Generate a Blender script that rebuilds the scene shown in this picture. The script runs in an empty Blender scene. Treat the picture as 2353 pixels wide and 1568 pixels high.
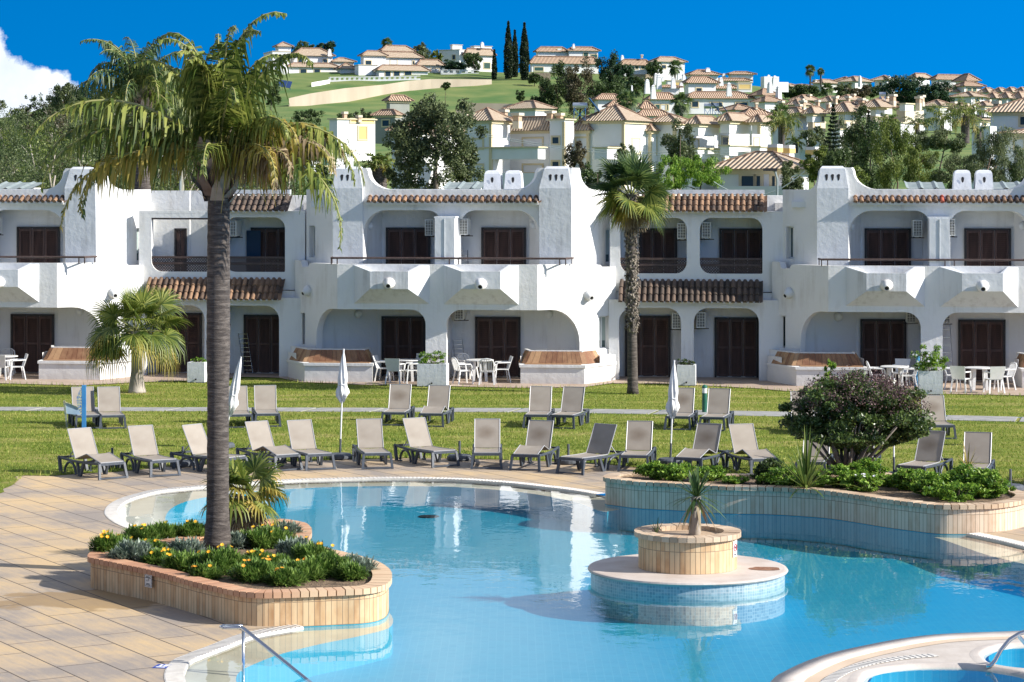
import bpy, bmesh, math, random
import numpy as np
from mathutils import Vector, Matrix, noise
from mathutils.geometry import delaunay_2d_cdt
R = math.radians
S = bpy.context.scene
col = S.collection
rng = random.Random(7)

# ---------------------------------------------------------------- camera, sky, sun
H, F, HZ, CX = 6.4, 5600.0, 438.0, 1176.5        # eye height, focal length / horizon / centre on a 2353 px wide picture
cam_d = bpy.data.cameras.new('camera'); cam = bpy.data.objects.new('camera', cam_d); col.objects.link(cam)
cam.location = (0, 0, H); cam.rotation_euler = (R(90), 0, 0)
cam_d.sensor_width = 36; cam_d.lens = 36*F/2353; cam_d.shift_y = -(784-HZ)/2353
cam_d.clip_start = 1; cam_d.clip_end = 6000
S.camera = cam
SUN_A, SUN_E = R(16), R(30)                      # azimuth from +X towards the viewer, elevation
sdir = Vector((math.cos(SUN_A)*math.cos(SUN_E), -math.sin(SUN_A)*math.cos(SUN_E), math.sin(SUN_E)))
sun_d = bpy.data.lights.new('sun', 'SUN'); sun = bpy.data.objects.new('sun', sun_d); col.objects.link(sun)
sun_d.energy = 5.0; sun_d.angle = R(.5); sun_d.color = (1, .955, .885)
sun.rotation_euler = (-sdir).to_track_quat('-Z', 'Y').to_euler()
S.view_settings.view_transform = 'Standard'; S.view_settings.look = 'None'
S.view_settings.exposure = 0.65; S.view_settings.gamma = 1
W_ = bpy.data.worlds.new('World'); S.world = W_; W_.use_nodes = True
def build_world():
    nt = W_.node_tree; N = nt.nodes; L = nt.links; N.clear()
    def n(t, **k):
        x = N.new(t)
        for a, b in k.items(): setattr(x, a, b)
        return x
    def m(op, a, b=None, c=None, clamp=False):
        x = n('ShaderNodeMath', operation=op); x.use_clamp = clamp
        for i, v in enumerate((a, b, c)):
            if v is None: continue
            if isinstance(v, (int, float)): x.inputs[i].default_value = v
            else: L.new(v, x.inputs[i])
        return x.outputs[0]
    tc = n('ShaderNodeTexCoord'); sp = n('ShaderNodeSeparateXYZ'); L.new(tc.outputs['Generated'], sp.inputs[0])
    X, Y, Z = sp.outputs
    # sky sampled a little above the horizon so it stays the deep polarised blue of the photograph
    cb = n('ShaderNodeCombineXYZ'); L.new(X, cb.inputs[0]); L.new(Y, cb.inputs[1])
    L.new(m('ADD', m('MAXIMUM', Z, 0.0), .32), cb.inputs[2])
    nm = n('ShaderNodeVectorMath', operation='NORMALIZE'); L.new(cb.outputs[0], nm.inputs[0])
    sky = n('ShaderNodeTexSky'); sky.sky_type = 'NISHITA'; sky.sun_disc = False
    sky.sun_elevation = SUN_E; sky.sun_rotation = R(90)+SUN_A; sky.altitude = 50; sky.dust_density = .3; sky.ozone_density = 2.5
    L.new(nm.outputs[0], sky.inputs[0])
    hs = n('ShaderNodeHueSaturation'); hs.inputs['Saturation'].default_value = 1.7; hs.inputs['Hue'].default_value = .506
    hs.inputs['Value'].default_value = 1.04
    L.new(sky.outputs[0], hs.inputs['Color'])
    L.new(m('SUBTRACT', 1.7, m('MULTIPLY', m('MULTIPLY', m('SUBTRACT', Z, .13), 6.0, clamp=True), 1.0)), hs.inputs['Saturation'])
    L.new(m('MINIMUM', m('MAXIMUM', m('ADD', 1.13, m('MULTIPLY', X, .7)), .95), 1.3), hs.inputs['Value'])
    # clouds
    nz = n('ShaderNodeTexNoise'); nz.inputs['Scale'].default_value = 3.2; nz.inputs['Detail'].default_value = 9; nz.inputs['Roughness'].default_value = .55
    L.new(tc.outputs['Generated'], nz.inputs['Vector'])
    nf = n('ShaderNodeTexNoise'); nf.inputs['Scale'].default_value = 34; nf.inputs['Detail'].default_value = 8; nf.inputs['Roughness'].default_value = .6
    L.new(tc.outputs['Generated'], nf.inputs['Vector'])
    ym = m('MAXIMUM', Y, .01); tx = m('DIVIDE', X, ym); tz = m('DIVIDE', Z, ym)
    line = m('ADD', m('MULTIPLY', m('MAXIMUM', m('SUBTRACT', -.174, tx), 0.0), .70), .040)
    line = m('SUBTRACT', line, m('MULTIPLY', m('MAXIMUM', m('SUBTRACT', tx, -.178), 0.0), 2.5))
    f = m('ADD', m('SUBTRACT', line, tz), m('MULTIPLY', m('SUBTRACT', nf.outputs['Fac'], .5), .045))
    low = m('MULTIPLY', f, 260.0, clamp=True)
    low = m('MULTIPLY', low, m('GREATER_THAN', Y, 0.0))
    # high thin clouds, more of them to the left and behind
    cov = m('MULTIPLY', m('MULTIPLY', m('SUBTRACT', Z, .10), 12.0, clamp=True), m('SUBTRACT', 1.0, m('MULTIPLY', m('MULTIPLY', m('SUBTRACT', Z, .3), 3.0, clamp=True), .75)))
    bias = m('MULTIPLY', m('SUBTRACT', .065, tx), 3.2)
    bias = m('MINIMUM', m('MAXIMUM', bias, -.3), .30)
    bias = m('ADD', m('MULTIPLY', bias, m('GREATER_THAN', Y, 0.0)), .0)
    hi = m('MULTIPLY', m('ADD', m('SUBTRACT', nz.outputs['Fac'], .46), bias), 3.5, clamp=True)
    hi = m('MULTIPLY', m('MULTIPLY', hi, cov), .68)
    tot = m('MAXIMUM', low, hi)
    shade = n('ShaderNodeMixRGB'); shade.inputs[1].default_value = (3.8, 4.5, 5.6, 1); shade.inputs[2].default_value = (7.6, 7.8, 8.0, 1)
    L.new(nf.outputs['Fac'], shade.inputs[0])
    mx = n('ShaderNodeMixRGB'); L.new(tot, mx.inputs[0]); L.new(hs.outputs[0], mx.inputs[1]); L.new(shade.outputs[0], mx.inputs[2])
    bg = n('ShaderNodeBackground'); bg.inputs[1].default_value = .11; L.new(mx.outputs[0], bg.inputs[0])
    out = n('ShaderNodeOutputWorld'); L.new(bg.outputs[0], out.inputs[0])
build_world()
S.cycles.max_bounces = 8; S.cycles.diffuse_bounces = 3; S.cycles.glossy_bounces = 3; S.cycles.transparent_max_bounces = 12
S.cycles.caustics_reflective = False; S.cycles.caustics_refractive = False
S.cycles.use_denoising = True

# ---------------------------------------------------------------- small helpers
def P(x, y, d): return Vector(((x-CX)*d/F, d, H-(y-HZ)*d/F))
def G(x, y, z=0.0): return P(x, y, (H-z)*F/(y-HZ))
def tag(o, label=None, cat=None, group=None, kind=None):
    if label: o['label'] = label
    if cat: o['category'] = cat
    if group: o['group'] = group
    if kind: o['kind'] = kind
    return o
def empty(name, loc, rz=0, **k):
    o = bpy.data.objects.new(name, None); col.objects.link(o); o.location = loc; o.rotation_euler = (0, 0, rz)
    o.empty_display_size = .3
    return tag(o, **k)
def kids(o): return [c for c in bpy.data.objects if c.parent == o]
def copy_tree(o, loc=None, rz=None, parent=None, scale=None, **k):
    c = o.copy(); col.objects.link(c)
    if parent is not None: c.parent = parent
    if loc is not None: c.location = loc
    if rz is not None: c.rotation_euler = (0, 0, rz)
    if scale is not None: c.scale = (scale,)*3 if not hasattr(scale, '__len__') else scale
    for ch in o.children: copy_tree(ch, parent=c)
    for a, b in k.items():
        if b: c['category' if a == 'cat' else a] = b
    return c
class MB:
    """collects faces; build() links them as one mesh object"""
    def __init__(s): s.v = []; s.f = []; s.uv = None; s.n = 0
    def add(s, vs, fs, M=None, uvs=None):
        vs = [Vector(v) for v in vs]
        if M is not None: vs = [M @ v for v in vs]
        b = len(s.v); s.v += [tuple(v) for v in vs]; s.f += [tuple(i+b for i in f) for f in fs]
        if uvs is not None:
            if s.uv is None: s.uv = {}
            k0 = len(s.f)-len(fs)
            for j, u in enumerate(uvs): s.uv[k0+j] = u
        return s
    def box(s, c, size, M=None, rz=0, taper=(1, 1)):
        x, y, z = [a/2 for a in size]; tx, ty = taper
        vs = [(-x, -y, -z), (x, -y, -z), (x, y, -z), (-x, y, -z), (-x*tx, -y*ty, z), (x*tx, -y*ty, z), (x*tx, y*ty, z), (-x*tx, y*ty, z)]
        T = Matrix.Translation(c) @ Matrix.Rotation(rz, 4, 'Z')
        if M is not None: T = M @ T
        return s.add(vs, [(0, 3, 2, 1), (4, 5, 6, 7), (0, 1, 5, 4), (1, 2, 6, 5), (2, 3, 7, 6), (3, 0, 4, 7)], T)
    def bar(s, a, b, w, t=None, M=None, up=(0, 0, 1)):
        a = Vector(a); b = Vector(b); d = b-a; Ln = d.length
        if Ln < 1e-6: return s
        d.normalize(); u = Vector(up)
        if abs(d.dot(u)) > .95: u = Vector((0, 1, 0))
        sx = d.cross(u).normalized(); sy = sx.cross(d).normalized(); t = w if t is None else t
        T = Matrix((sx, sy, d)).transposed().to_4x4(); T.translation = (a+b)/2
        if M is not None: T = M @ T
        return s.box((0, 0, 0), (w, t, Ln), T)
    def tube(s, pts, r, n=8, M=None, cap=True, closed=False):
        pts = [Vector(p) for p in pts]; k = len(pts)
        rs = r if hasattr(r, '__len__') else [r]*k
        vs, fs = [], []
        ref = None
        for i, p in enumerate(pts):
            if closed: t = pts[(i+1) % k]-pts[i-1]
            else: t = pts[min(i+1, k-1)]-pts[max(i-1, 0)]
            t.normalize()
            if ref is None:
                ref = Vector((0, 0, 1)) if abs(t.z) < .9 else Vector((1, 0, 0))
            a = (ref - t*ref.dot(t)).normalized(); ref = a; b = t.cross(a)
            for j in range(n):
                q = 2*math.pi*j/n
                vs.append(p+(a*math.cos(q)+b*math.sin(q))*rs[i])
        for i in range(k if closed else k-1):
            for j in range(n):
                fs.append((i*n+j, i*n+(j+1) % n, ((i+1) % k)*n+(j+1) % n, ((i+1) % k)*n+j))
        if cap and not closed:
            fs.append(tuple(range(n))[::-1]); fs.append(tuple((k-1)*n+j for j in range(n)))
        return s.add(vs, fs, M)
    def lathe(s, prof, n=16, M=None, c=(0, 0, 0)):
        vs, fs = [], []
        for r_, z in prof:
            for j in range(n):
                q = 2*math.pi*j/n; vs.append((c[0]+r_*math.cos(q), c[1]+r_*math.sin(q), c[2]+z))
        for i in range(len(prof)-1):
            for j in range(n): fs.append((i*n+j, i*n+(j+1) % n, (i+1)*n+(j+1) % n, (i+1)*n+j))
        fs.append(tuple(range(n))[::-1]); fs.append(tuple((len(prof)-1)*n+j for j in range(n)))
        return s.add(vs, fs, M)
    def prism(s, poly, z0, z1, M=None, top=1.0, topc=None):
        k = len(poly); c = topc or (sum(p[0] for p in poly)/k, sum(p[1] for p in poly)/k)
        vs = [(p[0], p[1], z0) for p in poly]+[(c[0]+(p[0]-c[0])*top, c[1]+(p[1]-c[1])*top, z1) for p in poly]
        fs = [tuple(range(k))[::-1], tuple(range(k, 2*k))]+[(i, (i+1) % k, (i+1) % k+k, i+k) for i in range(k)]
        return s.add(vs, fs, M)
    def build(s, name, mat, parent=None, smooth=False, world=False, **k):
        me = bpy.data.meshes.new(name)
        vs = s.v
        if world and parent is not None:
            T = (Matrix.Translation(parent.location) @ parent.rotation_euler.to_matrix().to_4x4()).inverted()
            vs = [tuple(T @ Vector(v)) for v in vs]
        me.from_pydata(vs, [], s.f)
        if s.uv:
            ul = me.uv_layers.new(name='uv')
            dat = [0.0]*(2*len(me.loops))
            for p in me.polygons:
                u = s.uv.get(p.index)
                if u:
                    for j, li in enumerate(p.loop_indices): dat[2*li], dat[2*li+1] = u[j]
            ul.data.foreach_set('uv', dat)
        bm = bmesh.new(); bm.from_mesh(me)
        if len(bm.faces) < 60000 and not getattr(s, 'keep', False): bmesh.ops.recalc_face_normals(bm, faces=bm.faces)
        bm.to_mesh(me); bm.free()
        if smooth: me.polygons.foreach_set('use_smooth', [True]*len(me.polygons))
        mm = mat if isinstance(mat, (list, tuple)) else [mat]
        for q in mm: me.materials.append(q)
        o = bpy.data.objects.new(name, me); col.objects.link(o)
        if parent is not None: o.parent = parent
        return tag(o, **k)
def np_mesh(name, V, Fq, mat, parent=None, mi=None, smooth=False, normals=None, **k):
    """V (n,3), Fq (m,4 or 3) arrays -> object"""
    V = np.asarray(V, dtype=np.float32); Fq = np.asarray(Fq, dtype=np.int32)
    me = bpy.data.meshes.new(name); m_, q = Fq.shape
    me.vertices.add(len(V)); me.vertices.foreach_set('co', V.ravel())
    me.loops.add(m_*q); me.loops.foreach_set('vertex_index', Fq.ravel())
    me.polygons.add(m_); me.polygons.foreach_set('loop_start', np.arange(0, m_*q, q, dtype=np.int32))
    me.polygons.foreach_set('loop_total', np.full(m_, q, dtype=np.int32))
    for x in (mat if isinstance(mat, (list, tuple)) else [mat]): me.materials.append(x)
    if mi is not None: me.polygons.foreach_set('material_index', np.asarray(mi, dtype=np.int32))
    me.update(calc_edges=True); me.validate()
    if smooth: me.polygons.foreach_set('use_smooth', [True]*len(me.polygons))
    o = bpy.data.objects.new(name, me); col.objects.link(o)
    if parent is not None: o.parent = parent
    return tag(o, **k)
def catmull(pts, n=8, closed=True):
    pts = [Vector((p[0], p[1])) for p in pts]; k = len(pts); out = []
    rngi = range(k) if closed else range(k-1)
    for i in rngi:
        p0 = pts[(i-1) % k] if closed or i > 0 else pts[0]*2-pts[1]
        p1 = pts[i]; p2 = pts[(i+1) % k]
        p3 = pts[(i+2) % k] if closed or i+2 < k else pts[-1]*2-pts[-2]
        for j in range(n):
            t = j/n
            out.append(.5*((2*p1)+(p2-p0)*t+(2*p0-5*p1+4*p2-p3)*t*t+(3*p1-p0-3*p2+p3)*t**3))
    if not closed: out.append(pts[-1])
    return out
def resample(pts, step, closed=True):
    pts = [Vector(p) for p in pts]
    if closed: pts = pts+[pts[0]]
    L_ = [0]
    for a, b in zip(pts, pts[1:]): L_.append(L_[-1]+(b-a).length)
    n = max(3, round(L_[-1]/step)); out = []; j = 0
    for i in range(n if closed else n+1):
        t = L_[-1]*i/n
        while j < len(L_)-2 and L_[j+1] < t: j += 1
        out.append(pts[j].lerp(pts[j+1], (t-L_[j])/max(L_[j+1]-L_[j], 1e-9)))
    return out
def offset(pts, d, closed=True):
    k = len(pts); out = []
    for i, p in enumerate(pts):
        a = pts[i-1] if (closed or i > 0) else p; b = pts[(i+1) % k] if (closed or i < k-1) else p
        t = (b-a); t = t.normalized() if t.length > 0 else Vector((1, 0))
        out.append(p+Vector((t.y, -t.x))*d)
    return out
def area(p): return .5*sum(p[i-1].x*p[i].y-p[i].x*p[i-1].y for i in range(len(p)))
def ccw(p): return p if area(p) > 0 else p[::-1]
def gpoly(px, z=0.0, n=6, closed=True):
    """a list of picture points lying on the plane z -> smooth ground curve"""
    q = [G(x, y, z) for x, y in px]
    return catmull([(v.x, v.y) for v in q], n, closed)
def inside(p, poly):
    x, y = p; c = False; k = len(poly)
    for i in range(k):
        a, b = poly[i-1], poly[i]
        if (a[1] > y) != (b[1] > y) and x < (b[0]-a[0])*(y-a[1])/(b[1]-a[1])+a[0]: c = not c
    return c
def cdt(outline, holes=(), extra=()):
    vs, es = [], []
    for loop in [outline]+list(holes):
        b = len(vs); k = len(loop); vs += [Vector((p[0], p[1])) for p in loop]; es += [(b+i, b+(i+1) % k) for i in range(k)]
    for a, b in extra:
        q = len(vs); vs += [Vector(a), Vector(b)]; es.append((q, q+1))
    V, _, Fc, *_r = delaunay_2d_cdt(vs, es, [], 0, 1e-5)
    keep = []
    for f in Fc:
        c = sum((V[i] for i in f), Vector((0, 0)))/len(f)
        if inside(c, outline) and not any(inside(c, h) for h in holes): keep.append(tuple(f))
    return V, keep
def sheet(name, outline, holes, z, mat, parent=None, **k):
    V, Fc = cdt(outline, holes)
    Fc = [f if (V[f[1]]-V[f[0]]).cross(V[f[2]]-V[f[0]]) > 0 else f[::-1] for f in Fc]
    m_ = MB(); m_.add([(v.x, v.y, z) for v in V], Fc); m_.keep = True
    return m_.build(name, mat, parent, **k)

# ---------------------------------------------------------------- materials
def new_mat(name):
    m_ = bpy.data.materials.new(name); m_.use_nodes = True; nt = m_.node_tree; nt.nodes.clear()
    out = nt.nodes.new('ShaderNodeOutputMaterial'); b = nt.nodes.new('ShaderNodeBsdfPrincipled')
    nt.links.new(b.outputs[0], out.inputs[0]); return m_, nt, b, out
def node(nt, t, ins=None, **k):
    x = nt.nodes.new(t)
    for a, b in k.items(): setattr(x, a, b)
    for a, b in (ins or {}).items():
        if hasattr(b, 'is_linked') or isinstance(b, bpy.types.NodeSocket): nt.links.new(b, x.inputs[a])
        else: x.inputs[a].default_value = b
    return x
def c4(c): return (c[0], c[1], c[2], 1)
def ramp(nt, fac, stops):
    r_ = nt.nodes.new('ShaderNodeValToRGB'); e = r_.color_ramp.elements
    while len(e) < len(stops): e.new(.5)
    for i, (p, c) in enumerate(stops): e[i].position = p; e[i].color = c4(c)
    nt.links.new(fac, r_.inputs[0]); return r_.outputs[0]
def simple(name, c1, c2=None, scale=5, rough=.7, bump=0, bscale=None, metal=0, island=False, detail=4, stretch=None, spec=.5, bdist=.02):
    m_, nt, b, out = new_mat(name)
    b.inputs['Roughness'].default_value = rough; b.inputs['Metallic'].default_value = metal
    b.inputs['Specular IOR Level'].default_value = spec
    tc = node(nt, 'ShaderNodeTexCoord'); vec = tc.outputs['Object']
    if stretch:
        vec = node(nt, 'ShaderNodeMapping', {'Vector': vec, 'Scale': stretch}).outputs[0]
    if c2 is None: b.inputs['Base Color'].default_value = c4(c1)
    else:
        nz = node(nt, 'ShaderNodeTexNoise', {'Vector': vec, 'Scale': scale, 'Detail': detail})
        fac = nz.outputs['Fac']
        if island:
            g = node(nt, 'ShaderNodeNewGeometry')
            a = node(nt, 'ShaderNodeMath', {0: fac, 1: -.5}, operation='ADD'); a2 = node(nt, 'ShaderNodeMath', {0: a.outputs[0], 1: g.outputs['Random Per Island']}, operation='ADD')
            fac = a2.outputs[0]; col_ = ramp(nt, fac, [(.05, c1), (.95, c2)])
        else: col_ = ramp(nt, fac, [(.35, c1), (.65, c2)])
        nt.links.new(col_, b.inputs['Base Color'])
    if bump:
        n2 = node(nt, 'ShaderNodeTexNoise', {'Vector': vec, 'Scale': bscale or scale*6, 'Detail': 5})
        bp = node(nt, 'ShaderNodeBump', {'Height': n2.outputs['Fac'], 'Strength': bump, 'Distance': bdist})
        nt.links.new(bp.outputs[0], b.inputs['Normal'])
    return m_
def leaf_mat(name, stops, trans=.35, rough=.5, gloss=.35, nscale=1.2, namp=.5):
    """foliage: colour varies leaf by leaf and clump by clump"""
    m_, nt, b, out = new_mat(name)
    g = node(nt, 'ShaderNodeNewGeometry'); tc = node(nt, 'ShaderNodeTexCoord')
    nz = node(nt, 'ShaderNodeTexNoise', {'Vector': tc.outputs['Object'], 'Scale': nscale, 'Detail': 3})
    a = node(nt, 'ShaderNodeMath', {0: nz.outputs['Fac'], 1: .5}, operation='SUBTRACT')
    a = node(nt, 'ShaderNodeMath', {0: a.outputs[0], 1: namp*2.4, 2: g.outputs['Random Per Island']}, operation='MULTIPLY_ADD')
    c = ramp(nt, a.outputs[0], stops)
    nt.links.new(c, b.inputs['Base Color']); b.inputs['Roughness'].default_value = rough
    b.inputs['Specular IOR Level'].default_value = gloss
    t = node(nt, 'ShaderNodeBsdfTranslucent', {'Color': c})
    mx = node(nt, 'ShaderNodeMixShader', {0: trans, 1: b.outputs[0], 2: t.outputs[0]})
    nt.links.new(mx.outputs[0], out.inputs[0]); return m_
M = {}
def wall_mat(name, base, dirt, streak=.25, bump=.35):
    m_, nt, b, out = new_mat(name); b.inputs['Roughness'].default_value = .85
    tc = node(nt, 'ShaderNodeTexCoord')
    mp = node(nt, 'ShaderNodeMapping', {'Vector': tc.outputs['Object'], 'Scale': (3.2, 3.2, .28)})
    st = node(nt, 'ShaderNodeTexNoise', {'Vector': mp.outputs[0], 'Scale': 1.5, 'Detail': 5, 'Roughness': .65})
    bl = node(nt, 'ShaderNodeTexNoise', {'Vector': tc.outputs['Object'], 'Scale': .9, 'Detail': 4})
    k = node(nt, 'ShaderNodeMath', {0: st.outputs['Fac'], 1: bl.outputs['Fac']}, operation='MULTIPLY')
    f_ = ramp(nt, k.outputs[0], [(.27, (0, 0, 0)), (.46, (streak,)*3)])
    sz = node(nt, 'ShaderNodeSeparateXYZ', {0: tc.outputs['Object']}); gz = node(nt, 'ShaderNodeMapRange', {0: sz.outputs[2], 1: 0.0, 2: .5, 3: .9, 4: 0.0})
    gm_ = node(nt, 'ShaderNodeMath', {0: gz.outputs[0], 1: bl.outputs['Fac']}, operation='MULTIPLY'); gx = node(nt, 'ShaderNodeMath', {0: f_, 1: gm_.outputs[0]}, operation='MAXIMUM')
    mx = node(nt, 'ShaderNodeMixRGB', {0: gx.outputs[0], 1: c4(base), 2: c4(dirt)})
    nt.links.new(mx.outputs[0], b.inputs['Base Color'])
    n2 = node(nt, 'ShaderNodeTexNoise', {'Vector': tc.outputs['Object'], 'Scale': 5, 'Detail': 7, 'Roughness': .6})
    bp = node(nt, 'ShaderNodeBump', {'Height': n2.outputs['Fac'], 'Strength': bump, 'Distance': .05})
    nt.links.new(bp.outputs[0], b.inputs['Normal']); return m_
M['stucco'] = wall_mat('white_stucco', (.76, .755, .735), (.48, .44, .38), .5)
M['parapet'] = wall_mat('weathered_stucco', (.66, .68, .70), (.36, .36, .36), .7, .30)
M['wood'] = simple('dark_wood', (.05, .026, .02), (.095, .047, .034), 9, .6, .4, 40, stretch=(1, 1, .15))
M['wood_black'] = simple('dark_frame', (.016, .014, .015), (.03, .022, .02), 8, .55)
M['bench_wood'] = simple('bench_planks', (.20, .09, .045), (.42, .25, .13), 6, .65, .3, 30, island=True)
M['rail'] = simple('rail_wood', (.05, .03, .026), (.10, .065, .055), 12, .5)
M['tile'] = simple('roof_tile', (.07, .048, .036), (.34, .20, .115), 3.5, .85, .5, 22, island=True)
M['tile_dark'] = simple('mossy_roof_tile', (.055, .045, .038), (.16, .11, .08), 3.5, .9, .5, 22, island=True)
M['tile_edge'] = simple('tile_mortar', (.62, .62, .62), (.75, .75, .74), 8, .85)
M['metal_grey'] = simple('grey_sheet', (.20, .25, .25), (.30, .34, .33), 3, .55, .1)
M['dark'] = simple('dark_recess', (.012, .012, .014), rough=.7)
M['plastic'] = simple('white_plastic', (.80, .80, .78), (.72, .72, .70), 6, .4)
M['ac'] = simple('air_unit_enamel', (.74, .74, .70), (.66, .66, .62), 3, .45)
M['glass'] = simple('window_glass', (.05, .09, .10), rough=.08, spec=.8)
M['blind'] = simple('window_blind', (.35, .42, .40), rough=.5)
M['steel'] = simple('steel', (.62, .63, .65), rough=.18, metal=1)
M['frame_w'] = simple('white_frame', (.78, .78, .77), rough=.5)

# ---------------------------------------------------------------- ground: lawn, path, deck, pool
def grass_mat():
    m_, nt, b, out = new_mat('lawn_grass'); b.inputs['Roughness'].default_value = .9; b.inputs['Specular IOR Level'].default_value = .15
    tc = node(nt, 'ShaderNodeTexCoord')
    mp = node(nt, 'ShaderNodeMapping', {'Vector': tc.outputs['Object'], 'Scale': (.22, .75, 1)})
    big = node(nt, 'ShaderNodeTexNoise', {'Vector': mp.outputs[0], 'Scale': 1.1, 'Detail': 6, 'Roughness': .65})
    mp2 = node(nt, 'ShaderNodeMapping', {'Vector': tc.outputs['Object'], 'Scale': (.8, 1.6, 1)})
    fine = node(nt, 'ShaderNodeTexNoise', {'Vector': mp2.outputs[0], 'Scale': 9, 'Detail': 6, 'Roughness': .8})
    s_ = node(nt, 'ShaderNodeMath', {0: fine.outputs['Fac'], 1: .55}, operation='MULTIPLY')
    s_ = node(nt, 'ShaderNodeMath', {0: big.outputs['Fac'], 1: .75, 2: s_.outputs[0]}, operation='MULTIPLY_ADD')
    c = ramp(nt, s_.outputs[0], [(.46, (.075, .13, .014)), (.58, (.16, .22, .026)), (.68, (.26, .29, .05)), (.78, (.42, .37, .13))])
    nt.links.new(c, b.inputs['Base Color'])
    bp = node(nt, 'ShaderNodeBump', {'Height': fine.outputs['Fac'], 'Strength': .9, 'Distance': .12})
    nt.links.new(bp.outputs[0], b.inputs['Normal']); return m_
M['lawn'] = grass_mat()
M['path'] = simple('path_concrete', (.26, .26, .25), (.36, .355, .34), 2.5, .85, .3, 30)
M['patio'] = simple('patio_paving', (.38, .28, .21), (.46, .36, .28), 1.2, .7, .1)
def deck_mat():
    m_, nt, b, out = new_mat('deck_pavers')
    tc = node(nt, 'ShaderNodeTexCoord')
    mp = node(nt, 'ShaderNodeMapping', {'Vector': tc.outputs['Object'], 'Rotation': (0, 0, R(58.5))})
    wob = node(nt, 'ShaderNodeTexNoise', {'Vector': tc.outputs['Object'], 'Scale': .8, 'Detail': 2})
    br = node(nt, 'ShaderNodeTexBrick', {'Vector': mp.outputs[0], 'Scale': 1.0, 'Mortar Size': .012, 'Brick Width': 1.9, 'Row Height': .66, 'Mortar Smooth': .1,
              'Color1': (0, 0, 0, 1), 'Color2': (1, 1, 1, 1), 'Mortar': (.5, .5, .5, 1)}, offset=.37)
    nz = node(nt, 'ShaderNodeTexNoise', {'Vector': tc.outputs['Object'], 'Scale': .45, 'Detail': 6, 'Roughness': .6})
    gr = node(nt, 'ShaderNodeTexNoise', {'Vector': mp.outputs[0], 'Scale': 26, 'Detail': 6, 'Roughness': .75})
    mp3 = node(nt, 'ShaderNodeMapping', {'Vector': mp.outputs[0], 'Scale': (.6, 5, 1)})
    band = node(nt, 'ShaderNodeTexNoise', {'Vector': mp3.outputs[0], 'Scale': 2.2, 'Detail': 5})
    f_ = node(nt, 'ShaderNodeMath', {0: br.outputs['Color'], 1: .10, 2: nz.outputs['Fac']}, operation='MULTIPLY_ADD')
    f_ = node(nt, 'ShaderNodeMath', {0: band.outputs['Fac'], 1: .3, 2: f_.outputs[0]}, operation='MULTIPLY_ADD')
    c = ramp(nt, f_.outputs[0], [(.58, (.30, .255, .215)), (.70, (.43, .335, .235)), (.86, (.57, .41, .225))])
    c2 = node(nt, 'ShaderNodeMixRGB', {0: .22, 1: c, 2: gr.outputs['Fac']}, blend_type='OVERLAY')
    # damp, rust coloured stain beside the flower bed
    st = G(230, 1378); sx = node(nt, 'ShaderNodeVectorMath', {0: tc.outputs['Object'], 1: (st.x, st.y, 0)}, operation='SUBTRACT')
    mp4 = node(nt, 'ShaderNodeMapping', {'Vector': sx.outputs[0], 'Rotation': (0, 0, R(25)), 'Scale': (.42, .75, 0)})
    ln = node(nt, 'ShaderNodeVectorMath', {0: mp4.outputs[0]}, operation='LENGTH')
    n5 = node(nt, 'ShaderNodeTexNoise', {'Vector': tc.outputs['Object'], 'Scale': 1.6, 'Detail': 5})
    k = node(nt, 'ShaderNodeMath', {0: n5.outputs['Fac'], 1: 1.7, 2: ln.outputs[1]}, operation='MULTIPLY_ADD')
    kk = ramp(nt, k.outputs[0], [(.0, (1, 1, 1)), (.5, (1, 1, 1))])
    mr = node(nt, 'ShaderNodeMapRange', {0: k.outputs[0], 1: 1.45, 2: 1.6, 3: .75, 4: 0.0})
    c3 = node(nt, 'ShaderNodeMixRGB', {0: mr.outputs[0], 1: c2.outputs[0], 2: (.29, .185, .075, 1)})
    fin = node(nt, 'ShaderNodeMixRGB', {0: br.outputs['Fac'], 1: c3.outputs[0], 2: (.07, .055, .045, 1)})
    nt.links.new(fin.outputs[0], b.inputs['Base Color']); b.inputs['Roughness'].default_value = .75
    inv = node(nt, 'ShaderNodeMath', {0: br.outputs['Fac'], 1: -1.5, 2: gr.outputs['Fac']}, operation='MULTIPLY_ADD')
    bp = node(nt, 'ShaderNodeBump', {'Height': inv.outputs[0], 'Strength': .35, 'Distance': .012})
    nt.links.new(bp.outputs[0], b.inputs['Normal']); return m_
M['deck'] = deck_mat()

PATIO = [(-500, 886), (0, 883), (180, 888), (330, 880), (470, 876), (560, 868), (640, 870), (690, 880), (850, 887), (1000, 888), (1050, 890), (1190, 893.5), (1340, 892), (1405, 883), (1530, 884), (1600, 887),
         (1745, 895), (1810, 901), (2170, 907), (2353, 911), (2900, 922)]
patio = [G(x, y) for x, y in PATIO]
patio = [(v.x, v.y) for v in patio]
patio_poly = [(-60, 78)] + patio + [(60, 78), (60, 100), (-60, 100)]
patio_poly = [(-60, patio[0][1])] + patio + [(60, patio[-1][1]), (60, 100), (-60, 100)]
po = sheet('patio', [Vector(p) for p in patio_poly], [], .03, M['patio'], kind='structure')
LAWN = [(-900, 1140), (-300, 1140), (-20, 1136), (8, 1124), (30, 1115), (40, 1103), (34, 1096), (60, 1093.5), (120, 1094), (190, 1089), (290, 1083), (416, 1070), (560, 1066), (756, 1058), (918, 1054), (1078, 1055), (1285, 1062),
        (1418, 1070), (1500, 1080), (1620, 1096), (1800, 1108), (2100, 1114), (2353, 1118), (2900, 1125)]
lawn_front = catmull([(G(x, y).x, G(x, y).y) for x, y in LAWN], 5, False)
lawn_poly = [Vector(p) for p in lawn_front]+[Vector((140, lawn_front[-1].y)), Vector((140, 130)), Vector((-140, 130)), Vector((-140, lawn_front[0].y))]
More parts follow.
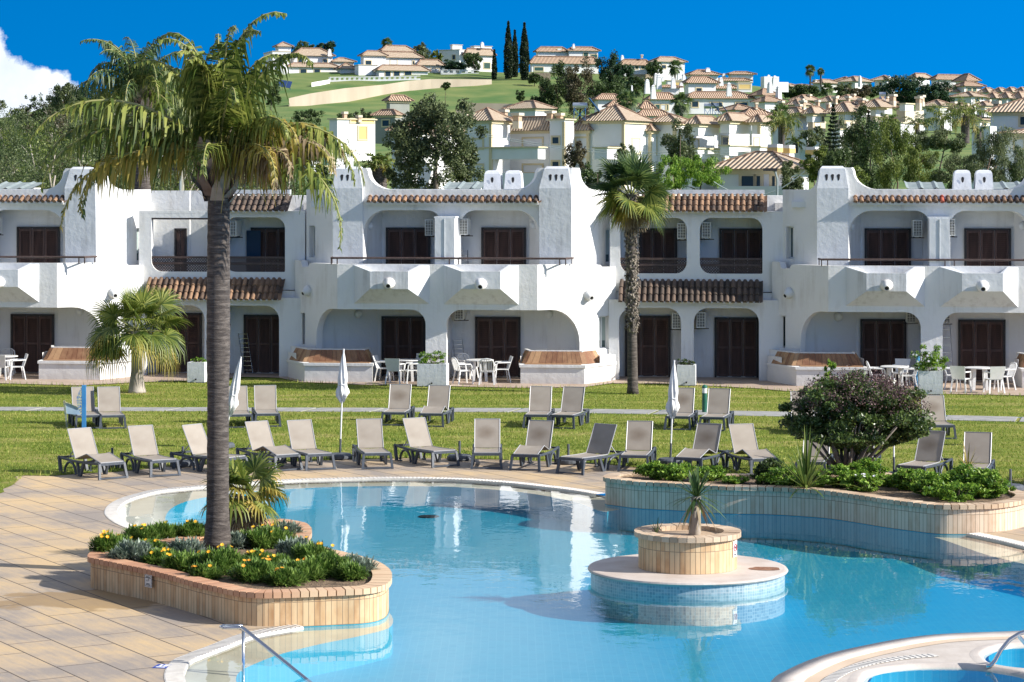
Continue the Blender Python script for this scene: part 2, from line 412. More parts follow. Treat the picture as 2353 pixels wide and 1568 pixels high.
PX_PATH = [(-600, 934, 941), (0, 937, 945), (1200, 939.5, 948.5), (1760, 946.5, 957.5), (2353, 960, 971), (3000, 975, 988)]
path_back = [Vector((G(x, a).x, G(x, a).y)) for x, a, b in PX_PATH]; path_front = [Vector((G(x, b).x, G(x, b).y)) for x, a, b in PX_PATH]
path_poly = path_front+path_back[::-1]
sheet('lawn', lawn_poly, [path_poly], .008, M['lawn'], kind='structure')
sheet('subsoil', path_poly, [], .0, M['lawn'], kind='structure')
pm = MB(); rp = random.Random(3)
def lerp_path(side, t):
    pts = side; x0 = pts[0].x; x = x0+t
    for a, b in zip(pts, pts[1:]):
        if a.x <= x <= b.x or b is pts[-1]:
            k = (x-a.x)/(b.x-a.x); return a.lerp(b, k)
xx = -24.0
while xx < 26:
    w_ = 1.88; sh = .38
    q = [lerp_path(path_front, xx-path_front[0].x), lerp_path(path_front, xx+w_-path_front[0].x), lerp_path(path_back, xx+w_+sh*1.0-path_back[0].x), lerp_path(path_back, xx+sh*1.0-path_back[0].x)]
    pm.prism([(v.x, v.y) for v in q], 0.0, .022+rp.uniform(-.003, .003)); xx += 2.0
pm.build('garden_path', M['path'], kind='structure')

# pool outline: outer edge of the white rim, on the ground
POOL = [(379, 1568), (378, 1546), (394, 1520), (434, 1502), (477, 1485.7), (556, 1456.6), (654, 1439), (700, 1425), (560, 1390), (440, 1340), (400, 1322), (385, 1300), (352, 1262), (330, 1235), (306, 1220),
        (283, 1212), (257, 1199), (240, 1182), (245, 1165), (267, 1150), (300, 1138.6), (350, 1127), (417, 1120), (477, 1115), (634, 1103.6), (785, 1098.6), (885, 1097), (985, 1097.6), (1085, 1101), (1185, 1108),
        (1268, 1117), (1335, 1125), (1390, 1133.6), (1430, 1143), (1550, 1150), (1700, 1158), (1900, 1175), (2080, 1200), (2200, 1216), (2260, 1226), (2353, 1247), (2520, 1290), (2650, 1340), (2660, 1400), (2520, 1440), (2353, 1451),
        (2169, 1458.7), (2069, 1470), (1969, 1489), (1902, 1505), (1852, 1522), (1803, 1545), (1771, 1568), (1700, 1660), (1400, 1850), (900, 1900), (520, 1800), (400, 1660)]
pool_out = ccw(gpoly(POOL, n=5))
BASIN = [(548, 1568), (542, 1546), (552, 1529), (583, 1512.7), (643, 1490), (735, 1467), (833, 1447), (900, 1425), (880, 1385), (760, 1345), (640, 1310), (520, 1280), (430, 1240), (392, 1205), (380, 1180), (400, 1155), (450, 1138), (540, 1124), (634, 1117), (785, 1110), (985, 1109),
         (1085, 1113), (1185, 1121), (1268, 1133), (1330, 1147), (1385, 1166), (1440, 1160), (1560, 1160), (1700, 1168), (1900, 1186), (2080, 1212), (2160, 1228), (2260, 1262), (2353, 1285), (2500, 1320), (2600, 1370), (2500, 1432), (2353, 1453.5),
         (2169, 1461), (2069, 1473), (1969, 1492), (1902, 1508), (1852, 1525), (1803, 1548), (1774, 1571), (1710, 1655), (1400, 1830), (920, 1870), (600, 1780), (560, 1660)]
basin = ccw(gpoly(BASIN, n=5))
deck_poly = [Vector((-60, lawn_front[0].y+1)), Vector((-60, 4)), Vector((60, 4)), Vector((60, lawn_front[-1].y+1))] + [Vector((v.x, v.y+3.0)) for v in lawn_front[::-1] if -55 < v.x < 55 and not (-11.9 < v.x < -10.2)]
pool_hole = pool_out
# deck slabs have an edge down to the soil
M['rim'] = simple('white_rim', (.58, .55, .50), (.68, .65, .60), 6, .6, .2, 60)
M['shelf'] = simple('cream_beach', (.62, .47, .33), (.70, .55, .40), 1.5, .6, .15, 40)
def basin_mat():
    m_, nt, b, out = new_mat('pool_mosaic'); b.inputs['Roughness'].default_value = .4
    tc = node(nt, 'ShaderNodeTexCoord')
    br = node(nt, 'ShaderNodeTexBrick', {'Vector': tc.outputs['Object'], 'Scale': 1.0, 'Mortar Size': .006, 'Brick Width': .12, 'Row Height': .12,
              'Color1': (.010, .29, .43, 1), 'Color2': (.03, .36, .49, 1), 'Mortar': (.11, .42, .52, 1)}, offset=0)
    nz = node(nt, 'ShaderNodeTexNoise', {'Vector': tc.outputs['Object'], 'Scale': .35, 'Detail': 3})
    c = node(nt, 'ShaderNodeMixRGB', {0: nz.outputs['Fac'], 1: br.outputs['Color'], 2: (.015, .33, .47, 1)})
    nt.links.new(c.outputs[0], b.inputs['Base Color']); return m_
M['basin'] = basin_mat()
def water_mat():
    m_, nt, b, out = new_mat('pool_water'); nt.nodes.remove(b)
    tc = node(nt, 'ShaderNodeTexCoord')
    mp = node(nt, 'ShaderNodeMapping', {'Vector': tc.outputs['Object'], 'Scale': (1.0, .8, 1)})
    n1 = node(nt, 'ShaderNodeTexNoise', {'Vector': mp.outputs[0], 'Scale': 2.4, 'Detail': 3, 'Roughness': .5})
    n2 = node(nt, 'ShaderNodeTexNoise', {'Vector': mp.outputs[0], 'Scale': 14, 'Detail': 2})
    msk = node(nt, 'ShaderNodeTexNoise', {'Vector': tc.outputs['Object'], 'Scale': .25, 'Detail': 2})
    mk = node(nt, 'ShaderNodeMapRange', {0: msk.outputs['Fac'], 1: .42, 2: .60, 3: .15, 4: 1.0})
    h2 = node(nt, 'ShaderNodeMath', {0: n2.outputs['Fac'], 1: mk.outputs[0]}, operation='MULTIPLY')
    hh = node(nt, 'ShaderNodeMath', {0: h2.outputs[0], 1: .16, 2: n1.outputs['Fac']}, operation='MULTIPLY_ADD')
    bp = node(nt, 'ShaderNodeBump', {'Height': hh.outputs[0], 'Strength': .30, 'Distance': .010})
    gb = node(nt, 'ShaderNodeNewGeometry')
    ior = node(nt, 'ShaderNodeMapRange', {0: gb.outputs['Backfacing'], 1: 0.0, 2: 1.0, 3: 1.33, 4: 1/1.33})
    fr = node(nt, 'ShaderNodeFresnel', {'IOR': ior.outputs[0], 'Normal': bp.outputs[0]})
    gl = node(nt, 'ShaderNodeBsdfGlossy', {'Roughness': .012, 'Color': (1, 1, 1, 1), 'Normal': bp.outputs[0]})
    tr = node(nt, 'ShaderNodeBsdfTransparent', {'Color': (.86, .97, .99, 1)})
    mx = node(nt, 'ShaderNodeMixShader', {0: fr.outputs[0], 1: tr.outputs[0], 2: gl.outputs[0]})
    nt.links.new(mx.outputs[0], out.inputs[0]); return m_
M['water'] = water_mat()
rim_in = offset(pool_out, -.20)
sheet('pool_floor', offset(pool_out, .12), [basin], -.085, M['shelf'], kind='structure')
bmx = MB(); k = len(basin)
V, Fc = cdt(basin); bmx.add([(v.x, v.y, -.52) for v in V], Fc)
bmx.add([(v.x, v.y, -.085) for v in basin]+[(v.x, v.y, -.52) for v in basin], [(i, (i+1) % k, k+(i+1) % k, k+i) for i in range(k)])
bmx.build('pool_basin', M['basin'], kind='structure')
sheet('pool_water', offset(pool_out, -.02), [], -.028, M['water'], kind='structure')
# rim of white grating, only where deck meets water: ribs across its width
def rim(name, pts, w, z=.006, closed=True, rib=.045, mat=None, inner=None):
    pts = resample(pts, rib*2, closed); k = len(pts); q = offset(pts, -w, closed) if inner is None else inner
    m_ = MB()
    m_.add([(v.x, v.y, z) for v in pts]+[(v.x, v.y, z) for v in q]+[(v.x, v.y, z-.045) for v in q],
           [(i, (i+1) % k, k+(i+1) % k, k+i) for i in range(k if closed else k-1)]+[(k+i, k+(i+1) % k, 2*k+(i+1) % k, 2*k+i) for i in range(k if closed else k-1)])
    for i in range(0, k-1):
        a = pts[i].lerp(q[i], .06); b = pts[i].lerp(q[i], .94)
        t = (pts[(i+1) % k]-pts[i]); t = t.normalized()*rib
        m_.prism([(a.x, a.y), (a.x+t.x, a.y+t.y), (b.x+t.x, b.y+t.y), (b.x, b.y)], z, z+.008)
    return m_.build(name, mat or M['rim'], kind='structure')
def seg(px):
    q = catmull([(G(x, y).x, G(x, y).y) for x, y in px], 6, False)
    return q
_a = [(674, 1436), (654, 1439), (556, 1456.6), (477, 1485.7), (434, 1502), (394, 1520), (378, 1546), (379, 1568), (400, 1660), (520, 1800)]
_b = [(352, 1262), (330, 1238), (306, 1220), (283, 1212), (257, 1199), (240, 1182), (245, 1165), (267, 1150), (300, 1138.6), (350, 1127), (417, 1120), (477, 1115), (634, 1103.6), (785, 1098.6), (885, 1097), (985, 1097.6), (1085, 1101), (1185, 1108),
        (1268, 1117), (1335, 1125), (1392, 1134.5)]
_c = [(2250, 1224.5), (2300, 1235), (2353, 1247), (2520, 1290), (2650, 1340)]
for nm_, px_, w_ in (('pool_rim', _a, .27), ('pool_rim', _b, .26), ('pool_rim', _c, .3)):
    q = seg(px_)
    mid = q[len(q)//2]; t_ = (q[len(q)//2+1]-mid).normalized(); test = mid+Vector((-t_.y, t_.x))*.3
    if not inside(test, pool_out): q = q[::-1]
    rim(nm_, q, w_, closed=False)

# ---------------------------------------------------------------- raised flower beds
def stone_wall_mat(name, c1, c2, c3, w=.085, h=.36, mortar=(.20, .14, .09)):
    m_, nt, b, out = new_mat(name); b.inputs['Roughness'].default_value = .7
    uv = node(nt, 'ShaderNodeTexCoord').outputs['UV']
    br = node(nt, 'ShaderNodeTexBrick', {'Vector': uv, 'Scale': 1.0, 'Mortar Size': .0045, 'Brick Width': w, 'Row Height': h, 'Color1': (0, 0, 0, 1), 'Color2': (1, 1, 1, 1), 'Mortar': (.5, .5, .5, 1)}, offset=0)
    mp = node(nt, 'ShaderNodeMapping', {'Vector': uv, 'Scale': (1, .35, 1)})
    nz = node(nt, 'ShaderNodeTexNoise', {'Vector': mp.outputs[0], 'Scale': 9, 'Detail': 5})
    f_ = node(nt, 'ShaderNodeMath', {0: br.outputs['Color'], 1: .55, 2: nz.outputs['Fac']}, operation='MULTIPLY_ADD')
    c = ramp(nt, f_.outputs[0], [(.38, c1), (.62, c2), (.98, c3)])
    fin = node(nt, 'ShaderNodeMixRGB', {0: br.outputs['Fac'], 1: c, 2: c4(mortar)})
    nt.links.new(fin.outputs[0], b.inputs['Base Color'])
    bp = node(nt, 'ShaderNodeBump', {'Height': br.outputs['Fac'], 'Strength': -.5, 'Distance': .008})
    nt.links.new(bp.outputs[0], b.inputs['Normal']); return m_
M['bedwall'] = stone_wall_mat('cream_wall_tiles', (.42, .24, .11), (.55, .36, .19), (.66, .48, .28))
M['bedwall2'] = stone_wall_mat('pale_wall_tiles', (.50, .35, .23), (.60, .45, .32), (.68, .54, .40))
M['brick_red'] = simple('terracotta_coping', (.42, .20, .115), (.56, .34, .21), 4, .75, .2, 50, island=True)
M['brick_pale'] = simple('sandstone_coping', (.44, .31, .20), (.60, .46, .32), 4, .75, .2, 50, island=True)
def coping_mat():
    m_, nt, b, out = new_mat('sand_to_terracotta_coping'); b.inputs['Roughness'].default_value = .75; tc = node(nt, 'ShaderNodeTexCoord'); sx = node(nt, 'ShaderNodeSeparateXYZ', {0: tc.outputs['Object']}); g = node(nt, 'ShaderNodeNewGeometry')
    a = node(nt, 'ShaderNodeMapRange', {0: sx.outputs[0], 1: -.6, 2: 2.2, 3: 0.0, 4: .75}); a = node(nt, 'ShaderNodeMath', {0: g.outputs['Random Per Island'], 1: .35, 2: a.outputs[0]}, operation='MULTIPLY_ADD')
    nt.links.new(ramp(nt, a.outputs[0], [(.0, (.42, .21, .12)), (.35, (.52, .29, .17)), (.85, (.64, .46, .29))]), b.inputs['Base Color']); return m_
M['coping1'] = coping_mat()
M['soil'] = simple('garden_soil', (.10, .065, .04), (.26, .18, .11), 7, .95, .9, 25, bdist=.05)
def bed(name, top, zt, mats, zb=-.5, cw=.30, brick=.135, soil_dz=-.06, **k):
    """closed curve 'top' = outer edge of the coping at height zt"""
    top = ccw(top); wall = resample(offset(top, -.05), .12); kk = len(wall)
    ctr = sum(top, Vector((0, 0)))/len(top)
    root = empty(name, (ctr.x, ctr.y, 0), **k)
    m_ = MB(); L_ = 0
    for i in range(kk):
        a, b = wall[i], wall[(i+1) % kk]; l = (b-a).length
        m_.add([(a.x, a.y, zb), (b.x, b.y, zb), (b.x, b.y, zt-.085), (a.x, a.y, zt-.085)], [(0, 1, 2, 3)], uvs=[[(L_, zb+.02), (L_+l, zb+.02), (L_+l, zt-.065), (L_, zt-.065)]]); L_ += l
    m_.build('wall', mats[0], root, world=True)
    u_ = offset(wall, .006); m_ = MB(); m_.add([(v.x, v.y, -.5) for v in u_]+[(v.x, v.y, -.022) for v in u_], [(i, (i+1) % kk, kk+(i+1) % kk, kk+i) for i in range(kk)]); m_.build('underwater_mosaic', M['basin'], root, world=True)
    o = resample(top, brick); n_ = len(o); inn = offset(o, -cw); m_ = MB()
    rb = random.Random(len(o))
    for i in range(n_):
        a, b, c, d = o[i], o[(i+1) % n_], inn[(i+1) % n_], inn[i]
        g = .06; a2, b2 = a.lerp(b, g), a.lerp(b, 1-g); d2, c2 = d.lerp(c, g), d.lerp(c, 1-g)
        m_.prism([(a2.x, a2.y), (b2.x, b2.y), (c2.x, c2.y), (d2.x, d2.y)], zt-.085, zt+rb.uniform(-.004, .004))
    m_.add([(v.x, v.y, zt-.03) for v in offset(o, -.02)]+[(v.x, v.y, zt-.03) for v in inn]+[(v.x, v.y, zt-.2) for v in inn],
           [(i, (i+1) % n_, n_+(i+1) % n_, n_+i) for i in range(n_)]+[(n_+i, n_+(i+1) % n_, 2*n_+(i+1) % n_, 2*n_+i) for i in range(n_)])
    m_.build('coping', mats[1], root, world=True)
    sm = resample(offset(top, -cw+.02), .25)
    V, Fc = cdt(sm); m_ = MB(); m_.add([(v.x, v.y, zt+soil_dz) for v in V], Fc); m_.build('soil', M['soil'], root, world=True)
    return root, sm
BED1 = [(201, 1279), (230, 1286), (277, 1296), (333, 1307), (390, 1321), (443, 1336), (500, 1349), (550, 1359), (600, 1362.5), (667, 1361), (734, 1358.5), (785, 1356), (830, 1354), (868, 1349), (893, 1339), (901, 1322.5), (894, 1306),
        (868, 1290), (820, 1275), (765, 1262), (725, 1250), (709, 1238), (717, 1222), (712, 1208), (694, 1199), (650, 1192.5), (600, 1194), (540, 1205), (450, 1228), (350, 1243), (260, 1254), (215, 1264)]
bed1_root, bed1_in = bed('flower_bed', gpoly(BED1, .5, 4), .5, (M['bedwall'], M['coping1']), label='curving raised flower bed with terracotta brick coping and a tall palm growing in it', cat='raised bed')
BED2 = [(1386, 1097), (1394, 1090), (1420, 1086.5), (1470, 1084.6), (1560, 1086), (1633, 1088), (1759, 1088), (1880, 1086), (2019, 1084.5), (2069, 1091.6), (2109, 1100), (2179, 1109), (2240, 1112), (2302, 1117), (2340, 1126), (2370, 1137), (2352, 1149), (2302, 1157.5), (2262, 1160),
        (2202.5, 1161), (2152, 1160), (2102, 1155), (2036, 1147), (1969, 1137), (1902, 1128), (1836, 1123), (1769, 1119.5), (1703, 1118.5), (1636, 1116.5), (1569, 1112), (1468, 1107), (1418, 1101.5)]
bed2_root, bed2_in = bed('flower_bed', gpoly(BED2, .53, 4), .53, (M['bedwall2'], M['brick_pale']), brick=.155, label='long raised shrub bed of pale stone behind the pool, holding the big purple topped bush', cat='raised bed')
# spa deck corner: built-up edge and two small round pools
M['spa_deck'] = simple('spa_deck_stone', (.50, .44, .38), (.58, .52, .46), 3, .7, .15)
M['spa_edge'] = simple('smooth_pool_edge', (.50, .44, .39), (.60, .54, .48), 2.5, .65, .2, 40)
curve = [(2700, 1400), (2520, 1440), (2353, 1451), (2169, 1458.7), (2069, 1470), (1969, 1489), (1902, 1505), (1852, 1522), (1803, 1545), (1771, 1568), (1700, 1660), (1600, 1760)]
cv = gpoly(curve, n=6, closed=False)
if cv[0].x > cv[-1].x: cvd = cv[::-1]
sp_in = [v+Vector((.0, 0)) for v in cv]
off = offset(cv, .42, False); off2 = offset(cv, .62, False); off3 = offset(cv, .95, False)
if off[len(off)//2].y > cv[len(cv)//2].y: off, off2, off3 = [offset(cv, -d, False) for d in (.42, .62, .95)]
m_ = MB(); kk = len(cv)
m_.add([(v.x, v.y, -.5) for v in cv]+[(v.x, v.y, .012) for v in cv]+[(v.x, v.y, .03) for v in off]+[(v.x, v.y, .0) for v in off], [(i+r_*kk, i+1+r_*kk, i+1+(r_+1)*kk, i+(r_+1)*kk) for r_ in range(3) for i in range(kk-1)])
m_.build('spa_edge', M['spa_edge'], kind='structure', smooth=True)
def band(name, a, b, z, mat):
    k_ = len(a); m_ = MB(); m_.add([(v.x, v.y, z) for v in a]+[(v.x, v.y, z) for v in b], [(i, i+1, k_+i+1, k_+i) for i in range(k_-1)]); return m_.build(name, mat, kind='structure')
band('spa_border', off, off2, .018, M['shelf'])
SPA1 = [(1975, 1575), (1983, 1558), (1996, 1546), (2052, 1535), (2136, 1530), (2236, 1532), (2302, 1540), (2370, 1556), (2420, 1600), (2380, 1690), (2200, 1740), (2040, 1700), (1985, 1630)]
SPA2 = [(2256, 1502), (2262, 1518), (2282, 1528.7), (2353, 1538.7), (2450, 1540), (2540, 1525), (2550, 1500), (2480, 1483), (2353, 1481), (2290, 1487)]
spa_a, spa_b = ccw(gpoly(SPA1, n=5)), ccw(gpoly(SPA2, n=5))
sd = [v for v in off2[:-6]]; 
sdp = [Vector((v.x, v.y)) for v in sd]+[Vector((sd[-1].x+.2, 22)), Vector((14, 22)), Vector((14, sd[0].y))]
sheet('spa_deck', sdp, [spa_a, spa_b], .014, M['spa_deck'], kind='structure')
sheet('pool_deck', deck_poly, [pool_hole, offset(spa_a, .08), offset(spa_b, .08)], 0.0, M['deck'], kind='structure')
def spa(outl, name):
    k_ = len(outl); m_ = MB(); V, Fc = cdt(offset(outl, -.1)); m_.add([(v.x, v.y, -.35) for v in V], Fc); q = offset(outl, -.1)
    m_.add([(v.x, v.y, -.03) for v in q]+[(v.x, v.y, -.35) for v in q], [(i, (i+1) % k_, k_+(i+1) % k_, k_+i) for i in range(k_)]); m_.build(name+'_basin', M['basin'], kind='structure')
    sheet(name+'_water', outl, [], -.022, M['water'], kind='structure')
    m_ = MB(); q0 = offset(outl, .16); q1 = offset(outl, .05); q2 = offset(outl, -.06)
    zz = [.015, .028, .018, -.06]; qq = [q0, q1, outl, q2]
    m_.add([(v.x, v.y, z) for q, z in zip(qq, zz) for v in q], [(i+r_*k_, (i+1) % k_+r_*k_, (i+1) % k_+(r_+1)*k_, i+(r_+1)*k_) for r_ in range(3) for i in range(k_)])
    m_.build(name+'_edge', M['spa_edge'], kind='structure', smooth=True)
spa(spa_a, 'spa_pool'); spa(spa_b, 'plunge_pool')
gr = [G(x, y) for x, y in [(1895, 1600), (1925, 1568), (1960, 1547), (2010, 1531), (2080, 1519), (2160, 1512)]]
rim('spa_grating', catmull([(v.x, v.y) for v in gr], 6, False), .2, z=.022, closed=False)

# round island with planter
root = empty('pool_island', (G(1580, 1303.4, .17).x, G(1580, 1303.4, .17).y, 0), label='round stone island standing in the pool under the brick planter', cat='island')
ix, iy = root.location.x, root.location.y
def circ_tile_mat():
    m_, nt, b, out = new_mat('blue_edge_mosaic'); b.inputs['Roughness'].default_value = .3
    uv = node(nt, 'ShaderNodeTexCoord').outputs['UV']
    br = node(nt, 'ShaderNodeTexBrick', {'Vector': uv, 'Scale': 1.0, 'Mortar Size': .004, 'Brick Width': .05, 'Row Height': .05, 'Color1': (.20, .30, .35, 1), 'Color2': (.36, .46, .50, 1), 'Mortar': (.48, .52, .52, 1)}, offset=0)
    nt.links.new(br.outputs['Color'], b.inputs['Base Color']); return m_
M['edge_tile'] = circ_tile_mat()
def ring_wall(r_, z0, z1, n=72):
    m_ = MB()
    for i in range(n):
        a, b = 2*math.pi*i/n, 2*math.pi*(i+1)/n; u0, u1 = r_*a, r_*b
        m_.add([(r_*math.cos(a), r_*math.sin(a), z0), (r_*math.cos(b), r_*math.sin(b), z0), (r_*math.cos(b), r_*math.sin(b), z1), (r_*math.cos(a), r_*math.sin(a), z1)], [(0, 1, 2, 3)], uvs=[[(u0, z0), (u1, z0), (u1, z1), (u0, z1)]])
    return m_
ring_wall(1.60, -.52, .11).build('mosaic_side', M['edge_tile'], root)
M['slab'] = simple('island_slab', (.50, .42, .36), (.60, .53, .47), 2.2, .75, .2, 30)
MB().lathe([(1.60, .11), (1.64, .118), (1.655, .14), (1.64, .165), (1.60, .172)], 72).build('slab', M['slab'], root, smooth=False)
rs = MB(); pts = [(.24*math.cos(t)*(1+.3*rp.random()), .16*math.sin(t)*(1+.4*rp.random()), .176) for t in [i*.4 for i in range(16)]]
rs.add([(p[0]+1.25, p[1]-.2, p[2]) for p in pts], [tuple(range(16))]); rs.build('rust_stain', simple('rust_stain', (.16, .06, .03), (.30, .16, .09), 14, .9), root)
root = empty('round_planter', (ix, iy, .172), label='round brick planter standing on the pool island', cat='planter')
ring_wall(.815, 0, .53, 64).build('wall', M['bedwall'], root)
m_ = MB(); n_ = 38
for i in range(n_):
    a, b = 2*math.pi*(i+.04)/n_, 2*math.pi*(i+.96)/n_
    q = [(r_*math.cos(t), r_*math.sin(t)) for r_, t in ((.885, a), (.885, b), (.60, b), (.60, a))]
    m_.prism(q, .52, .605+rp.uniform(-.004, .004))
m_.lathe([(.87, .53), (.87, .59), (.61, .59), (.61, .30), (.615, .3)], 48)
m_.build('coping', M['brick_pale'], root)
MB().lathe([(.70, .28), (.70, .34)], 32).build('soil', M['soil'], root)
# no-diving sign on its flank
def face_at(c, ang, r_): return Vector((c[0]+r_*math.cos(ang), c[1]+r_*math.sin(ang)))
ang = R(-24); sg = empty('pool_sign', (ix+.822*math.cos(ang), iy+.822*math.sin(ang), .52), ang+R(90), label='small round no diving pictogram sign on the side of the round planter', cat='sign')
MB().box((0, 0, 0), (.17, .012, .26)).build('plate', simple('sign_white', (.75, .75, .76)), sg)
rg = MB(); rg.tube([(.058*math.cos(t), -.010, .02+.058*math.sin(t)) for t in [i*math.pi/10 for i in range(20)]], .008, 5, closed=True)
rg.bar((-.04, -.010, .06), (.04, -.010, -.02), .012, .004); rg.build('prohibition_ring', simple('sign_red', (.45, .03, .05)), sg)
fg = MB(); fg.bar((-.03, -.008, .02), (.03, -.008, .035), .016, .003); fg.box((.035, -.008, .025), (.02, .003, .02)); fg.box((0, -.008, -.09), (.12, .003, .02)); fg.build('figure', simple('sign_ink', (.03, .03, .06)), sg)

# ---------------------------------------------------------------- the white apartment building
BA = math.atan(F*2e-5)                     # facade turned so its right end comes nearer
bc, bs = math.cos(BA), math.sin(BA)
O0 = G(1001, 880)
def solve_u(x, w):
    m_ = (x-CX)/F; return (m_*O0.y+m_*w*bc-O0.x-w*bs)/(bc+m_*bs)
def Yd(u, w): return O0.y-u*bs+w*bc
def solve_z(y, u, w): return H-(y-HZ)*Yd(u, w)/F
def UZ(x, y, w): u = solve_u(x, w); return u, solve_z(y, u, w)
def TOW(u, w, z=0): return Vector((O0.x+u*bc+w*bs, O0.y-u*bs+w*bc, z))
class Path:
    def __init__(s, px=None, uw=None):
        s.p = [Vector((solve_u(x, w), w)) for x, w in px] if px else [Vector(p) for p in uw]
        s.t = [0]
        for a, b in zip(s.p, s.p[1:]): s.t.append(s.t[-1]+(b-a).length)
    def at(s, t, d=0):
        for i in range(len(s.t)-1):
            if t <= s.t[i+1]+1e-6 or i == len(s.t)-2: break
        k = (t-s.t[i])/(s.t[i+1]-s.t[i]); p = s.p[i].lerp(s.p[i+1], k)
        if d:
            def nrm(j): q = (s.p[j+1]-s.p[j]).normalized(); return Vector((-q.y, q.x))
            n = nrm(i)
            def mit(j):
                if j <= 0 or j >= len(s.p)-1: return nrm(0 if j <= 0 else len(s.p)-2)
                a, b = nrm(j-1), nrm(j); c = (a+b).normalized(); return c/max(.5, c.dot(b))
            p = p+(mit(i).lerp(mit(i+1), k))*d
        return p
    def t_px(s, x):
        lo, hi = 0.0, s.t[-1]
        def f(t): p = s.at(t); q = TOW(p.x, p.y); return CX+F*q.x/q.y-x
        for _ in range(50):
            m_ = (lo+hi)/2
            if f(m_) < 0: lo = m_
            else: hi = m_
        return (lo+hi)/2
    def tz(s, x, y): t = s.t_px(x); p = s.at(t); return (t, solve_z(y, p.x, p.y))
def hole(t0, t1, z0, z1, r=(0, 0, 0, 0), n=7):
    """corner radii: bottom left, bottom right, top right, top left"""
    r = tuple(max(x, 1e-4) for x in (r if hasattr(r, '__len__') else (r,)*4)); out = []
    for (cx, cz, a0), q in zip(((t0, z0, 180), (t1, z0, 270), (t1, z1, 0), (t0, z1, 90)), r):
        sx = 1 if cx == t0 else -1; sz = 1 if cz == z0 else -1
        c = (cx+sx*q, cz+sz*q)
        if q < .01: out.append(Vector((cx, cz))); continue
        for i in range(n+1): a = R(a0+90*i/n); out.append(Vector((c[0]+q*math.cos(a), c[1]+q*math.sin(a))))
    return out
def strip(path, outline, holes, thick, mb, du=0):
    ex = [((t, -1.0), (t, 9.0)) for t in path.t[1:-1]]
    V, Fc = cdt([Vector(p) for p in outline], holes, ex); n = len(V)
    fr, bk = [], []
    for v in V:
        a = path.at(v.x); b = path.at(v.x, thick); fr.append((a.x+du, a.y, v.y)); bk.append((b.x+du, b.y, v.y))
    cnt = {}
    for f in Fc:
        for i in range(len(f)):
            e = (f[i], f[(i+1) % len(f)]); cnt[tuple(sorted(e))] = cnt.get(tuple(sorted(e)), 0)+1
    side = [(a, b, b+n, a+n) for (a, b), c in cnt.items() if c == 1]
    mb.add(fr+bk, list(Fc)+[tuple(i+n for i in f)[::-1] for f in Fc]+side)
def shutter_door(root, u0, u1, z0, z1, w, leaves=3, du=0, mats=None, name='shutter_door', tilt=0):
    """louvred folding shutters in a dark frame, on the wall plane w"""
    fr = MB(); t = .07; W2 = u1-u0
    for c, s_ in ((((u0+u1)/2+du, w-.02, z1-t/2), (W2, .07, t)), ((u0+t/2+du, w-.02, (z0+z1)/2), (t, .07, z1-z0-2*t+.136)), ((u1-t/2+du, w-.02, (z0+z1)/2), (t, .07, z1-z0-2*t+.136))): fr.box(c, s_)
    d = fr.build(name, M['wood_black'], root)
    lw = (W2-2*t)/leaves
    for i in range(leaves):
        m_ = MB(); a = u0+t+i*lw+.008; b = a+lw-.016; c = (a+b)/2+du; st = .065
        for xx in (a+st/2, b-st/2): m_.box((xx+du, w-.012, (z0+z1-t)/2+.02), (st, .035, z1-t-z0-.06))
        for zz in (z0+.07, z1-t-.05, (z0+z1)/2): m_.box((c, w-.012, zz), (b-a-2*st, .033, .08))
        nl = int((z1-z0)/.075)
        for j in range(nl):
            zz = z0+.13+(z1-z0-.3)*j/(nl-1)
            m_.add([(a+st+du, w-.022, zz-.03), (b-st+du, w-.022, zz-.03), (b-st+du, w+.012, zz+.03), (a+st+du, w+.012, zz+.03)], [(0, 1, 2, 3)])
        m_.box((c, w+.018, (z0+z1)/2), (b-a-.02, .006, z1-z0-.1))
        m_.build('shutter', M['wood'], d)
    return d
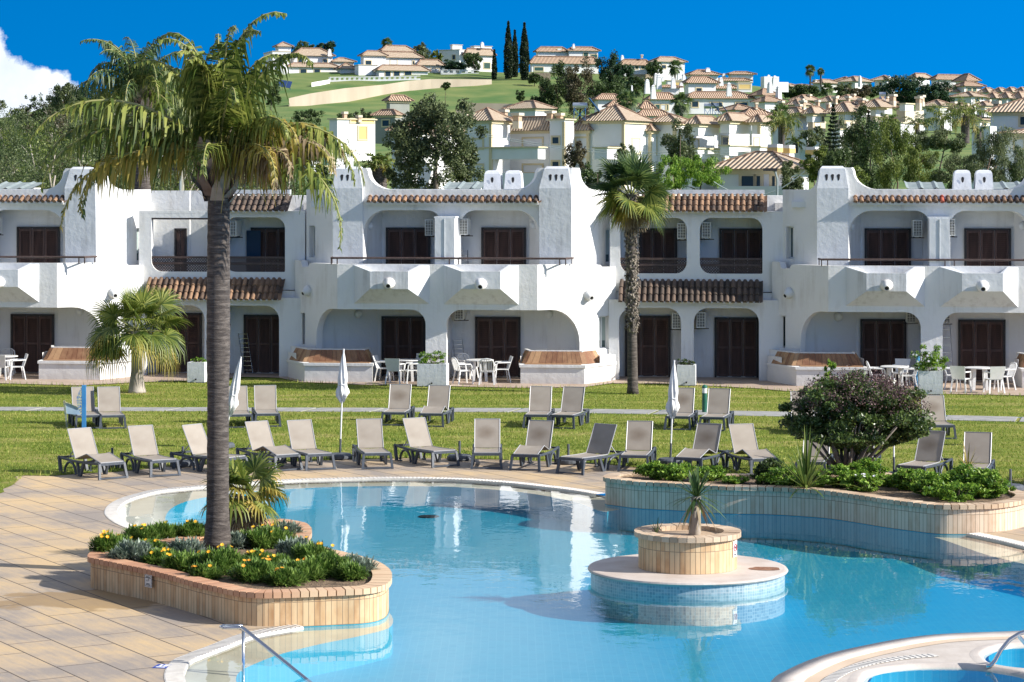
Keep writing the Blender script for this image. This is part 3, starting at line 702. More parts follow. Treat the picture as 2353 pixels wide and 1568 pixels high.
def roman_roof(root, path_u, w_e, z_e, w_t, z_t, du=0, mat=None, pitch=.2, name='tiled_roof', hot=None, M4=None):
    """barrel tiles running down from (w_t,z_t) to the eave (w_e,z_e) between u limits"""
    u0, u1 = path_u; n = max(2, round((u1-u0)/pitch)); p = (u1-u0)/n; m_ = MB(); rr = random.Random(int(abs(u0*100))+3)
    d = Vector((0, w_t-w_e, z_t-z_e)); Ln = d.length; d.normalize(); nn = Vector((0, -d.z, d.y)); nn = nn if nn.z > 0 else -nn
    segs = max(2, round(Ln/.36)); e = MB(); red = MB()
    for i in range(n):
        uc = u0+(i+.5)*p+du
        for s_ in range(segs):
            a, b = Ln*s_/segs-.02, Ln*(s_+1)/segs+.03
            q0, q1 = .074+.0, .062; vs = []
            lift = .022*(1)
            for dist, q, lf in ((a, q0, lift), (b, q1, .0)):
                c = Vector((uc+rr.uniform(-.004, .004), w_e, z_e))+d*dist+nn*(lf+rr.uniform(0, .006))
                for k in range(7):
                    g = math.pi*k/6; vs.append(c+Vector((math.cos(g)*q, 0, 0))+nn*(math.sin(g)*q*1.15))
            tgt = red if hot is not None and i == hot and s_ < segs else m_
            tgt.add(vs, [(k, k+1, k+8, k+7) for k in range(6)]+[tuple(range(7))])
        # pan tile between covers
        for s_ in range(segs):
            a, b = Ln*s_/segs, Ln*(s_+1)/segs+.02; c0 = Vector((uc+p/2, w_e, z_e))+d*a+nn*.01; c1 = Vector((uc+p/2, w_e, z_e))+d*b+nn*(-.006)
            h_ = p/2; m_.add([c0+Vector((-h_, 0, 0))+nn*.02, c0-nn*.02, c0+Vector((h_, 0, 0))+nn*.02, c1+Vector((h_, 0, 0))+nn*.02, c1-nn*.02, c1+Vector((-h_, 0, 0))+nn*.02], [(0, 1, 4, 5), (1, 2, 3, 4)])
        # white mortar under each tile mouth
        c = Vector((uc, w_e-.018, z_e-.012)); vs = []
        for y in (0, .10):
            for k in range(7):
                g = math.pi*k/6; vs.append(c+Vector((math.cos(g)*.10, y, math.sin(g)*.085)))
            for k in range(7):
                g = math.pi*(6-k)/6; vs.append(c+Vector((math.cos(g)*.062, y, math.sin(g)*.048-.012)))
        e.add(vs, [(k, k+1, 12-k, 13-k) for k in range(6)]+[(k, k+1, k+15, k+14) for k in range(13)]+[(13, 0, 14, 27)])
    r_ = m_.build(name, mat or M['tile'], root, smooth=False)
    if red.v: red.build('red_tile', simple('new_red_tile', (.36, .07, .04), (.46, .12, .07), 8, .8), r_)
    e.build('mortar_edge', M['tile_edge'], r_)
    return r_
def rail(root, pts, posts, name='handrail', r_=.035):
    m_ = MB(); m_.tube(pts, r_, 8)
    for p, b in posts: m_.bar(p, b, .035)
    return m_.build(name, M['rail'], root)
def lattice(root, u0, u1, z0, z1, w, du=0, r_=.0):
    m_ = MB(); m_.box(((u0+u1)/2+du, w-.01, z1-.035), (u1-u0+.05, .09, .07)); m_.box(((u0+u1)/2+du, w-.005, (z0+z1)/2+.02), (u1-u0, .06, .07))
    b = m_.build('balustrade', M['rail'], root)
    l = MB(); Hh = z1-z0; s_ = .092; k = int((u1-u0+Hh)/s_)
    for sgn in (1, -1):
        for i in range(-1, k+1):
            a = u0+i*s_; 
            if sgn > 0: p, q = (a-Hh, z0), (a, z1)
            else: p, q = (a, z0), (a-Hh, z1)
            # clip in u
            (ua, za), (ub, zb) = sorted([p, q])
            if ub <= u0 or ua >= u1: continue
            if ua < u0: za += (zb-za)*(u0-ua)/(ub-ua); ua = u0
            if ub > u1: zb = za+(zb-za)*(u1-ua)/(ub-ua); ub = u1
            if ub-ua < .01: continue
            l.bar((ua+du, w+.012*sgn, za), (ub+du, w+.012*sgn, zb), .03, .008, up=(0, 1, 0))
    l.build('lattice', M['rail'], b); return b
def window(root, pth, x0, x1, y0, y1, du=0, depth=.22, blind=True, name='window'):
    t0, z1 = pth.tz(x0, y0); t1, _ = pth.tz(x1, y0); z0 = pth.tz(x0, y1)[1]
    def pt(t, d, z): p = pth.at(t); q = pth.at(t, .1); n = (q-p).normalized(); return (p.x+n.x*d+du, p.y+n.y*d, z)
    m_ = MB(); tk = .05; tm = (t0+t1)/2
    def slab(m, ta, tb, za, zb, d0, d1):
        vs = [pt(ta, d0, za), pt(tb, d0, za), pt(tb, d1, za), pt(ta, d1, za), pt(ta, d0, zb), pt(tb, d0, zb), pt(tb, d1, zb), pt(ta, d1, zb)]
        m.add(vs, [(0, 3, 2, 1), (4, 5, 6, 7), (0, 1, 5, 4), (1, 2, 6, 5), (2, 3, 7, 6), (3, 0, 4, 7)])
    for a, b, c, d in ((t0, t1, z1-tk, z1), (t0, t1, z0, z0+tk), (t0, t0+tk, z0+tk, z1-tk), (t1-tk, t1, z0+tk, z1-tk), (tm-tk/2, tm+tk/2, z0+tk, z1-tk)): slab(m_, a, b, c, d, depth, depth+.06)
    f_ = m_.build(name, M['frame_w'], root)
    g = MB(); slab(g, t0+.01, t1-.01, z0+.01, z1-.01, depth+.02, depth+.04); g.build('pane', M['glass'], f_)
    if blind:
        g = MB(); slab(g, t0+tk, t1-tk, z0+(z1-z0)*.25, z1-tk, depth+.012, depth+.018); g.build('blind', M['blind'], f_)
    s_ = MB(); slab(s_, t0, t1, z0-.05, z0-.001, .03, depth+.05); s_.build('sill', M['patio'], f_)
    return t0, t1, z0, z1

# shared plans of a twin block, in metres from the party line of the centre block
PL = Path(px=[(678, 2.0), (775, 0), (1235, 0), (1415, 2.0)])               # ground floor + balcony parapet
PU = Path(px=[(704, 2.2), (768, 1.2), (1314, 1.2), (1417, 3.2)])           # upper wall
Z_FL = 2.95
def twin_block(k, du, label, skip_left=False, extra=None):
    root = empty('apartment_block', TOW(du, 0), -BA, label=label, cat='apartment building', group='white terraced apartment blocks facing the pool')
    hb = solve_z(712, 0, 0)   # underside of the balcony
    zt = solve_z(608, 0, 0)
    # --- lower storey wall and balcony parapet in one strip
    tl, tr = PL.t_px(727), PL.t_px(978); tl2, tr2 = PL.t_px(1026), PL.t_px(1332)
    holes = [hole(tl, tr, .02, hb, (0, 0, .5, 1.0)), hole(tl2, tr2, .02, hb, (0, 0, 1.15, .5))]
    holes = [hole(tl, tr, -.2, hb, (0, 0, .5, 1.0)), hole(tl2, tr2, -.2, hb, (0, 0, 1.15, .5))]
    w_t = [PL.tz(688, 719), PL.tz(701, 719)]; zb = PL.tz(688, 791)[1]
    wl = hole(w_t[0][0], w_t[1][0], zb, w_t[0][1]); holes.append(wl)
    a, b = PL.tz(1377, 727), PL.tz(1402, 727); zb2 = PL.tz(1377, 803)[1]; holes.append(hole(a[0], b[0], zb2, a[1]))
    ht = [Vector((0, -.1))]+[Vector((tl-.001, -.1)), Vector((tl, -.1))]
    T = PL.t[-1]
    # notches near the ends of the parapet
    top = [Vector((T, -.1)), Vector((T, zt-.12)), Vector((T-.55, zt-.12)), Vector((T-.62, zt-.05)), Vector((T-.85, zt-.02)), Vector((T-1.0, zt)),
           Vector((1.05, zt)), Vector((.95, zt-.02)), Vector((.85, zt-.14)), Vector((.45, zt-.14)), Vector((.36, zt+.06)), Vector((0, zt+.08))]
    gaps = []
    outl = [Vector((0, -.1)), Vector((tl, -.1))]+[v for v in holes[0] if v.y > .0][::-1] if False else None
    # outline that walks round the two arches
    def arch_pts(h): 
        u = [v for v in h if v.y > 0.0]; u = sorted(u, key=lambda v: 0); return [v for v in h if v.y > -.19]
    h0 = holes[0]; h1 = holes[1]
    def walk(t0, t1, rl, rr):
        o = [Vector((t0, -.1))]
        for i in range(9): a = R(180-90*i/8); o.append(Vector((t0+rl+rl*math.cos(a), hb-rl+rl*math.sin(a))))
        for i in range(9): a = R(90-90*i/8); o.append(Vector((t1-rr+rr*math.cos(a), hb-rr+rr*math.sin(a))))
        o.append(Vector((t1, -.1))); return o
    outline = [Vector((0, -.1))]+walk(tl, tr, 1.0, .5)+walk(tl2, tr2, .5, 1.15)+top
    m_ = MB(); strip(PL, outline, holes[2:], .28, m_)
    m_.build('front_wall', M['stucco'], root)
    # --- planter troughs swelling out of the parapet, with rain spouts
    for (xa, xb, fa, fb, yb, ys) in ((813, 987, 850, 938, 698, 651), (1019, 1192, 1060, 1150, 700, 653)):
        u0, z1 = UZ(xa, 609.5, 0); u1, _ = UZ(xb, 609, 0); z0 = solve_z(yb, u0, 0)
        wf = -.62; v0, c1 = UZ(fa, 624, wf); v1, _ = UZ(fb, 624, wf); c0 = solve_z(664.5, v0, wf)
        m_ = MB(); e = .001
        out_ = [(u0, e, z0), (u1, e, z0), (u1, e, z1), (u0, e, z1), (v0, wf, c0), (v1, wf, c0), (v1, wf, c1), (v0, wf, c1)]
        ti = .09; i0, i1 = v0+ti, v1-ti
        inn = [(u0+.35, .0, z1-.0), (u1-.35, .0, z1), (i1, wf+ti, c1), (i0, wf+ti, c1)]
        dn = [(u0+.35, .0, c1-.18), (u1-.35, .0, c1-.18), (i1, wf+ti, c1-.18), (i0, wf+ti, c1-.18)]
        vs = out_+inn+dn
        m_.add(vs, [(0, 1, 5, 4), (4, 5, 6, 7), (0, 4, 7, 3), (1, 2, 6, 5), (3, 7, 11, 8), (7, 6, 10, 11), (6, 2, 9, 10), (8, 11, 15, 12), (11, 10, 14, 15), (10, 9, 13, 14), (12, 15, 14, 13)])
        tr_ = m_.build('balcony_trough', M['parapet'], root)
        b_ = MB(); us, zs = UZ((fa+fb)/2, ys, wf)
        b_.lathe([(.21, 0), (.19, .06), (.15, .14), (.11, .22), (.09, .25), (.07, .25), (.055, .18)], 20, Matrix.Translation((us, wf, zs)) @ Matrix.Rotation(R(90+22), 4, 'X'))
        sp_ = b_.build('rain_spout', M['stucco'], tr_, smooth=True)
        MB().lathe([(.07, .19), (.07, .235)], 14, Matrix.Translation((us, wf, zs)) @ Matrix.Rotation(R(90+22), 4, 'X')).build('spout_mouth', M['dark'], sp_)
    for x, y, sg_ in ((708, 669, -1), (1352, 679, 1)):
        t, z = PL.tz(x, y); p = PL.at(t); q = PL.at(t, -.1); n = (q-p).normalized()
        ang = math.atan2(n.x, -n.y)
        T4 = Matrix.Translation((p.x, p.y, z)) @ Matrix.Rotation(ang, 4, 'Z') @ Matrix.Rotation(R(90+20), 4, 'X')
        sp_ = MB().lathe([(.20, 0), (.18, .06), (.12, .16), (.09, .26), (.065, .26), (.05, .2)], 18, T4).build('rain_spout', M['stucco'], root, smooth=True)
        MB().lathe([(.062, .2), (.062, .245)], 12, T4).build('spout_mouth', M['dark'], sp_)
    # --- upper wall with arches, swept parapet and chimney tops
    ze = solve_z(466, 0, .95); ztop = solve_z(436, 0, 1.5)
    ah = solve_z(483.5, 0, 1.2)
    ul, ur = PU.t_px(836), PU.t_px(1015); ul2, ur2 = PU.t_px(1059), PU.t_px(1239)
    hs_ = [hole(ul, ur, Z_FL+.02, ah, (0, 0, .5, .75)), hole(ul2, ur2, Z_FL+.02, ah, (0, 0, .75, .5))]
    a, b = PU.tz(710, 519), PU.tz(724, 519); zb = PU.tz(710, 591)[1]; hs_.append(hole(a[0], b[0], zb, a[1]))
    a, b = PU.tz(1390, 526), PU.tz(1413, 526); zb2u = PU.tz(1390, 606)[1]; hs_.append(hole(a[0], b[0], zb2u, a[1]))
    T = PU.t[-1]; cl0, cl1 = PU.t_px(769), PU.t_px(846); cr0, cr1 = PU.t_px(1235), PU.t_px(1334)
    zc = solve_z(386, 4, 1.2); zp = ztop
    def sweep(t0, t1, up):
        o = []
        for i in range(9):
            q = i/8; a = R(90*q)
            if up: o.append(Vector((t0+(t1-t0)*math.sin(a), zp+(zc-.12-zp)*(1-math.cos(a)))))
            else: o.append(Vector((t0+(t1-t0)*(1-math.cos(a)), zp+(zc-.12-zp)*(1-math.sin(a)))))
        return o
    tl0 = max(.02, cl0-.42)
    lo = Z_FL-.25
    ot = [Vector((0, lo)), Vector((T, lo)), Vector((T, zp))]
    ot += sweep(cr1+.78, cr1, True)[0:]+[Vector((cr1-.05, zc)), Vector((cr0+.08, zc))]+sweep(cr0, cr0-.75, False)
    ot += sweep(cl1+.85, cl1, True)+[Vector((cl1-.06, zc)), Vector((cl0+.08, zc))]+sweep(cl0, tl0, False)
    ot += [Vector((0, zp))] if tl0 > .05 else []
    m_ = MB(); strip(PU, ot, hs_, .3, m_)
    m_.build('upper_wall', M['stucco'], root)
    # chimney shafts: tapering block in front of each tower
    for (xa, xb, xt0, xt1) in ((766, 835, 772, 829), (1240, 1314, 1250, 1308)):
        ua, ub = solve_u(xa, 1.2), solve_u(xb, 1.2); ta, tb = solve_u(xt0, 1.2), solve_u(xt1, 1.2)
        zm = solve_z(433, 0, 1.2); z_top = zc+.02; wf = 1.02
        m_ = MB()
        ring = lambda a_, b_, w0, w1, z: [(a_, w0, z), (b_, w0, z), (b_, w1, z), (a_, w1, z)]
        lev = [ring(ua, ub, wf+.15, 2.0, Z_FL-.2), ring(ua, ub, wf, 2.1, zm), ring(ta+.02, tb-.02, wf+.10, 2.0, z_top-.05), ring(ta+.09, tb-.09, wf+.2, 1.9, z_top+.03)]
        vs = [v for l in lev for v in l]
        m_.add(vs, [(j+4*i, (j+1) % 4+4*i, (j+1) % 4+4*i+4, j+4*i+4) for i in range(3) for j in range(4)]+[(12, 13, 14, 15)])
        ch = m_.build('chimney', M['parapet'], root)
        hm = MB()
        for q in (.27, .5, .73):
            uc = ta+(tb-ta)*q; zc2 = solve_z(405, 0, wf); wq = wf+.075-.012
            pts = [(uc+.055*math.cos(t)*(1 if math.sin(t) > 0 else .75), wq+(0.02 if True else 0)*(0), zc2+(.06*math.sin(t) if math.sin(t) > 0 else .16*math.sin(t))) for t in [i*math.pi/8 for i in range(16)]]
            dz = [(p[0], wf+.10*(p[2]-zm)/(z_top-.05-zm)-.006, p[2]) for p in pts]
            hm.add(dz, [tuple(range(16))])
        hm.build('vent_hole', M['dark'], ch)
    # divider between the two balconies
    ua, ub = solve_u(999, .15), solve_u(1044, .15); zd = solve_z(501, 0, .15)
    m_ = MB(); zd2 = solve_z(497, 0, 1.2)
    vs = [(ua, .15, Z_FL), (ub, .15, Z_FL), (ub, 1.2, Z_FL), (ua, 1.2, Z_FL), (ua, .15, zd), (ub, .15, zd), (ub, 1.2, zd2), (ua, 1.2, zd2)]
    m_.add(vs, [(0, 1, 5, 4), (1, 2, 6, 5), (0, 4, 7, 3), (4, 5, 6, 7)]); m_.box(((ua+ub)/2, .14, (Z_FL+zd)/2), (.012, .02, zd-Z_FL-.05)); m_.box(((ua+ub)/2, .67, zd+.02), (ub-ua+.06, 1.02, .05)); m_.build('balcony_divider', M['parapet'], root)
    # slabs, inner walls, core
    m_ = MB()
    poly = [(p.x, p.y+.05) for p in PL.p]; poly = [(PL.p[0].x+.1, 2.4), (PL.p[1].x, .12), (PL.p[2].x, .12), (PL.p[3].x-.1, 2.4), (PL.p[3].x-.1, 3.4), (PL.p[0].x+.1, 3.4)]
    m_.prism(poly, hb+.04, Z_FL); m_.build('balcony_floor', M['stucco'], root)
    m_ = MB(); inn = Path(px=[(722, 1.45), (801, 1.9), (868, 2.4), (1205, 2.4), (1258, 2.2), (1333, 1.35)])
    strip(inn, hole(0, inn.t[-1], -.1, hb+.05), [], .12, m_)
    up_ = Path(px=[(834, 1.48), (878, 2.45), (1216, 2.45), (1241, 1.48)])
    strip(up_, hole(0, up_.t[-1], Z_FL-.02, ze+.1), [], .12, m_)
    ua = solve_u(992, .3); m_.box((ua+.22, 1.35, hb/2), (.36, 2.15, hb)); m_.box((0, 2.2, (Z_FL+ze)/2), (.3, .5, ze-Z_FL))
    m_.build('recess_wall', M['stucco'], root)
    m_ = MB(); uL, uR = PL.p[0].x, PU.p[3].x
    vs = [(uL+.1, 3.0), (uR-.05, 3.25), (uR-.05, 10), (uL+.1, 10)]
    m_.prism(vs, -.1, ztop-.45); m_.prism([(PU.p[0].x+.3, 1.55), (PU.p[2].x, 1.55), (uR-.4, 3.0), (uR-.4, 3.3), (PU.p[0].x+.3, 3.3)], ah+.1, ztop-.4); m_.build('core', M['stucco'], root)
    # tiles
    r0, r1 = solve_u(841, .95), solve_u(1237, .95)
    roman_roof(root, (r0, r1), .92, ze, 1.5, solve_z(444.5, 0, 1.5), pitch=.205, mat=M['tile'], hot={2: 14}.get(k), name='tiled_eave')
    MB().box(((r0+r1)/2, 1.14, ze-.04), (r1-r0, .32, .06)).build('eave_band', M['stucco'], root)
    m_ = MB(); m_.box(((r0+r1)/2+.15, 1.50, ztop-.05), (r1-r0+.5, .12, .13)); m_.build('roof_parapet', M['parapet'], root)
    # doors
    for (xa, xb, ya, w, z0) in ((877, 978, 727, 2.37, .03), (1092, 1196, 728, 2.37, .03), (887, 989, 523, 2.42, Z_FL), (1106, 1209, 523, 2.42, Z_FL)):
        u0, z1 = UZ(xa, ya, w); u1 = solve_u(xb, w); shutter_door(root, u0, u1, z0, z1, w)
    # lamps, windows, rail
    for x, y, w in ((848, 519, 1.85), (824, 722, 2.02), (1229, 517, 1.9), (1262, 722, 2.12)):
        u, z = UZ(x, y, w); MB().lathe([(.15, 0), (.15, .03), (.12, .1), (.05, .14)], 16, Matrix.Translation((u, w, z)) @ Matrix.Rotation(R(90), 4, 'X')).build('wall_lamp', M['frame_w'], root, smooth=True)
    window(root, PL, 1377, 1402, 727, 803); window(root, PU, 1390, 1413, 526, 606); window(root, PL, 688, 701, 719, 791, depth=.2, blind=False); window(root, PU, 710, 724, 519, 591, depth=.2, blind=False)
    zr = solve_z(594, 0, 0); ul_, ur_ = solve_u(748, .05), solve_u(1309, .1); c0_, c1_ = solve_u(775, .12), solve_u(1300, .12)
    pts = [(c0_-.28, .75, zr), (c0_-.22, .1, zr), (c1_, .1, zr), (c1_+.18, .9, zr)]
    ps = [((x, .1, zr), (x, .1, zt-.02)) for x in (c0_-.2, c0_+.0, (c0_+c1_)/2-.05, (c0_+c1_)/2+.25, c1_-.2, c1_)]+[((c0_-.27, .6, zr), (c0_-.27, .6, zt-.02)), ((c1_+.15, .8, zr), (c1_+.15, .8, zt))]
    rail(root, pts, ps)
    # benches built into the two terraces
    for left in (1, 0):
        if left: fr = [(662, 1.55), (700, -.35), (856, -.35), (858, .9)]; bk = [(668, 1.75), (706, .35), (838, .35), (852, 1.2)]; ends = (0, 1); yw = (805, 832)
        else: fr = [(1196, .9), (1196, -.35), (1343, -.35), (1414, 1.5)]; bk = [(1204, 1.2), (1216, .35), (1338, .35), (1392, 1.75)]; ends = (1, 1); yw = (809, 835)
        f2 = [Vector((solve_u(x, w), w)) for x, w in fr]; b2 = [Vector((solve_u(x, w), w)) for x, w in bk]
        zs = solve_z(834, 0, -.35)-.04
        poly = [tuple(p) for p in f2]+[tuple(p) for p in b2[::-1]]
        m_ = MB(); m_.prism(poly, 0, zs-.09, top=1); m_.prism([tuple(p) for p in offset(f2, .06, False)]+[tuple(p) for p in b2[::-1]], zs-.088, zs)
        for a_, b_ in ((f2[0], f2[1]), (f2[-2], f2[-1])):
            e0 = a_.lerp(b_, .35) if a_ is f2[0] else b_.lerp(a_, .35)
        eL = f2[0].lerp(f2[1], .5); eR = f2[-1].lerp(f2[-2], .5)
        m_.prism([tuple(f2[0]), tuple(eL), tuple(b2[0].lerp(b2[1], .3)), tuple(b2[0])], zs+.001, zs+.24)
        m_.prism([tuple(eR), tuple(f2[-1]), tuple(b2[-1]), tuple(b2[-1].lerp(b2[-2], .3))], zs+.001, zs+.24)
        bn = m_.build('bench', M['stucco'], root)
        bp_ = Path(uw=[tuple(b2[0].lerp(b2[1], .35)), tuple(b2[1]), tuple(b2[2]), tuple(b2[2].lerp(b2[3], .55))]); m_ = MB(); t = 0; rr = random.Random(left+4)
        while t < bp_.t[-1]-.06:
            w_ = rr.uniform(.12, .2); a, b = bp_.at(t, -.26), bp_.at(min(t+w_-.008, bp_.t[-1]), -.26); c, d = bp_.at(t, -.02), bp_.at(min(t+w_-.008, bp_.t[-1]), -.02)
            z1 = zs+.40
            m_.add([(a.x, a.y, zs+.01), (b.x, b.y, zs+.01), (d.x, d.y, z1), (c.x, c.y, z1), (a.x, a.y+.03, zs), (b.x, b.y+.03, zs), (d.x, d.y+.03, z1), (c.x, c.y+.03, z1)], [(0, 1, 2, 3), (4, 7, 6, 5), (0, 4, 5, 1), (3, 2, 6, 7), (0, 3, 7, 4), (1, 5, 6, 2)]); t += w_
        m_.build('bench_back', M['bench_wood'], bn)
        ip = Path(uw=[tuple(p) for p in b2]); m_ = MB(); strip(ip, hole(0, ip.t[-1], zs-.02, zs+.43), [], .1, m_); m_.build('bench_wall', M['stucco'], bn)
        q = Path(uw=[tuple(p) for p in offset(f2, -.05, False)]); m_ = MB(); tt = q.t[1]+.02
        a, b = q.p[1], q.p[2]; m_.prism([(a.x+.1, a.y+.04), (b.x-.1, b.y+.04), (b.x-.1, .1), (a.x+.1, .1)], zs+.002, zs+.022); m_.build('seat_planks', M['bench_wood'], bn)
    if extra: extra(root)
    return root

twin_block(1, 0, 'white apartment block in the middle, twin balconies and four dark shuttered doors')
twin_block(2, 16.28, 'white apartment block at the right edge, with one bright red tile in its eave')
twin_block(0, -16.35, 'white apartment block at the left edge, behind the low drooping fan palm')

# recessed wings between the blocks
def wing(du, label, open_half=False):
    root = empty('apartment_wing', TOW(du+7.5, 0), -BA, label=label, cat='apartment building', group='recessed wings between the white apartment blocks')
    sh = -7.5
    def U(x, w): return solve_u(x, w)+sh
    uL, uR = solve_u(1400, 1.9)+sh, solve_u(1800, 1.9)+sh
    WL, WU, DL, DU = 1.75, 2.2, 3.05, 3.5
    m_ = MB()
    # lower arches
    pth = Path(uw=[(uL, WL), (uR, WL)])
    def t(x, w=WL): return U(x, w)-uL
    zl = solve_z(708, 8, WL); zeave = solve_z(693, 8, WL)
    def walk(t0, t1, zt_, r_, zb=-.1):
        o = [Vector((t0, zb))]+[Vector((t0+r_+r_*math.cos(R(180-90*i/8)), zt_-r_+r_*math.sin(R(180-90*i/8)))) for i in range(9)]
        return o+[Vector((t1-r_+r_*math.cos(R(90-90*i/8)), zt_-r_+r_*math.sin(R(90-90*i/8)))) for i in range(9)]+[Vector((t1, zb))]
    ol = [Vector((0, -.1))]+walk(t(1422), t(1565), zl, .48)+walk(t(1594), t(1744), zl, .48)+[Vector((uR-uL, -.1)), Vector((uR-uL, zeave+.05)), Vector((0, zeave+.05))]
    strip(pth, ol, [], .3, m_)
    # upper arches
    pu = Path(uw=[(uL, WU), (uR, WU)]); zt1 = solve_z(501, 8, WU); zb1 = solve_z(629, 8, WU); zev = solve_z(486, 8, WU); zlow = solve_z(650, 8, WU)
    hs_ = [hole(U(1425, WU)-uL, U(1578, WU)-uL, zb1, zt1, .38), hole(U(1608, WU)-uL, U(1752, WU)-uL, zb1, zt1, (.38, .05, .38, .38))]
    if open_half:
        hs_ = [hole(U(1431, WU)-uL, U(1583, WU)-uL, zb1, zev+.02, (.38, .2, .0, .0)), hs_[1]]
        hs_[0] = hole(U(1431, WU)-uL, U(1583, WU)-uL, zb1, zt1-.02, (.38, .2, .0, .0))
    strip(pu, [Vector((0, zlow-.3)), Vector((uR-uL, zlow-.3)), Vector((uR-uL, zev)), Vector((0, zev))], hs_, .28, m_)
    m_.build('front_wall', M['stucco'], root)
    ztop = solve_z(437, 8, 2.6)
    m_ = MB()
    m_.prism([(uL, DL+.02), (uR, DL+.02), (uR, DL+.3), (uL, DL+.3)], -.1, 3.1)
    m_.prism([(uL, WL+.31), (uR, WL+.31), (uR, DL+.6), (uL, DL+.6)], zl+.03, Z_FL)
    if open_half:
        um = U(1566, DU)
        m_.prism([(um, DU+.02), (uR, DU+.02), (uR, 10), (um, 10)], Z_FL+.005, ztop-.2)
        m_.prism([(uL, DU+.02), (um-.9, DU+.02), (um-.4, 4.6), (um-.4, 10), (uL, 10)], Z_FL+.005, ztop-.02)
        m_.prism([(um-.9, DU+.05), (um-.01, DU+.02), (um-.01, 4.5), (um-.41, 4.6)], Z_FL+.005, ztop-.02)
    else: m_.prism([(uL, DU+.02), (uR, DU+.02), (uR, 10), (uL, 10)], Z_FL+.005, ztop-.2)
    ux = U(1594, WU); m_.box((U(1593, 2.8), 2.9, (Z_FL+zt1)/2), (.25, 1.1, zt1-Z_FL)); m_.box((U(1580, 2.5), 2.5, zl/2), (.28, 1.0, zl))
    m_.build('inner_wall', M['stucco'], root)
    if not open_half: MB().prism([(uL, WU+.29), (uR, WU+.29), (uR, DU+.1), (uL, DU+.1)], zt1+.04, zev+.0).build('ceiling', M['stucco'], root)
    else: MB().prism([(U(1600, WU), WU+.29), (uR, WU+.29), (uR, DU+.1), (U(1600, WU), DU+.1)], zt1+.04, zev+.0).build('ceiling', M['stucco'], root)
    r0 = U(1418, WL-.3) if not open_half else uL
    r0, r1 = U(1419, 1.5), U(1746, 1.5)
    rt = solve_z(646, 8, 2.2)
    roman_roof(root, (r0, r1), 1.45, zeave-.02, 2.16, rt, pitch=.2, mat=M['tile_dark'] if not open_half else M['tile'], name='porch_roof')
    q0 = U(1590, 1.9) if open_half else U(1414, 1.9)
    q1 = U(1756, 1.9)
    roman_roof(root, (q0, q1), 1.9, zev-.02, 2.75, solve_z(450, 8, 2.75), pitch=.2, mat=M['tile'] if not open_half else M['tile_dark'], name='upper_roof')
    m_ = MB(); m_.box(((q0+q1)/2, 2.85, ztop-.07), (q1-q0, .2, .16))
    if open_half:
        zb_ = solve_z(494, 8, WU); m_.prism([(uL, WU-.0), (q0, WU-.0), (q0, WU+.3), (uL, WU+.3)], zb_+.02, zb_+.03)
    m_.build('roof_parapet', M['parapet'], root)
    doors = [(1437, 1541, 726, DL, .03), (1642, 1743, 729, DL, .03), (1468, 1556, 525, DU, Z_FL), (1653, 1753, 525, DU, Z_FL)]
    if open_half: doors[2] = (1470, 1499, 527, DU, Z_FL); 
    for i, (xa, xb, ya, w, z0) in enumerate(doors):
        shutter_door(root, U(xa, w), U(xb, w), z0, solve_z(ya, 8, w), w, leaves=2 if (open_half and i == 2) else 3)
    zr1, zr0 = solve_z(593, 8, WU), zb1
    lattice(root, hs_[0][0].x+uL if False else U(1425 if not open_half else 1431, WU), U(1578 if not open_half else 1583, WU), zr0, zr1, WU+.1)
    lattice(root, U(1608, WU), U(1752, WU), zr0, zr1, WU+.1)
    if open_half:
        zb_ = solve_z(500, 8, WU); bm_ = MB(); bm_.box(((uL+U(1588, WU))/2+.3, WU+.1, zb_), (U(1588, WU)-uL-.1, .16, .19)); bm_.build('pergola_beam', M['rail'], root)
        d = MB(); d.box((U(1660, DU), DU-.05, Z_FL+1.05), (.5, .03, 2.0)); d.build('glass_door', simple('blue_glass', (.02, .05, .09), rough=.3, spec=.2), root)
    return root
wing(0, 'recessed white wing in the middle with two upper arches above a long tiled porch roof')
wing(-16.35, 'recessed white wing on the left with an open terrace under a brown beam', True)

# air conditioners, standing on brackets against the walls
def air_unit(u, w, z, du, label, face='front'):
    p = TOW(u+du, w, z); root = empty('air_conditioner', p, -BA, label=label, cat='air conditioner', group='air conditioners on the apartment walls')
    MB().box((0, -.15, .27), (.30, .80, .54) if face == 'side' else (.78, .30, .54)).build('casing', M['ac'], root)
    g = MB(); fx, fy = (.0, -.56) if face == 'side' else (0, -.302)
    W2 = .26 if face == 'side' else .40
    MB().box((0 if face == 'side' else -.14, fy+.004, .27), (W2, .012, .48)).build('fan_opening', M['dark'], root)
    for i in range(9): g.box((0 if face == 'side' else -.14, fy-.006, .06+i*.0525), (W2, .012, .014))
    for i in range(4): g.box(((0 if face == 'side' else -.14)-W2/2+W2*i/3, fy-.008, .27), (.012, .012, .47))
    g.build('grille', M['ac'], root)
    b = MB(); b.box((-.1, -.15, -.02), (.03, .7, .035)); b.box((.1, -.15, -.02), (.03, .7, .035)); b.box((0, .0, -.05), (.5, .05, .03)); b.build('bracket', M['wood_black'], root)
    return root
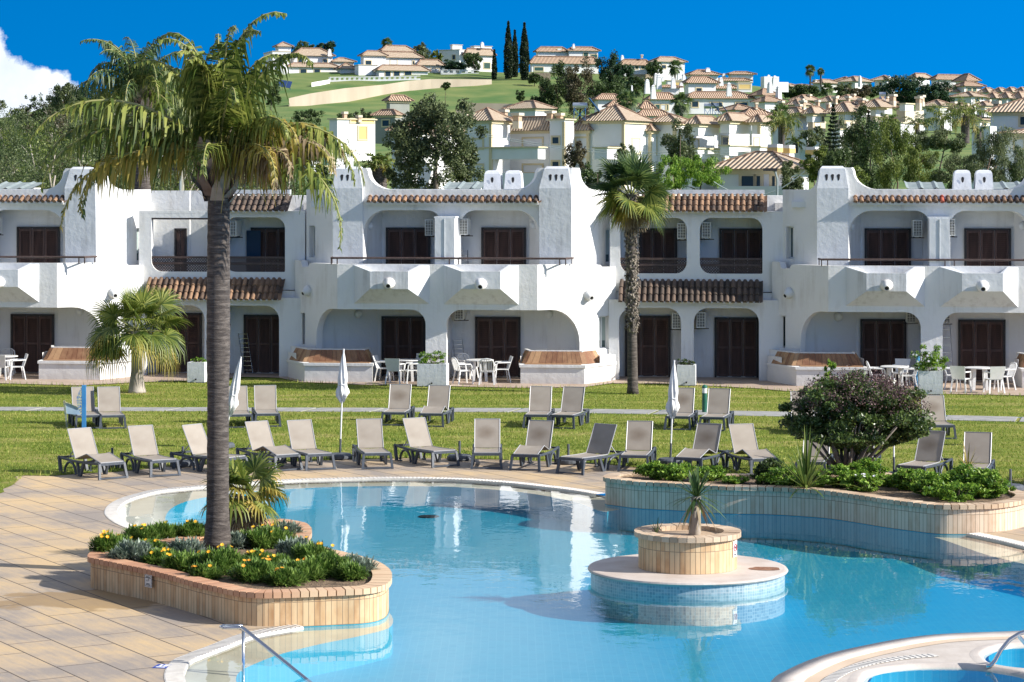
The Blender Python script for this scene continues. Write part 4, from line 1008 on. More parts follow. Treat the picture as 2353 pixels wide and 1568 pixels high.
AC = [  # px x centre, px y bottom, plane w, face, block shift, label
 (992, 541, 1.7, 'side', 0, 'air conditioner half hidden left of the pillar on the upper balcony of the middle block'),
 (1070, 539, 1.75, 'side', 0, 'air conditioner right of the pillar on the upper balcony of the middle block'),
 (1060, 733, 1.9, 'side', 0, 'air conditioner under the ground floor arch of the middle block'),
 (1568, 549, 3.0, 'side', 0, 'air conditioner on the left upper arch of the middle wing, beside the tall shaggy palm'),
 (1624, 547, 3.0, 'side', 0, 'air conditioner in the right upper arch of the middle wing'),
 (1556, 754, 2.6, 'side', 0, 'air conditioner in the left ground floor arch of the middle wing'),
 (1612, 752, 2.6, 'side', 0, 'air conditioner in the right ground floor arch of the middle wing'),
 (992, 541, 1.7, 'side', 16.28, 'air conditioner left of the pillar on the upper balcony of the right block'),
 (1065, 539, 1.75, 'side', 16.28, 'air conditioner right of the pillar on the upper balcony of the right block'),
 (982, 733, 2.0, 'side', 16.28, 'air conditioner at the left ground floor arch of the right block'),
 (1056, 735, 1.9, 'side', 16.28, 'air conditioner at the right ground floor arch of the right block'),
 (1624, 545, 2.9, 'side', -16.35, 'air conditioner in the upper arch of the left wing, right of the tall palm trunk'),
 (1600, 750, 2.5, 'side', -16.35, 'air conditioner under the ground floor arch of the left wing'),
 (1065, 539, 1.75, 'side', -16.35, 'air conditioner at the left edge of the picture on the left block')]
for x, y, w, fc, du, lb in AC:
    u, z = UZ(x, y, w); air_unit(u, w, z, du, lb, fc)

# rooftop pots and vents behind the parapets
def twin_pots(x0, x1, y0, y1, w, du, label, n=2):
    u0, zt = UZ(x0, y0, w); u1, zb = UZ(x1, y1, w); wd = (u1-u0)/n
    root = empty('vent_chimney', TOW((u0+u1)/2+du, w, 0), -BA, label=label, cat='chimney', group='paired white vent chimneys on the flat roofs')
    for i in range(n):
        c = -(u1-u0)/2+wd*(i+.5); m_ = MB(); a = wd*.48
        for z0, z1, s0, s1 in ((zb-.6, zt-.12, 1, .78), (zt-.12, zt-.03, .78, .66), (zt-.03, zt, .66, .42)):
            m_.prism([(c-a*s0, -.42*s0), (c+a*s0, -.42*s0), (c+a*s0, .42*s0), (c-a*s0, .42*s0)], z0, z1, top=s1/s0)
        st = m_.build('stack', M['parapet'], root)
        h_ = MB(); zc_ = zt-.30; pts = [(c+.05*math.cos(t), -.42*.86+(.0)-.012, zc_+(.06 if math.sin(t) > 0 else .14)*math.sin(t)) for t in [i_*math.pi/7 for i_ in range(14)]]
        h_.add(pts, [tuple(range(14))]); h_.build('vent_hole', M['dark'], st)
    return root
twin_pots(1110, 1205, 392, 436, 5, 0, 'pair of white vent chimneys on the middle block roof, left of its tall chimney')
twin_pots(1110, 1205, 392, 436, 5, 16.28, 'pair of white vent chimneys on the right block roof between grey canopies')
def canopy(x0, x1, y0, y1, w, du, label):
    u0, zt = UZ(x0, y0, w); u1, zb = UZ(x1, y1, w)
    root = empty('roof_canopy', TOW((u0+u1)/2+du, w, 0), -BA, label=label, cat='canopy', group='grey sheet canopies on the flat roofs')
    L2 = (u1-u0)/2; m_ = MB(); n = int(L2*2/.1); vs = []
    for i in range(n+1):
        x = -L2+2*L2*i/n; h_ = .05 if i % 5 == 0 else 0; vs += [(x, -.5, zt-.24+h_), (x, 1.2, zt+h_)]
    m_.add(vs, [(2*i, 2*i+2, 2*i+3, 2*i+1) for i in range(n)]); m_.add([(v[0], v[1], v[2]-.02) for v in vs], [(2*i, 2*i+2, 2*i+3, 2*i+1) for i in range(n)]); m_.build('corrugated_sheet', M['metal_grey'], root)
    m_ = MB(); m_.box((-L2+.2, .3, zt-.5), (.2, .8, .6)); m_.box((L2-.2, .3, zt-.5), (.2, .8, .6)); m_.build('support', M['stucco'], root)
    m_ = MB()
    for q in (-.5, .0, .5): m_.tube([(q*L2, .2, zt-.36), (q*L2+.75*L2/2, .2, zt-.36)], .17, 10)
    m_.build('water_tank', simple('beige_tank', (.45, .42, .36), rough=.6), root)
canopy(1022, 1108, 419, 436, 6, 0, 'grey corrugated canopy on the middle block roof')
canopy(1022, 1108, 419, 436, 6, 16.28, 'grey corrugated canopy left of the paired vents on the right block roof')
canopy(1208, 1300, 419, 436, 6, 16.28, 'grey corrugated canopy right of the paired vents on the right block roof')
canopy(1010, 1110, 419, 436, 6, -16.35, 'grey green canopy on the left block roof at the left edge')

# ---------------------------------------------------------------- hillside behind
KD = [(95, 0), (150, 1.2), (200, 3), (265, 5.0), (330, 8.0), (400, 11.5), (480, 16.5), (580, 23), (660, 30.5), (700, 36.5), (740, 42.3), (780, 44), (840, 45), (950, 43), (1300, 20), (2500, 0)]
def hz(X, Y):
    if Y <= 95: return 0.0
    x = CX+F*X/Y; z = KD[-1][1]
    for (a, za), (b, zb) in zip(KD, KD[1:]):
        if a <= Y <= b: z = za+(zb-za)*(Y-a)/(b-a); break
    f_ = np.interp(x, [-400, 0, 150, 400, 620, 1250, 1500, 1800, 2353, 2800], [.50, .57, .72, .93, 1.0, 1.0, .97, .84, .80, .8])
    return z if z < 9 else 9+(z-9)*float(f_)
def on_hill(x, y, dmin=110):
    d = dmin
    while d < 900:
        p = P(x, y, d)
        if hz(p.x, d) >= p.z: return p
        d += 2
    return P(x, y, 760)
ds = [96, 120, 150, 200, 265, 330, 400, 440, 480, 530, 580, 620, 660, 700, 740, 780, 820, 950, 1300, 2000]
V = []; nx = 60
for d in ds:
    for i in range(nx):
        x = -900+4200*i/(nx-1); X = (x-CX)*d/F; V.append((X, d, hz(X, d)+(.25*math.sin(X*.3+d) if d > 110 else -.02)))
Fq = [(j*nx+i, j*nx+i+1, (j+1)*nx+i+1, (j+1)*nx+i) for j in range(len(ds)-1) for i in range(nx-1)]
M['hill'] = simple('hill_grass', (.06, .14, .02), (.17, .21, .05), .09, .95, .4, 2, detail=9)
np_mesh('hillside', V, Fq, M['hill'], smooth=True, kind='structure')

M['hwall'] = simple('villa_wall', (.78, .78, .77), (.72, .71, .69), .4, .85)
M['hcream'] = simple('cream_trim', (.66, .55, .34), (.60, .51, .33), 1, .8)
M['hcreamwall'] = simple('cream_wall', (.62, .54, .41), (.58, .51, .39), .5, .85)
M['hgrey'] = simple('grey_green_wall', (.30, .31, .27), (.26, .27, .24), .5, .85)
M['hdark'] = simple('far_window_dark', (.02, .035, .04), rough=.25)
M['hgreen'] = simple('green_shutter', (.015, .07, .055), rough=.6)
M['hshut'] = simple('white_shutter', (.66, .66, .66), rough=.6)
M['hyellow'] = simple('ochre_panel', (.70, .50, .18), rough=.8)
M['hstone'] = simple('rubble_wall', (.22, .17, .12), (.42, .34, .24), 2.2, .9)
M['hret'] = simple('retaining_wall', (.36, .30, .22), (.48, .41, .31), .12, .9, stretch=(1, 1, .3), detail=8)
def roof_mat(name, c1, c2, dark, pitch):
    m_, nt, b, out = new_mat(name); b.inputs['Roughness'].default_value = .85
    uv = node(nt, 'ShaderNodeTexCoord').outputs['UV']; sp = node(nt, 'ShaderNodeSeparateXYZ', {0: uv})
    s_ = node(nt, 'ShaderNodeMath', {0: sp.outputs[0], 1: 2*math.pi/pitch}, operation='MULTIPLY'); s_ = node(nt, 'ShaderNodeMath', {0: s_.outputs[0]}, operation='SINE')
    nz = node(nt, 'ShaderNodeTexNoise', {'Vector': uv, 'Scale': 2.2, 'Detail': 5})
    c = ramp(nt, nz.outputs['Fac'], [(.32, c1), (.68, c2)])
    mr = node(nt, 'ShaderNodeMapRange', {0: s_.outputs[0], 1: -.9, 2: .1, 3: .72, 4: .0})
    mx = node(nt, 'ShaderNodeMixRGB', {0: mr.outputs[0], 1: c, 2: c4(dark)})
    nt.links.new(mx.outputs[0], b.inputs['Base Color'])
    bp = node(nt, 'ShaderNodeBump', {'Height': s_.outputs[0], 'Strength': 1.0, 'Distance': pitch*.22}); nt.links.new(bp.outputs[0], b.inputs['Normal']); return m_
M['hroof'] = roof_mat('sand_roof_tiles', (.54, .41, .28), (.66, .54, .40), (.22, .14, .09), .36)
M['hroof2'] = roof_mat('red_brown_roof_tiles', (.46, .31, .20), (.58, .43, .30), (.17, .09, .06), .42)
M['hridge'] = simple('ridge_tiles', (.16, .10, .07), (.34, .22, .15), 2, .9)
class Blk:
    def __init__(s, x0, xc, x1, yb, ye, yr, d, th, dep=None):
        s.d = d; s.th = R(th); c, n = math.cos(s.th), math.sin(s.th); s.er = Vector((c, n)); s.el = Vector((-n, c))
        cx = (xc-CX)*d/F; m1 = (x1-CX)/F; m0 = (x0-CX)/F; s.C = Vector((cx, d))
        s.Lr = (m1*d-cx)/(c-m1*n) if x1 > xc+.5 else (dep or 6); s.Ll = (cx-m0*d)/(n+m0*c) if x0 < xc-.5 else (dep or 6)
        if dep and x0 < xc-.5 and th < 25: s.Ll = min(s.Ll, dep*2)
        s.zb = H-(yb-HZ)*d/F; s.ze = H-(ye-HZ)*d/F; dm = d+.5*(s.er*s.Lr+s.el*s.Ll).y; s.zr = H-(yr-HZ)*dm/F
    def pt(s, a, b, z): v = s.C+s.er*a+s.el*b; return (v.x, v.y, z)
    def face(s, f, x):
        m_ = (x-CX)/F
        if f == 'r': return (m_*s.d-s.C.x)/(s.er.x-m_*s.er.y)
        return (m_*s.d-s.C.x)/(s.el.x-m_*s.el.y)
    def fz(s, f, t, y): Y = s.d+(s.er if f == 'r' else s.el).y*t; return H-(y-HZ)*Y/F
def roofmesh(B, over, flat, mb, rb, uvm=True):
    a0, a1, b0, b1 = -over, B.Lr+over, -over, B.Ll+over; ze, zr = B.ze, max(B.zr, B.ze+.3)
    w, l = a1-a0, b1-b0; E = [B.pt(a0, b0, ze), B.pt(a1, b0, ze), B.pt(a1, b1, ze), B.pt(a0, b1, ze)]
    if flat: return
    h_ = min(w, l)/2; 
    if w >= l: r0, r1 = B.pt(a0+h_, (b0+b1)/2, zr), B.pt(a1-h_, (b0+b1)/2, zr); fs = [((E[0], E[1], r1, r0), w), ((E[1], E[2], r1), l), ((E[2], E[3], r0, r1), w), ((E[3], E[0], r0), l)]
    else: r0, r1 = B.pt((a0+a1)/2, b0+h_, zr), B.pt((a0+a1)/2, b1-h_, zr); fs = [((E[0], E[1], r0), w), ((E[1], E[2], r1, r0), l), ((E[2], E[3], r1), w), ((E[3], E[0], r0, r1), l)]
    sl = math.hypot(h_, zr-ze)
    for pts, L_ in fs:
        uv = [(0, 0), (L_, 0), (L_-h_, sl), (h_, sl)] if len(pts) == 4 else [(0, 0), (L_, 0), (L_/2, sl)]
        mb.add(pts, [tuple(range(len(pts)))], uvs=[uv])
    q = .09*B.d/265
    hp = [(E[0], r0), (E[1], r0 if w < l else r1), (E[3], r1 if w < l else r0), (E[2], r1), (r0, r1)]
    for p0, p1 in hp:
        if (Vector(p0)-Vector(p1)).length > .3: rb.tube([Vector(p0)+Vector((0, 0, .05)), Vector(p1)+Vector((0, 0, .05))], q, 5)
def house(label, d, th, blocks, name='villa', wall='hwall', roof='hroof', wins=(), chim=(), trim=True, group=None, cat='house'):
    x = blocks[0][1]; p = P(x, 0, d); root = empty(name, (p.x, d, hz(p.x, d)), label=label, cat=cat, group=group)
    wm, rm, rd, cn = MB(), MB(), MB(), MB(); bl = []
    for q in blocks:
        x0, xc, x1, yb, ye, yr = q[:6]; dd = q[6] if len(q) > 6 else 0; opt = q[7] if len(q) > 7 else {}
        B = Blk(x0, xc, x1, yb, ye, yr, d+dd, opt.get('th', th), opt.get('dep', 7)); bl.append(B)
        flat = opt.get('flat', False); e = B.ze if flat else B.ze-.02
        gz_ = hz(B.C.x, B.C.y); zb = min(B.zb, gz_-2) if B.zb < gz_+2.6 else B.zb
        vs = [B.pt(0, 0, zb), B.pt(B.Lr, 0, zb), B.pt(B.Lr, B.Ll, zb), B.pt(0, B.Ll, zb), B.pt(0, 0, e), B.pt(B.Lr, 0, e), B.pt(B.Lr, B.Ll, e), B.pt(0, B.Ll, e)]
        tgt = wm if not opt.get('mat') else MB()
        tgt.add(vs, [(0, 1, 5, 4), (1, 2, 6, 5), (2, 3, 7, 6), (3, 0, 4, 7), (4, 5, 6, 7)])
        if opt.get('mat'): tgt.build('annex_wall', M[opt['mat']], root, world=True)
        ov = opt.get('over', .55 if d < 400 else .8)
        if not flat:
            roofmesh(B, ov, flat, rm, rd)
            s_ = ov+.01; rm.add([B.pt(-s_, -s_, B.ze-.01), B.pt(B.Lr+s_, -s_, B.ze-.01), B.pt(B.Lr+s_, B.Ll+s_, B.ze-.01), B.pt(-s_, B.Ll+s_, B.ze-.01)], [(0, 3, 2, 1)], uvs=[[(0, 0)]*4])
        if trim and opt.get('trim', True):
            g = .2; h_ = (.30 if d < 400 else .16) if not flat else .15; z1 = B.ze-(.03 if not flat else -.06); z0 = z1-h_
            vs = [B.pt(-g, -g, z0), B.pt(B.Lr+g, -g, z0), B.pt(B.Lr+g, B.Ll+g, z0), B.pt(-g, B.Ll+g, z0), B.pt(-g, -g, z1), B.pt(B.Lr+g, -g, z1), B.pt(B.Lr+g, B.Ll+g, z1), B.pt(-g, B.Ll+g, z1)]
            cn.add(vs, [(0, 1, 5, 4), (1, 2, 6, 5), (3, 0, 4, 7), (4, 5, 6, 7), (0, 3, 2, 1)])
        if opt.get('quoin'):
            for fa in (0,):
                g = .28; cn.add([B.pt(g, -.04, zb), B.pt(-.04, -.04, zb), B.pt(-.04, g, zb), B.pt(g, -.04, e-.3), B.pt(-.04, -.04, e-.3), B.pt(-.04, g, e-.3)], [(0, 1, 4, 3), (1, 2, 5, 4)])
    wm.build('wall', M[wall], root, world=True)
    if rm.v:
        r_ = rm.build('roof', M[roof], root, world=True)
        if rd.v: rd.build('ridge_tiles', M['hridge'], r_, world=False)
        for c in r_.children:
            T = Matrix.Translation(root.location).inverted()
            for v in c.data.vertices: v.co = T @ v.co
    if cn.v: cn.build('cornice', M['hcream'], root, world=True)
    for wq in wins:
        bi, f, xa, xb, ya, yb_, kd = wq; B = bl[bi]; ta, tb = sorted((B.face(f, xa), B.face(f, xb))); zt, z0 = B.fz(f, (ta+tb)/2, ya), B.fz(f, (ta+tb)/2, yb_)
        def slab(m, t0, t1, za, zb2, o0, o1):
            if f == 'r': q = [B.pt(t, -o, z) for z in (za, zb2) for t, o in ((t0, o1), (t1, o1), (t1, o0), (t0, o0))]
            else: q = [B.pt(-o, t, z) for z in (za, zb2) for t, o in ((t0, o1), (t1, o1), (t1, o0), (t0, o0))]
            m.add(q, [(0, 1, 2, 3), (4, 5, 6, 7), (0, 1, 5, 4), (1, 2, 6, 5), (2, 3, 7, 6), (3, 0, 4, 7)])
        tk = .2 if d < 400 else .22
        fr = MB()
        if kd != 'n':
            slab(fr, ta-tk, tb+tk, zt, zt+tk, 0, .08); slab(fr, ta-tk, tb+tk, z0-tk, z0, 0, .08); slab(fr, ta-tk, ta, z0, zt, 0, .08); slab(fr, tb, tb+tk, z0, zt, 0, .08)
        else: slab(fr, ta, tb, zt-.05, zt, 0, .03)
        fo = fr.build('window', M['hcream'] if kd != 'n' else M['hwall'], root, world=True)
        g = MB(); slab(g, ta, tb, z0, zt, .0, .03); go = g.build('pane', M[{'w': 'hshut', 'd': 'hdark', 'g': 'hgreen', 'n': 'hdark', 'y': 'hyellow'}[kd]], fo)
        T = Matrix.Translation(root.location).inverted()
        for v in go.data.vertices: v.co = T @ v.co
    for cq in chim:
        x, yt, yb_, wpx, st = cq[:5]; dd = d+(cq[5] if len(cq) > 5 else 2); s_ = dd/F; w = wpx*s_; p = P(x, yt, dd); z1, z0 = p.z, P(x, yb_, dd).z; hh = z1-z0
        T = Matrix.Translation((p.x, dd, 0)) @ Matrix.Rotation(R(th), 4, 'Z'); k = .74
        m_ = MB()
        if st == 'c':
            m_.box((0, 0, (z0+z1-.9)/2), (w*k, w*k, hh-.9), T); m_.box((0, 0, z1-.15), (w, w, .3), T); b_ = m_.build('chimney', M['hcreamwall'], root, world=True)
            n_ = MB(); n_.box((0, 0, z1-.6), (w*k*.9, w*k*.9, .62), T); no = n_.build('chimney_vent', M['hroof2'], b_); 
            for v in no.data.vertices: v.co = Matrix.Translation(root.location).inverted() @ v.co
        elif st == 'p':
            m_.box((0, 0, (z0+z1-.5)/2), (w*.85, w*.85, hh-.5), T); m_.box((0, 0, z1-.1), (w*.95, w*.95, .2), T); b_ = m_.build('chimney', M['hwall'], root, world=True)
            n_ = MB(); n_.box((0, 0, z1-.35), (w, w, .3), T); no = n_.build('cap', M['hyellow'], b_)
            for v in no.data.vertices: v.co = Matrix.Translation(root.location).inverted() @ v.co
        else:
            m_.box((0, 0, z0+hh*.38), (w, w, hh*.76), T, taper=(.72, .72)); m_.box((0, 0, z0+hh*.84), (w*.58, w*.58, hh*.14), T); m_.box((0, 0, z0+hh*.785), (w*.8, w*.8, hh*.04), T); m_.box((0, 0, z0+hh*.95), (w*.74, w*.74, hh*.1), T, taper=(.1, .1)); m_.build('chimney', M['hwall'], root, world=True)
    return root
fl = {'flat': True}
gA = 'cream trimmed houses in the row just behind the white apartments'
house('white house partly behind the big grey tree, left end of the near row', 262, 58, [(900, 925, 1069, 470, 300, 284, 6)], wins=[(0, 'r', 940, 955, 322, 345, 'w'), (0, 'r', 985, 1005, 322, 345, 'w')], group=gA, roof='hroof2')
house('house with a wide loggia and long shaded balcony, right of the big grey tree', 262, 58,
      [(1069, 1129, 1172, 470, 277, 249, 0, {'quoin': 1}), (1124, 1262, 1276, 470, 300, 270, 3), (1106, 1236, 1253, 366, 338, 338, -3, fl), (1085, 1236, 1250, 470, 398, 398, -3, {'flat': True, 'trim': False})],
      wins=[(0, 'l', 1089, 1109, 321, 340, 'w'), (1, 'l', 1141, 1166, 320, 338, 'w'), (1, 'l', 1203, 1246, 319, 338, 'w'), (0, 'l', 1089, 1109, 380, 397, 'w'), (1, 'l', 1141, 1166, 380, 396, 'w'), (1, 'l', 1203, 1246, 380, 396, 'w')],
      chim=[(1189, 260, 296, 23, 'c', 2), (1158, 252, 275, 19, 'c', 6), (1065, 262, 276, 20, 'c', 8)], group=gA)
house('house with a flat topped tower pierced by a round window', 262, 58,
      [(1263, 1297, 1319, 470, 274, 274, 0, {'flat': True, 'quoin': 1}), (1319, 1353, 1398, 470, 300, 268, 2, {'quoin': 1}), (1366, 1395, 1424, 366, 339, 339, -4, fl)],
      wins=[(0, 'l', 1270, 1284, 316, 330, 'd'), (1, 'l', 1325, 1350, 318, 359, 'w'), (1, 'r', 1373, 1385, 319, 338, 'w'), (0, 'l', 1270, 1284, 372, 386, 'd')], chim=[(1265, 255, 278, 21, 'c', 2), (1286, 260, 278, 19, 'c', 2)], group=gA)
house('tall square house with a pyramid roof and cream corner strips, middle of the near row', 262, 58, [(1344, 1434, 1488, 470, 277, 242, 0, {'quoin': 1})], wins=[(0, 'r', 1453, 1469, 320, 352, 'w'), (0, 'l', 1404, 1420, 340, 362, 'w')], group=gA)
house('narrow white house with one tall dark window, right of the pyramid roofed house', 264, 58, [(1486, 1495, 1525, 470, 301, 288, 2, {'quoin': 1})], wins=[(0, 'r', 1510, 1522, 318, 354, 'd'), (0, 'r', 1510, 1524, 380, 396, 'w')], group=gA)
house('white house with a low hipped roof, behind the grey conifer', 266, 58, [(1497, 1551, 1583, 470, 280, 263, 0, {'quoin': 1})], group=gA)
house('white house with a hanging upper storey box, left of two similar ones', 266, 58,
      [(1582, 1605, 1653, 312, 285, 268, -2), (1570, 1582, 1655, 470, 311, 311, 2, {'flat': True, 'trim': False}), (1590, 1603, 1654, 366, 341, 341, -2, fl), (1640, 1642, 1650, 340, 311, 311, -1, {'flat': True, 'trim': False, 'dep': 1})],
      wins=[(1, 'r', 1592, 1604, 322, 341, 'w')], group=gA)
house('white house with the widest hanging upper box and a triangular balcony window', 267, 58,
      [(1655, 1676, 1726, 306, 278, 261, -2), (1650, 1655, 1728, 470, 305, 305, 2, {'flat': True, 'trim': False}), (1655, 1676, 1726, 358, 334, 334, -3, fl)],
      wins=[(1, 'r', 1659, 1672, 316, 333, 'd'), (1, 'r', 1660, 1674, 366, 380, 'w')], group=gA)
house('white house at the right end of the near row beside the bushy palm', 268, 58,
      [(1727, 1746, 1771, 308, 281, 264, -2, {'quoin': 1}), (1722, 1728, 1772, 470, 307, 307, 2, {'flat': True, 'trim': False}), (1725, 1746, 1770, 356, 337, 337, -3, fl)], wins=[(1, 'r', 1733, 1744, 318, 335, 'w')], group=gA)
house('low garden pavilion with a wide tiled roof, columns and ochre banded chimneys', 150, 55, [(1654, 1800, 1858, 470, 388, 350, 0, {'over': .8}), (1654, 1805, 1850, 470, 428, 428, -2.4, {'flat': True, 'trim': False})], name='pavilion',
      wins=[(0, 'l', 1705, 1732, 405, 428, 'd'), (0, 'l', 1739, 1748, 405, 428, 'd'), (0, 'l', 1775, 1782, 405, 428, 'd')], chim=[(1781, 332, 362, 27, 'p', 3), (1809, 334, 362, 28, 'p', 4), (1868, 338, 370, 26, 'p', 6)])
gB = 'stepped houses with cream chimneys in the right middle distance'
for i, (lb, bl, wi, ch) in enumerate([
    ('stepped house with a tall shaded side wall behind the bushy palm', [(1775, 1837, 1856, 470, 266, 248, 0), (1840, 1868, 1894, 300, 281, 281, 4, {'flat': True, 'mat': 'hcreamwall'})], [], [(1836, 240, 268, 14, 'c'), (1795, 232, 252, 13, 'c', 8)]),
    ('stepped house with a white roof box, left of the dark spruce', [(1853, 1867.5, 1894, 281, 261, 246, -2), (1843, 1868, 1897, 302, 278, 278, 3, {'flat': True, 'mat': 'hcreamwall', 'trim': False}), (1837, 1855, 1896, 345, 300, 300, -3, fl)], [(0, 'r', 1888, 1892, 262, 279, 'd'), (1, 'r', 1872, 1884, 283, 299, 'w')], [(1879, 230, 252, 11, 'c', 6), (1845, 231, 248, 15, 'c', 12)]),
    ('stepped house with a white roof box, right of the dark spruce', [(1927, 1941.5, 1967, 276, 258, 236, -2, {'over': 1.5}), (1918, 1941, 1975, 302, 275, 275, 3, {'flat': True, 'mat': 'hcreamwall', 'trim': False}), (1910, 1930, 1975, 345, 297, 297, -3, fl)], [(1, 'r', 1944, 1954, 281, 297, 'w')], [(1980, 226, 258, 15, 'c', 0), (1949, 221, 240, 11, 'c', 8), (1919, 222, 240, 13, 'c', 12), (1903, 236, 262, 10, 'c', 2)]),
    ('stepped house with a white roof box above two drooping palms', [(2000, 2012.5, 2033, 266, 247, 230, -2, {'over': 1.5}), (1990, 2012, 2042, 300, 264, 264, 3, {'flat': True, 'mat': 'hcreamwall', 'trim': False}), (1985, 2005, 2045, 345, 288, 288, -3, fl)], [], [(2051, 217, 250, 17, 'c', 0), (1973, 250, 275, 12, 'c', -1)]),
    ('stepped house with a white roof box at the right end of its row', [(2067, 2080, 2100, 255, 238, 233, -2, fl), (2060, 2080, 2123, 300, 252, 252, 3, {'flat': True, 'mat': 'hcreamwall', 'trim': False}), (2045, 2070, 2125, 345, 282, 282, -3, fl)], [], [(2111, 222, 255, 15, 'c', 0), (2118, 219, 245, 14, 'c', 5)])]):
    house(lb, 325, 52, bl, wins=wi, chim=ch, group=gB)
house('big white house cut by the right edge, with shuttered windows', 225, 60, [(2276, 2420, 2480, 470, 256, 222, 0, {'over': .6}), (2233, 2276, 2290, 470, 290, 290, -4, {'flat': True, 'trim': False}), (2310, 2400, 2440, 470, 306, 297, -4)],
      wins=[(0, 'l', 2345, 2356, 269, 287, 'd'), (2, 'l', 2333, 2352, 321, 340, 'w'), (1, 'l', 2244, 2256, 305, 322, 'd')], chim=[(2290, 232, 262, 18, 'c', 4), (2350, 228, 250, 16, 'c', 8)])
gC = 'far small houses crowding the right skyline'
FAR = [('little tiled house highest at the right skyline', 2256, 2285, 225, 213, 203), ('little tiled house at the right skyline, second from the left', 2287, 2312, 225, 212, 203), ('little tiled house at the right skyline, third from the left', 2313, 2337, 224, 212, 202), ('little tiled house touching the right picture edge', 2338, 2365, 226, 212, 202)]
for i, (lb, a, b, yb, ye, yr) in enumerate(FAR): house(lb, 560, 50, [(a, a+(b-a)*.4, b, yb+10, ye, yr)], group=gC, chim=[(a+(b-a)*.25, ye-9, ye+3, 5, 'c')])
FAR2 = [('second row small house with a sand roof, left of two', 2270, 2300, 240, 226, 214), ('second row small house with a sand roof, middle', 2300, 2330, 240, 226, 213), ('second row small house with a sand roof, by the picture edge', 2328, 2365, 240, 227, 212)]
for i, (lb, a, b, yb, ye, yr) in enumerate(FAR2): house(lb, 470, 50, [(a, a+(b-a)*.45, b, yb+12, ye, yr)], group=gC, chim=[(a+8, ye-10, ye+4, 7, 'c')])
house('sand roofed house above the big feather palm', 440, 48, [(2195, 2232, 2262, 262, 222, 212)], wins=[(0, 'r', 2242, 2248, 227, 234, 'd')], group=gC)
house('sand roofed house left of the big feather palm', 380, 48, [(2121, 2160, 2188, 300, 243, 231)], wins=[(0, 'l', 2132, 2142, 248, 254, 'd')], chim=[(2192, 234, 256, 12, 'c', 4)], group=gC)
for i, (lb, a, b, e, r_) in enumerate([('sand roof above the bushy palm, left end of the upper sand roof row', 1815, 1856, 241, 229), ('broad striped roof behind the upper sand roof row', 1826, 1875, 231, 220), ('sand roof straight above the dark spruce', 1884, 1940, 234, 223),
    ('sand roof right of the spiky fan palm', 1930, 1975, 230, 220), ('sand roof left of the steel tank', 1955, 2004, 243, 230), ('sand roof under the huge round pine', 2010, 2050, 236, 225), ('sand roof between the round pines and the big feather palm', 2188, 2236, 252, 239), ('small roof over the right edge house chimney', 2246, 2284, 243, 235), ('pale roof low between the drooping palms', 2060, 2110, 276, 266), ('pale roof between big feather palm and right edge house', 2236, 2274, 276, 266)]):
    house(lb, 400 if e < 238 else 345, 50, [(a, a+(b-a)*.42, b, e+26, e, r_)], group=gC, chim=[(a+(b-a)*.7, e-14, e+2, 9, 'c')], wins=[(0, 'r', a+(b-a)*.6, a+(b-a)*.75, e+5, e+13, 'd')])
gD = 'houses on the crest of the hill'
house('large white house highest on the right crest', 640, 22, [(2140, 2152, 2232, 215, 183, 173), (2196, 2222, 2246, 215, 186, 171, -8)], chim=[(2166, 174, 184, 6, 's')], group=gD, roof='hroof2')
house('lower white house with green windows on the right crest', 560, 30, [(2199, 2216, 2256, 225, 198, 189)], wins=[(0, 'r', 2222, 2232, 203, 211, 'g'), (0, 'r', 2235, 2243, 203, 211, 'g')], group=gD, roof='hroof2')
house('broad low house under the large white crest house', 560, 25, [(2160, 2172, 2218, 245, 211, 202)], group=gD, roof='hroof2')
house('tiled roof rising behind the big round pines', 660, 40, [(2094, 2104, 2136, 200, 179, 170)], group=gD)
house('white crest house with one tall white chimney', 640, 45, [(1931, 1965, 2002, 215, 187, 177), (1925, 1945, 1960, 215, 185, 178, 5)], chim=[(1976, 174, 200, 7, 's', -4)], wins=[(0, 'l', 1942, 1946, 189, 197, 'w')], group=gD)
house('white crest house just left of the big round pines', 640, 55, [(2010, 2038, 2056, 215, 184, 175)], wins=[(0, 'l', 2021, 2026, 190, 198, 'd')], chim=[(2043, 174, 185, 6, 's')], group=gD)
house('low roofs behind the pair of tall crest palms', 650, 40, [(1869, 1890, 1927, 212, 191, 184), (1868, 1874, 1882, 205, 184, 184, 2, fl)], group=gD)
house('tiny far roofs between townhouses and tall palms', 700, 40, [(1800, 1812, 1830, 208, 199, 194), (1822, 1840, 1862, 206, 197, 195)], group=gD)
gE = 'townhouse cluster with tapering white chimneys'
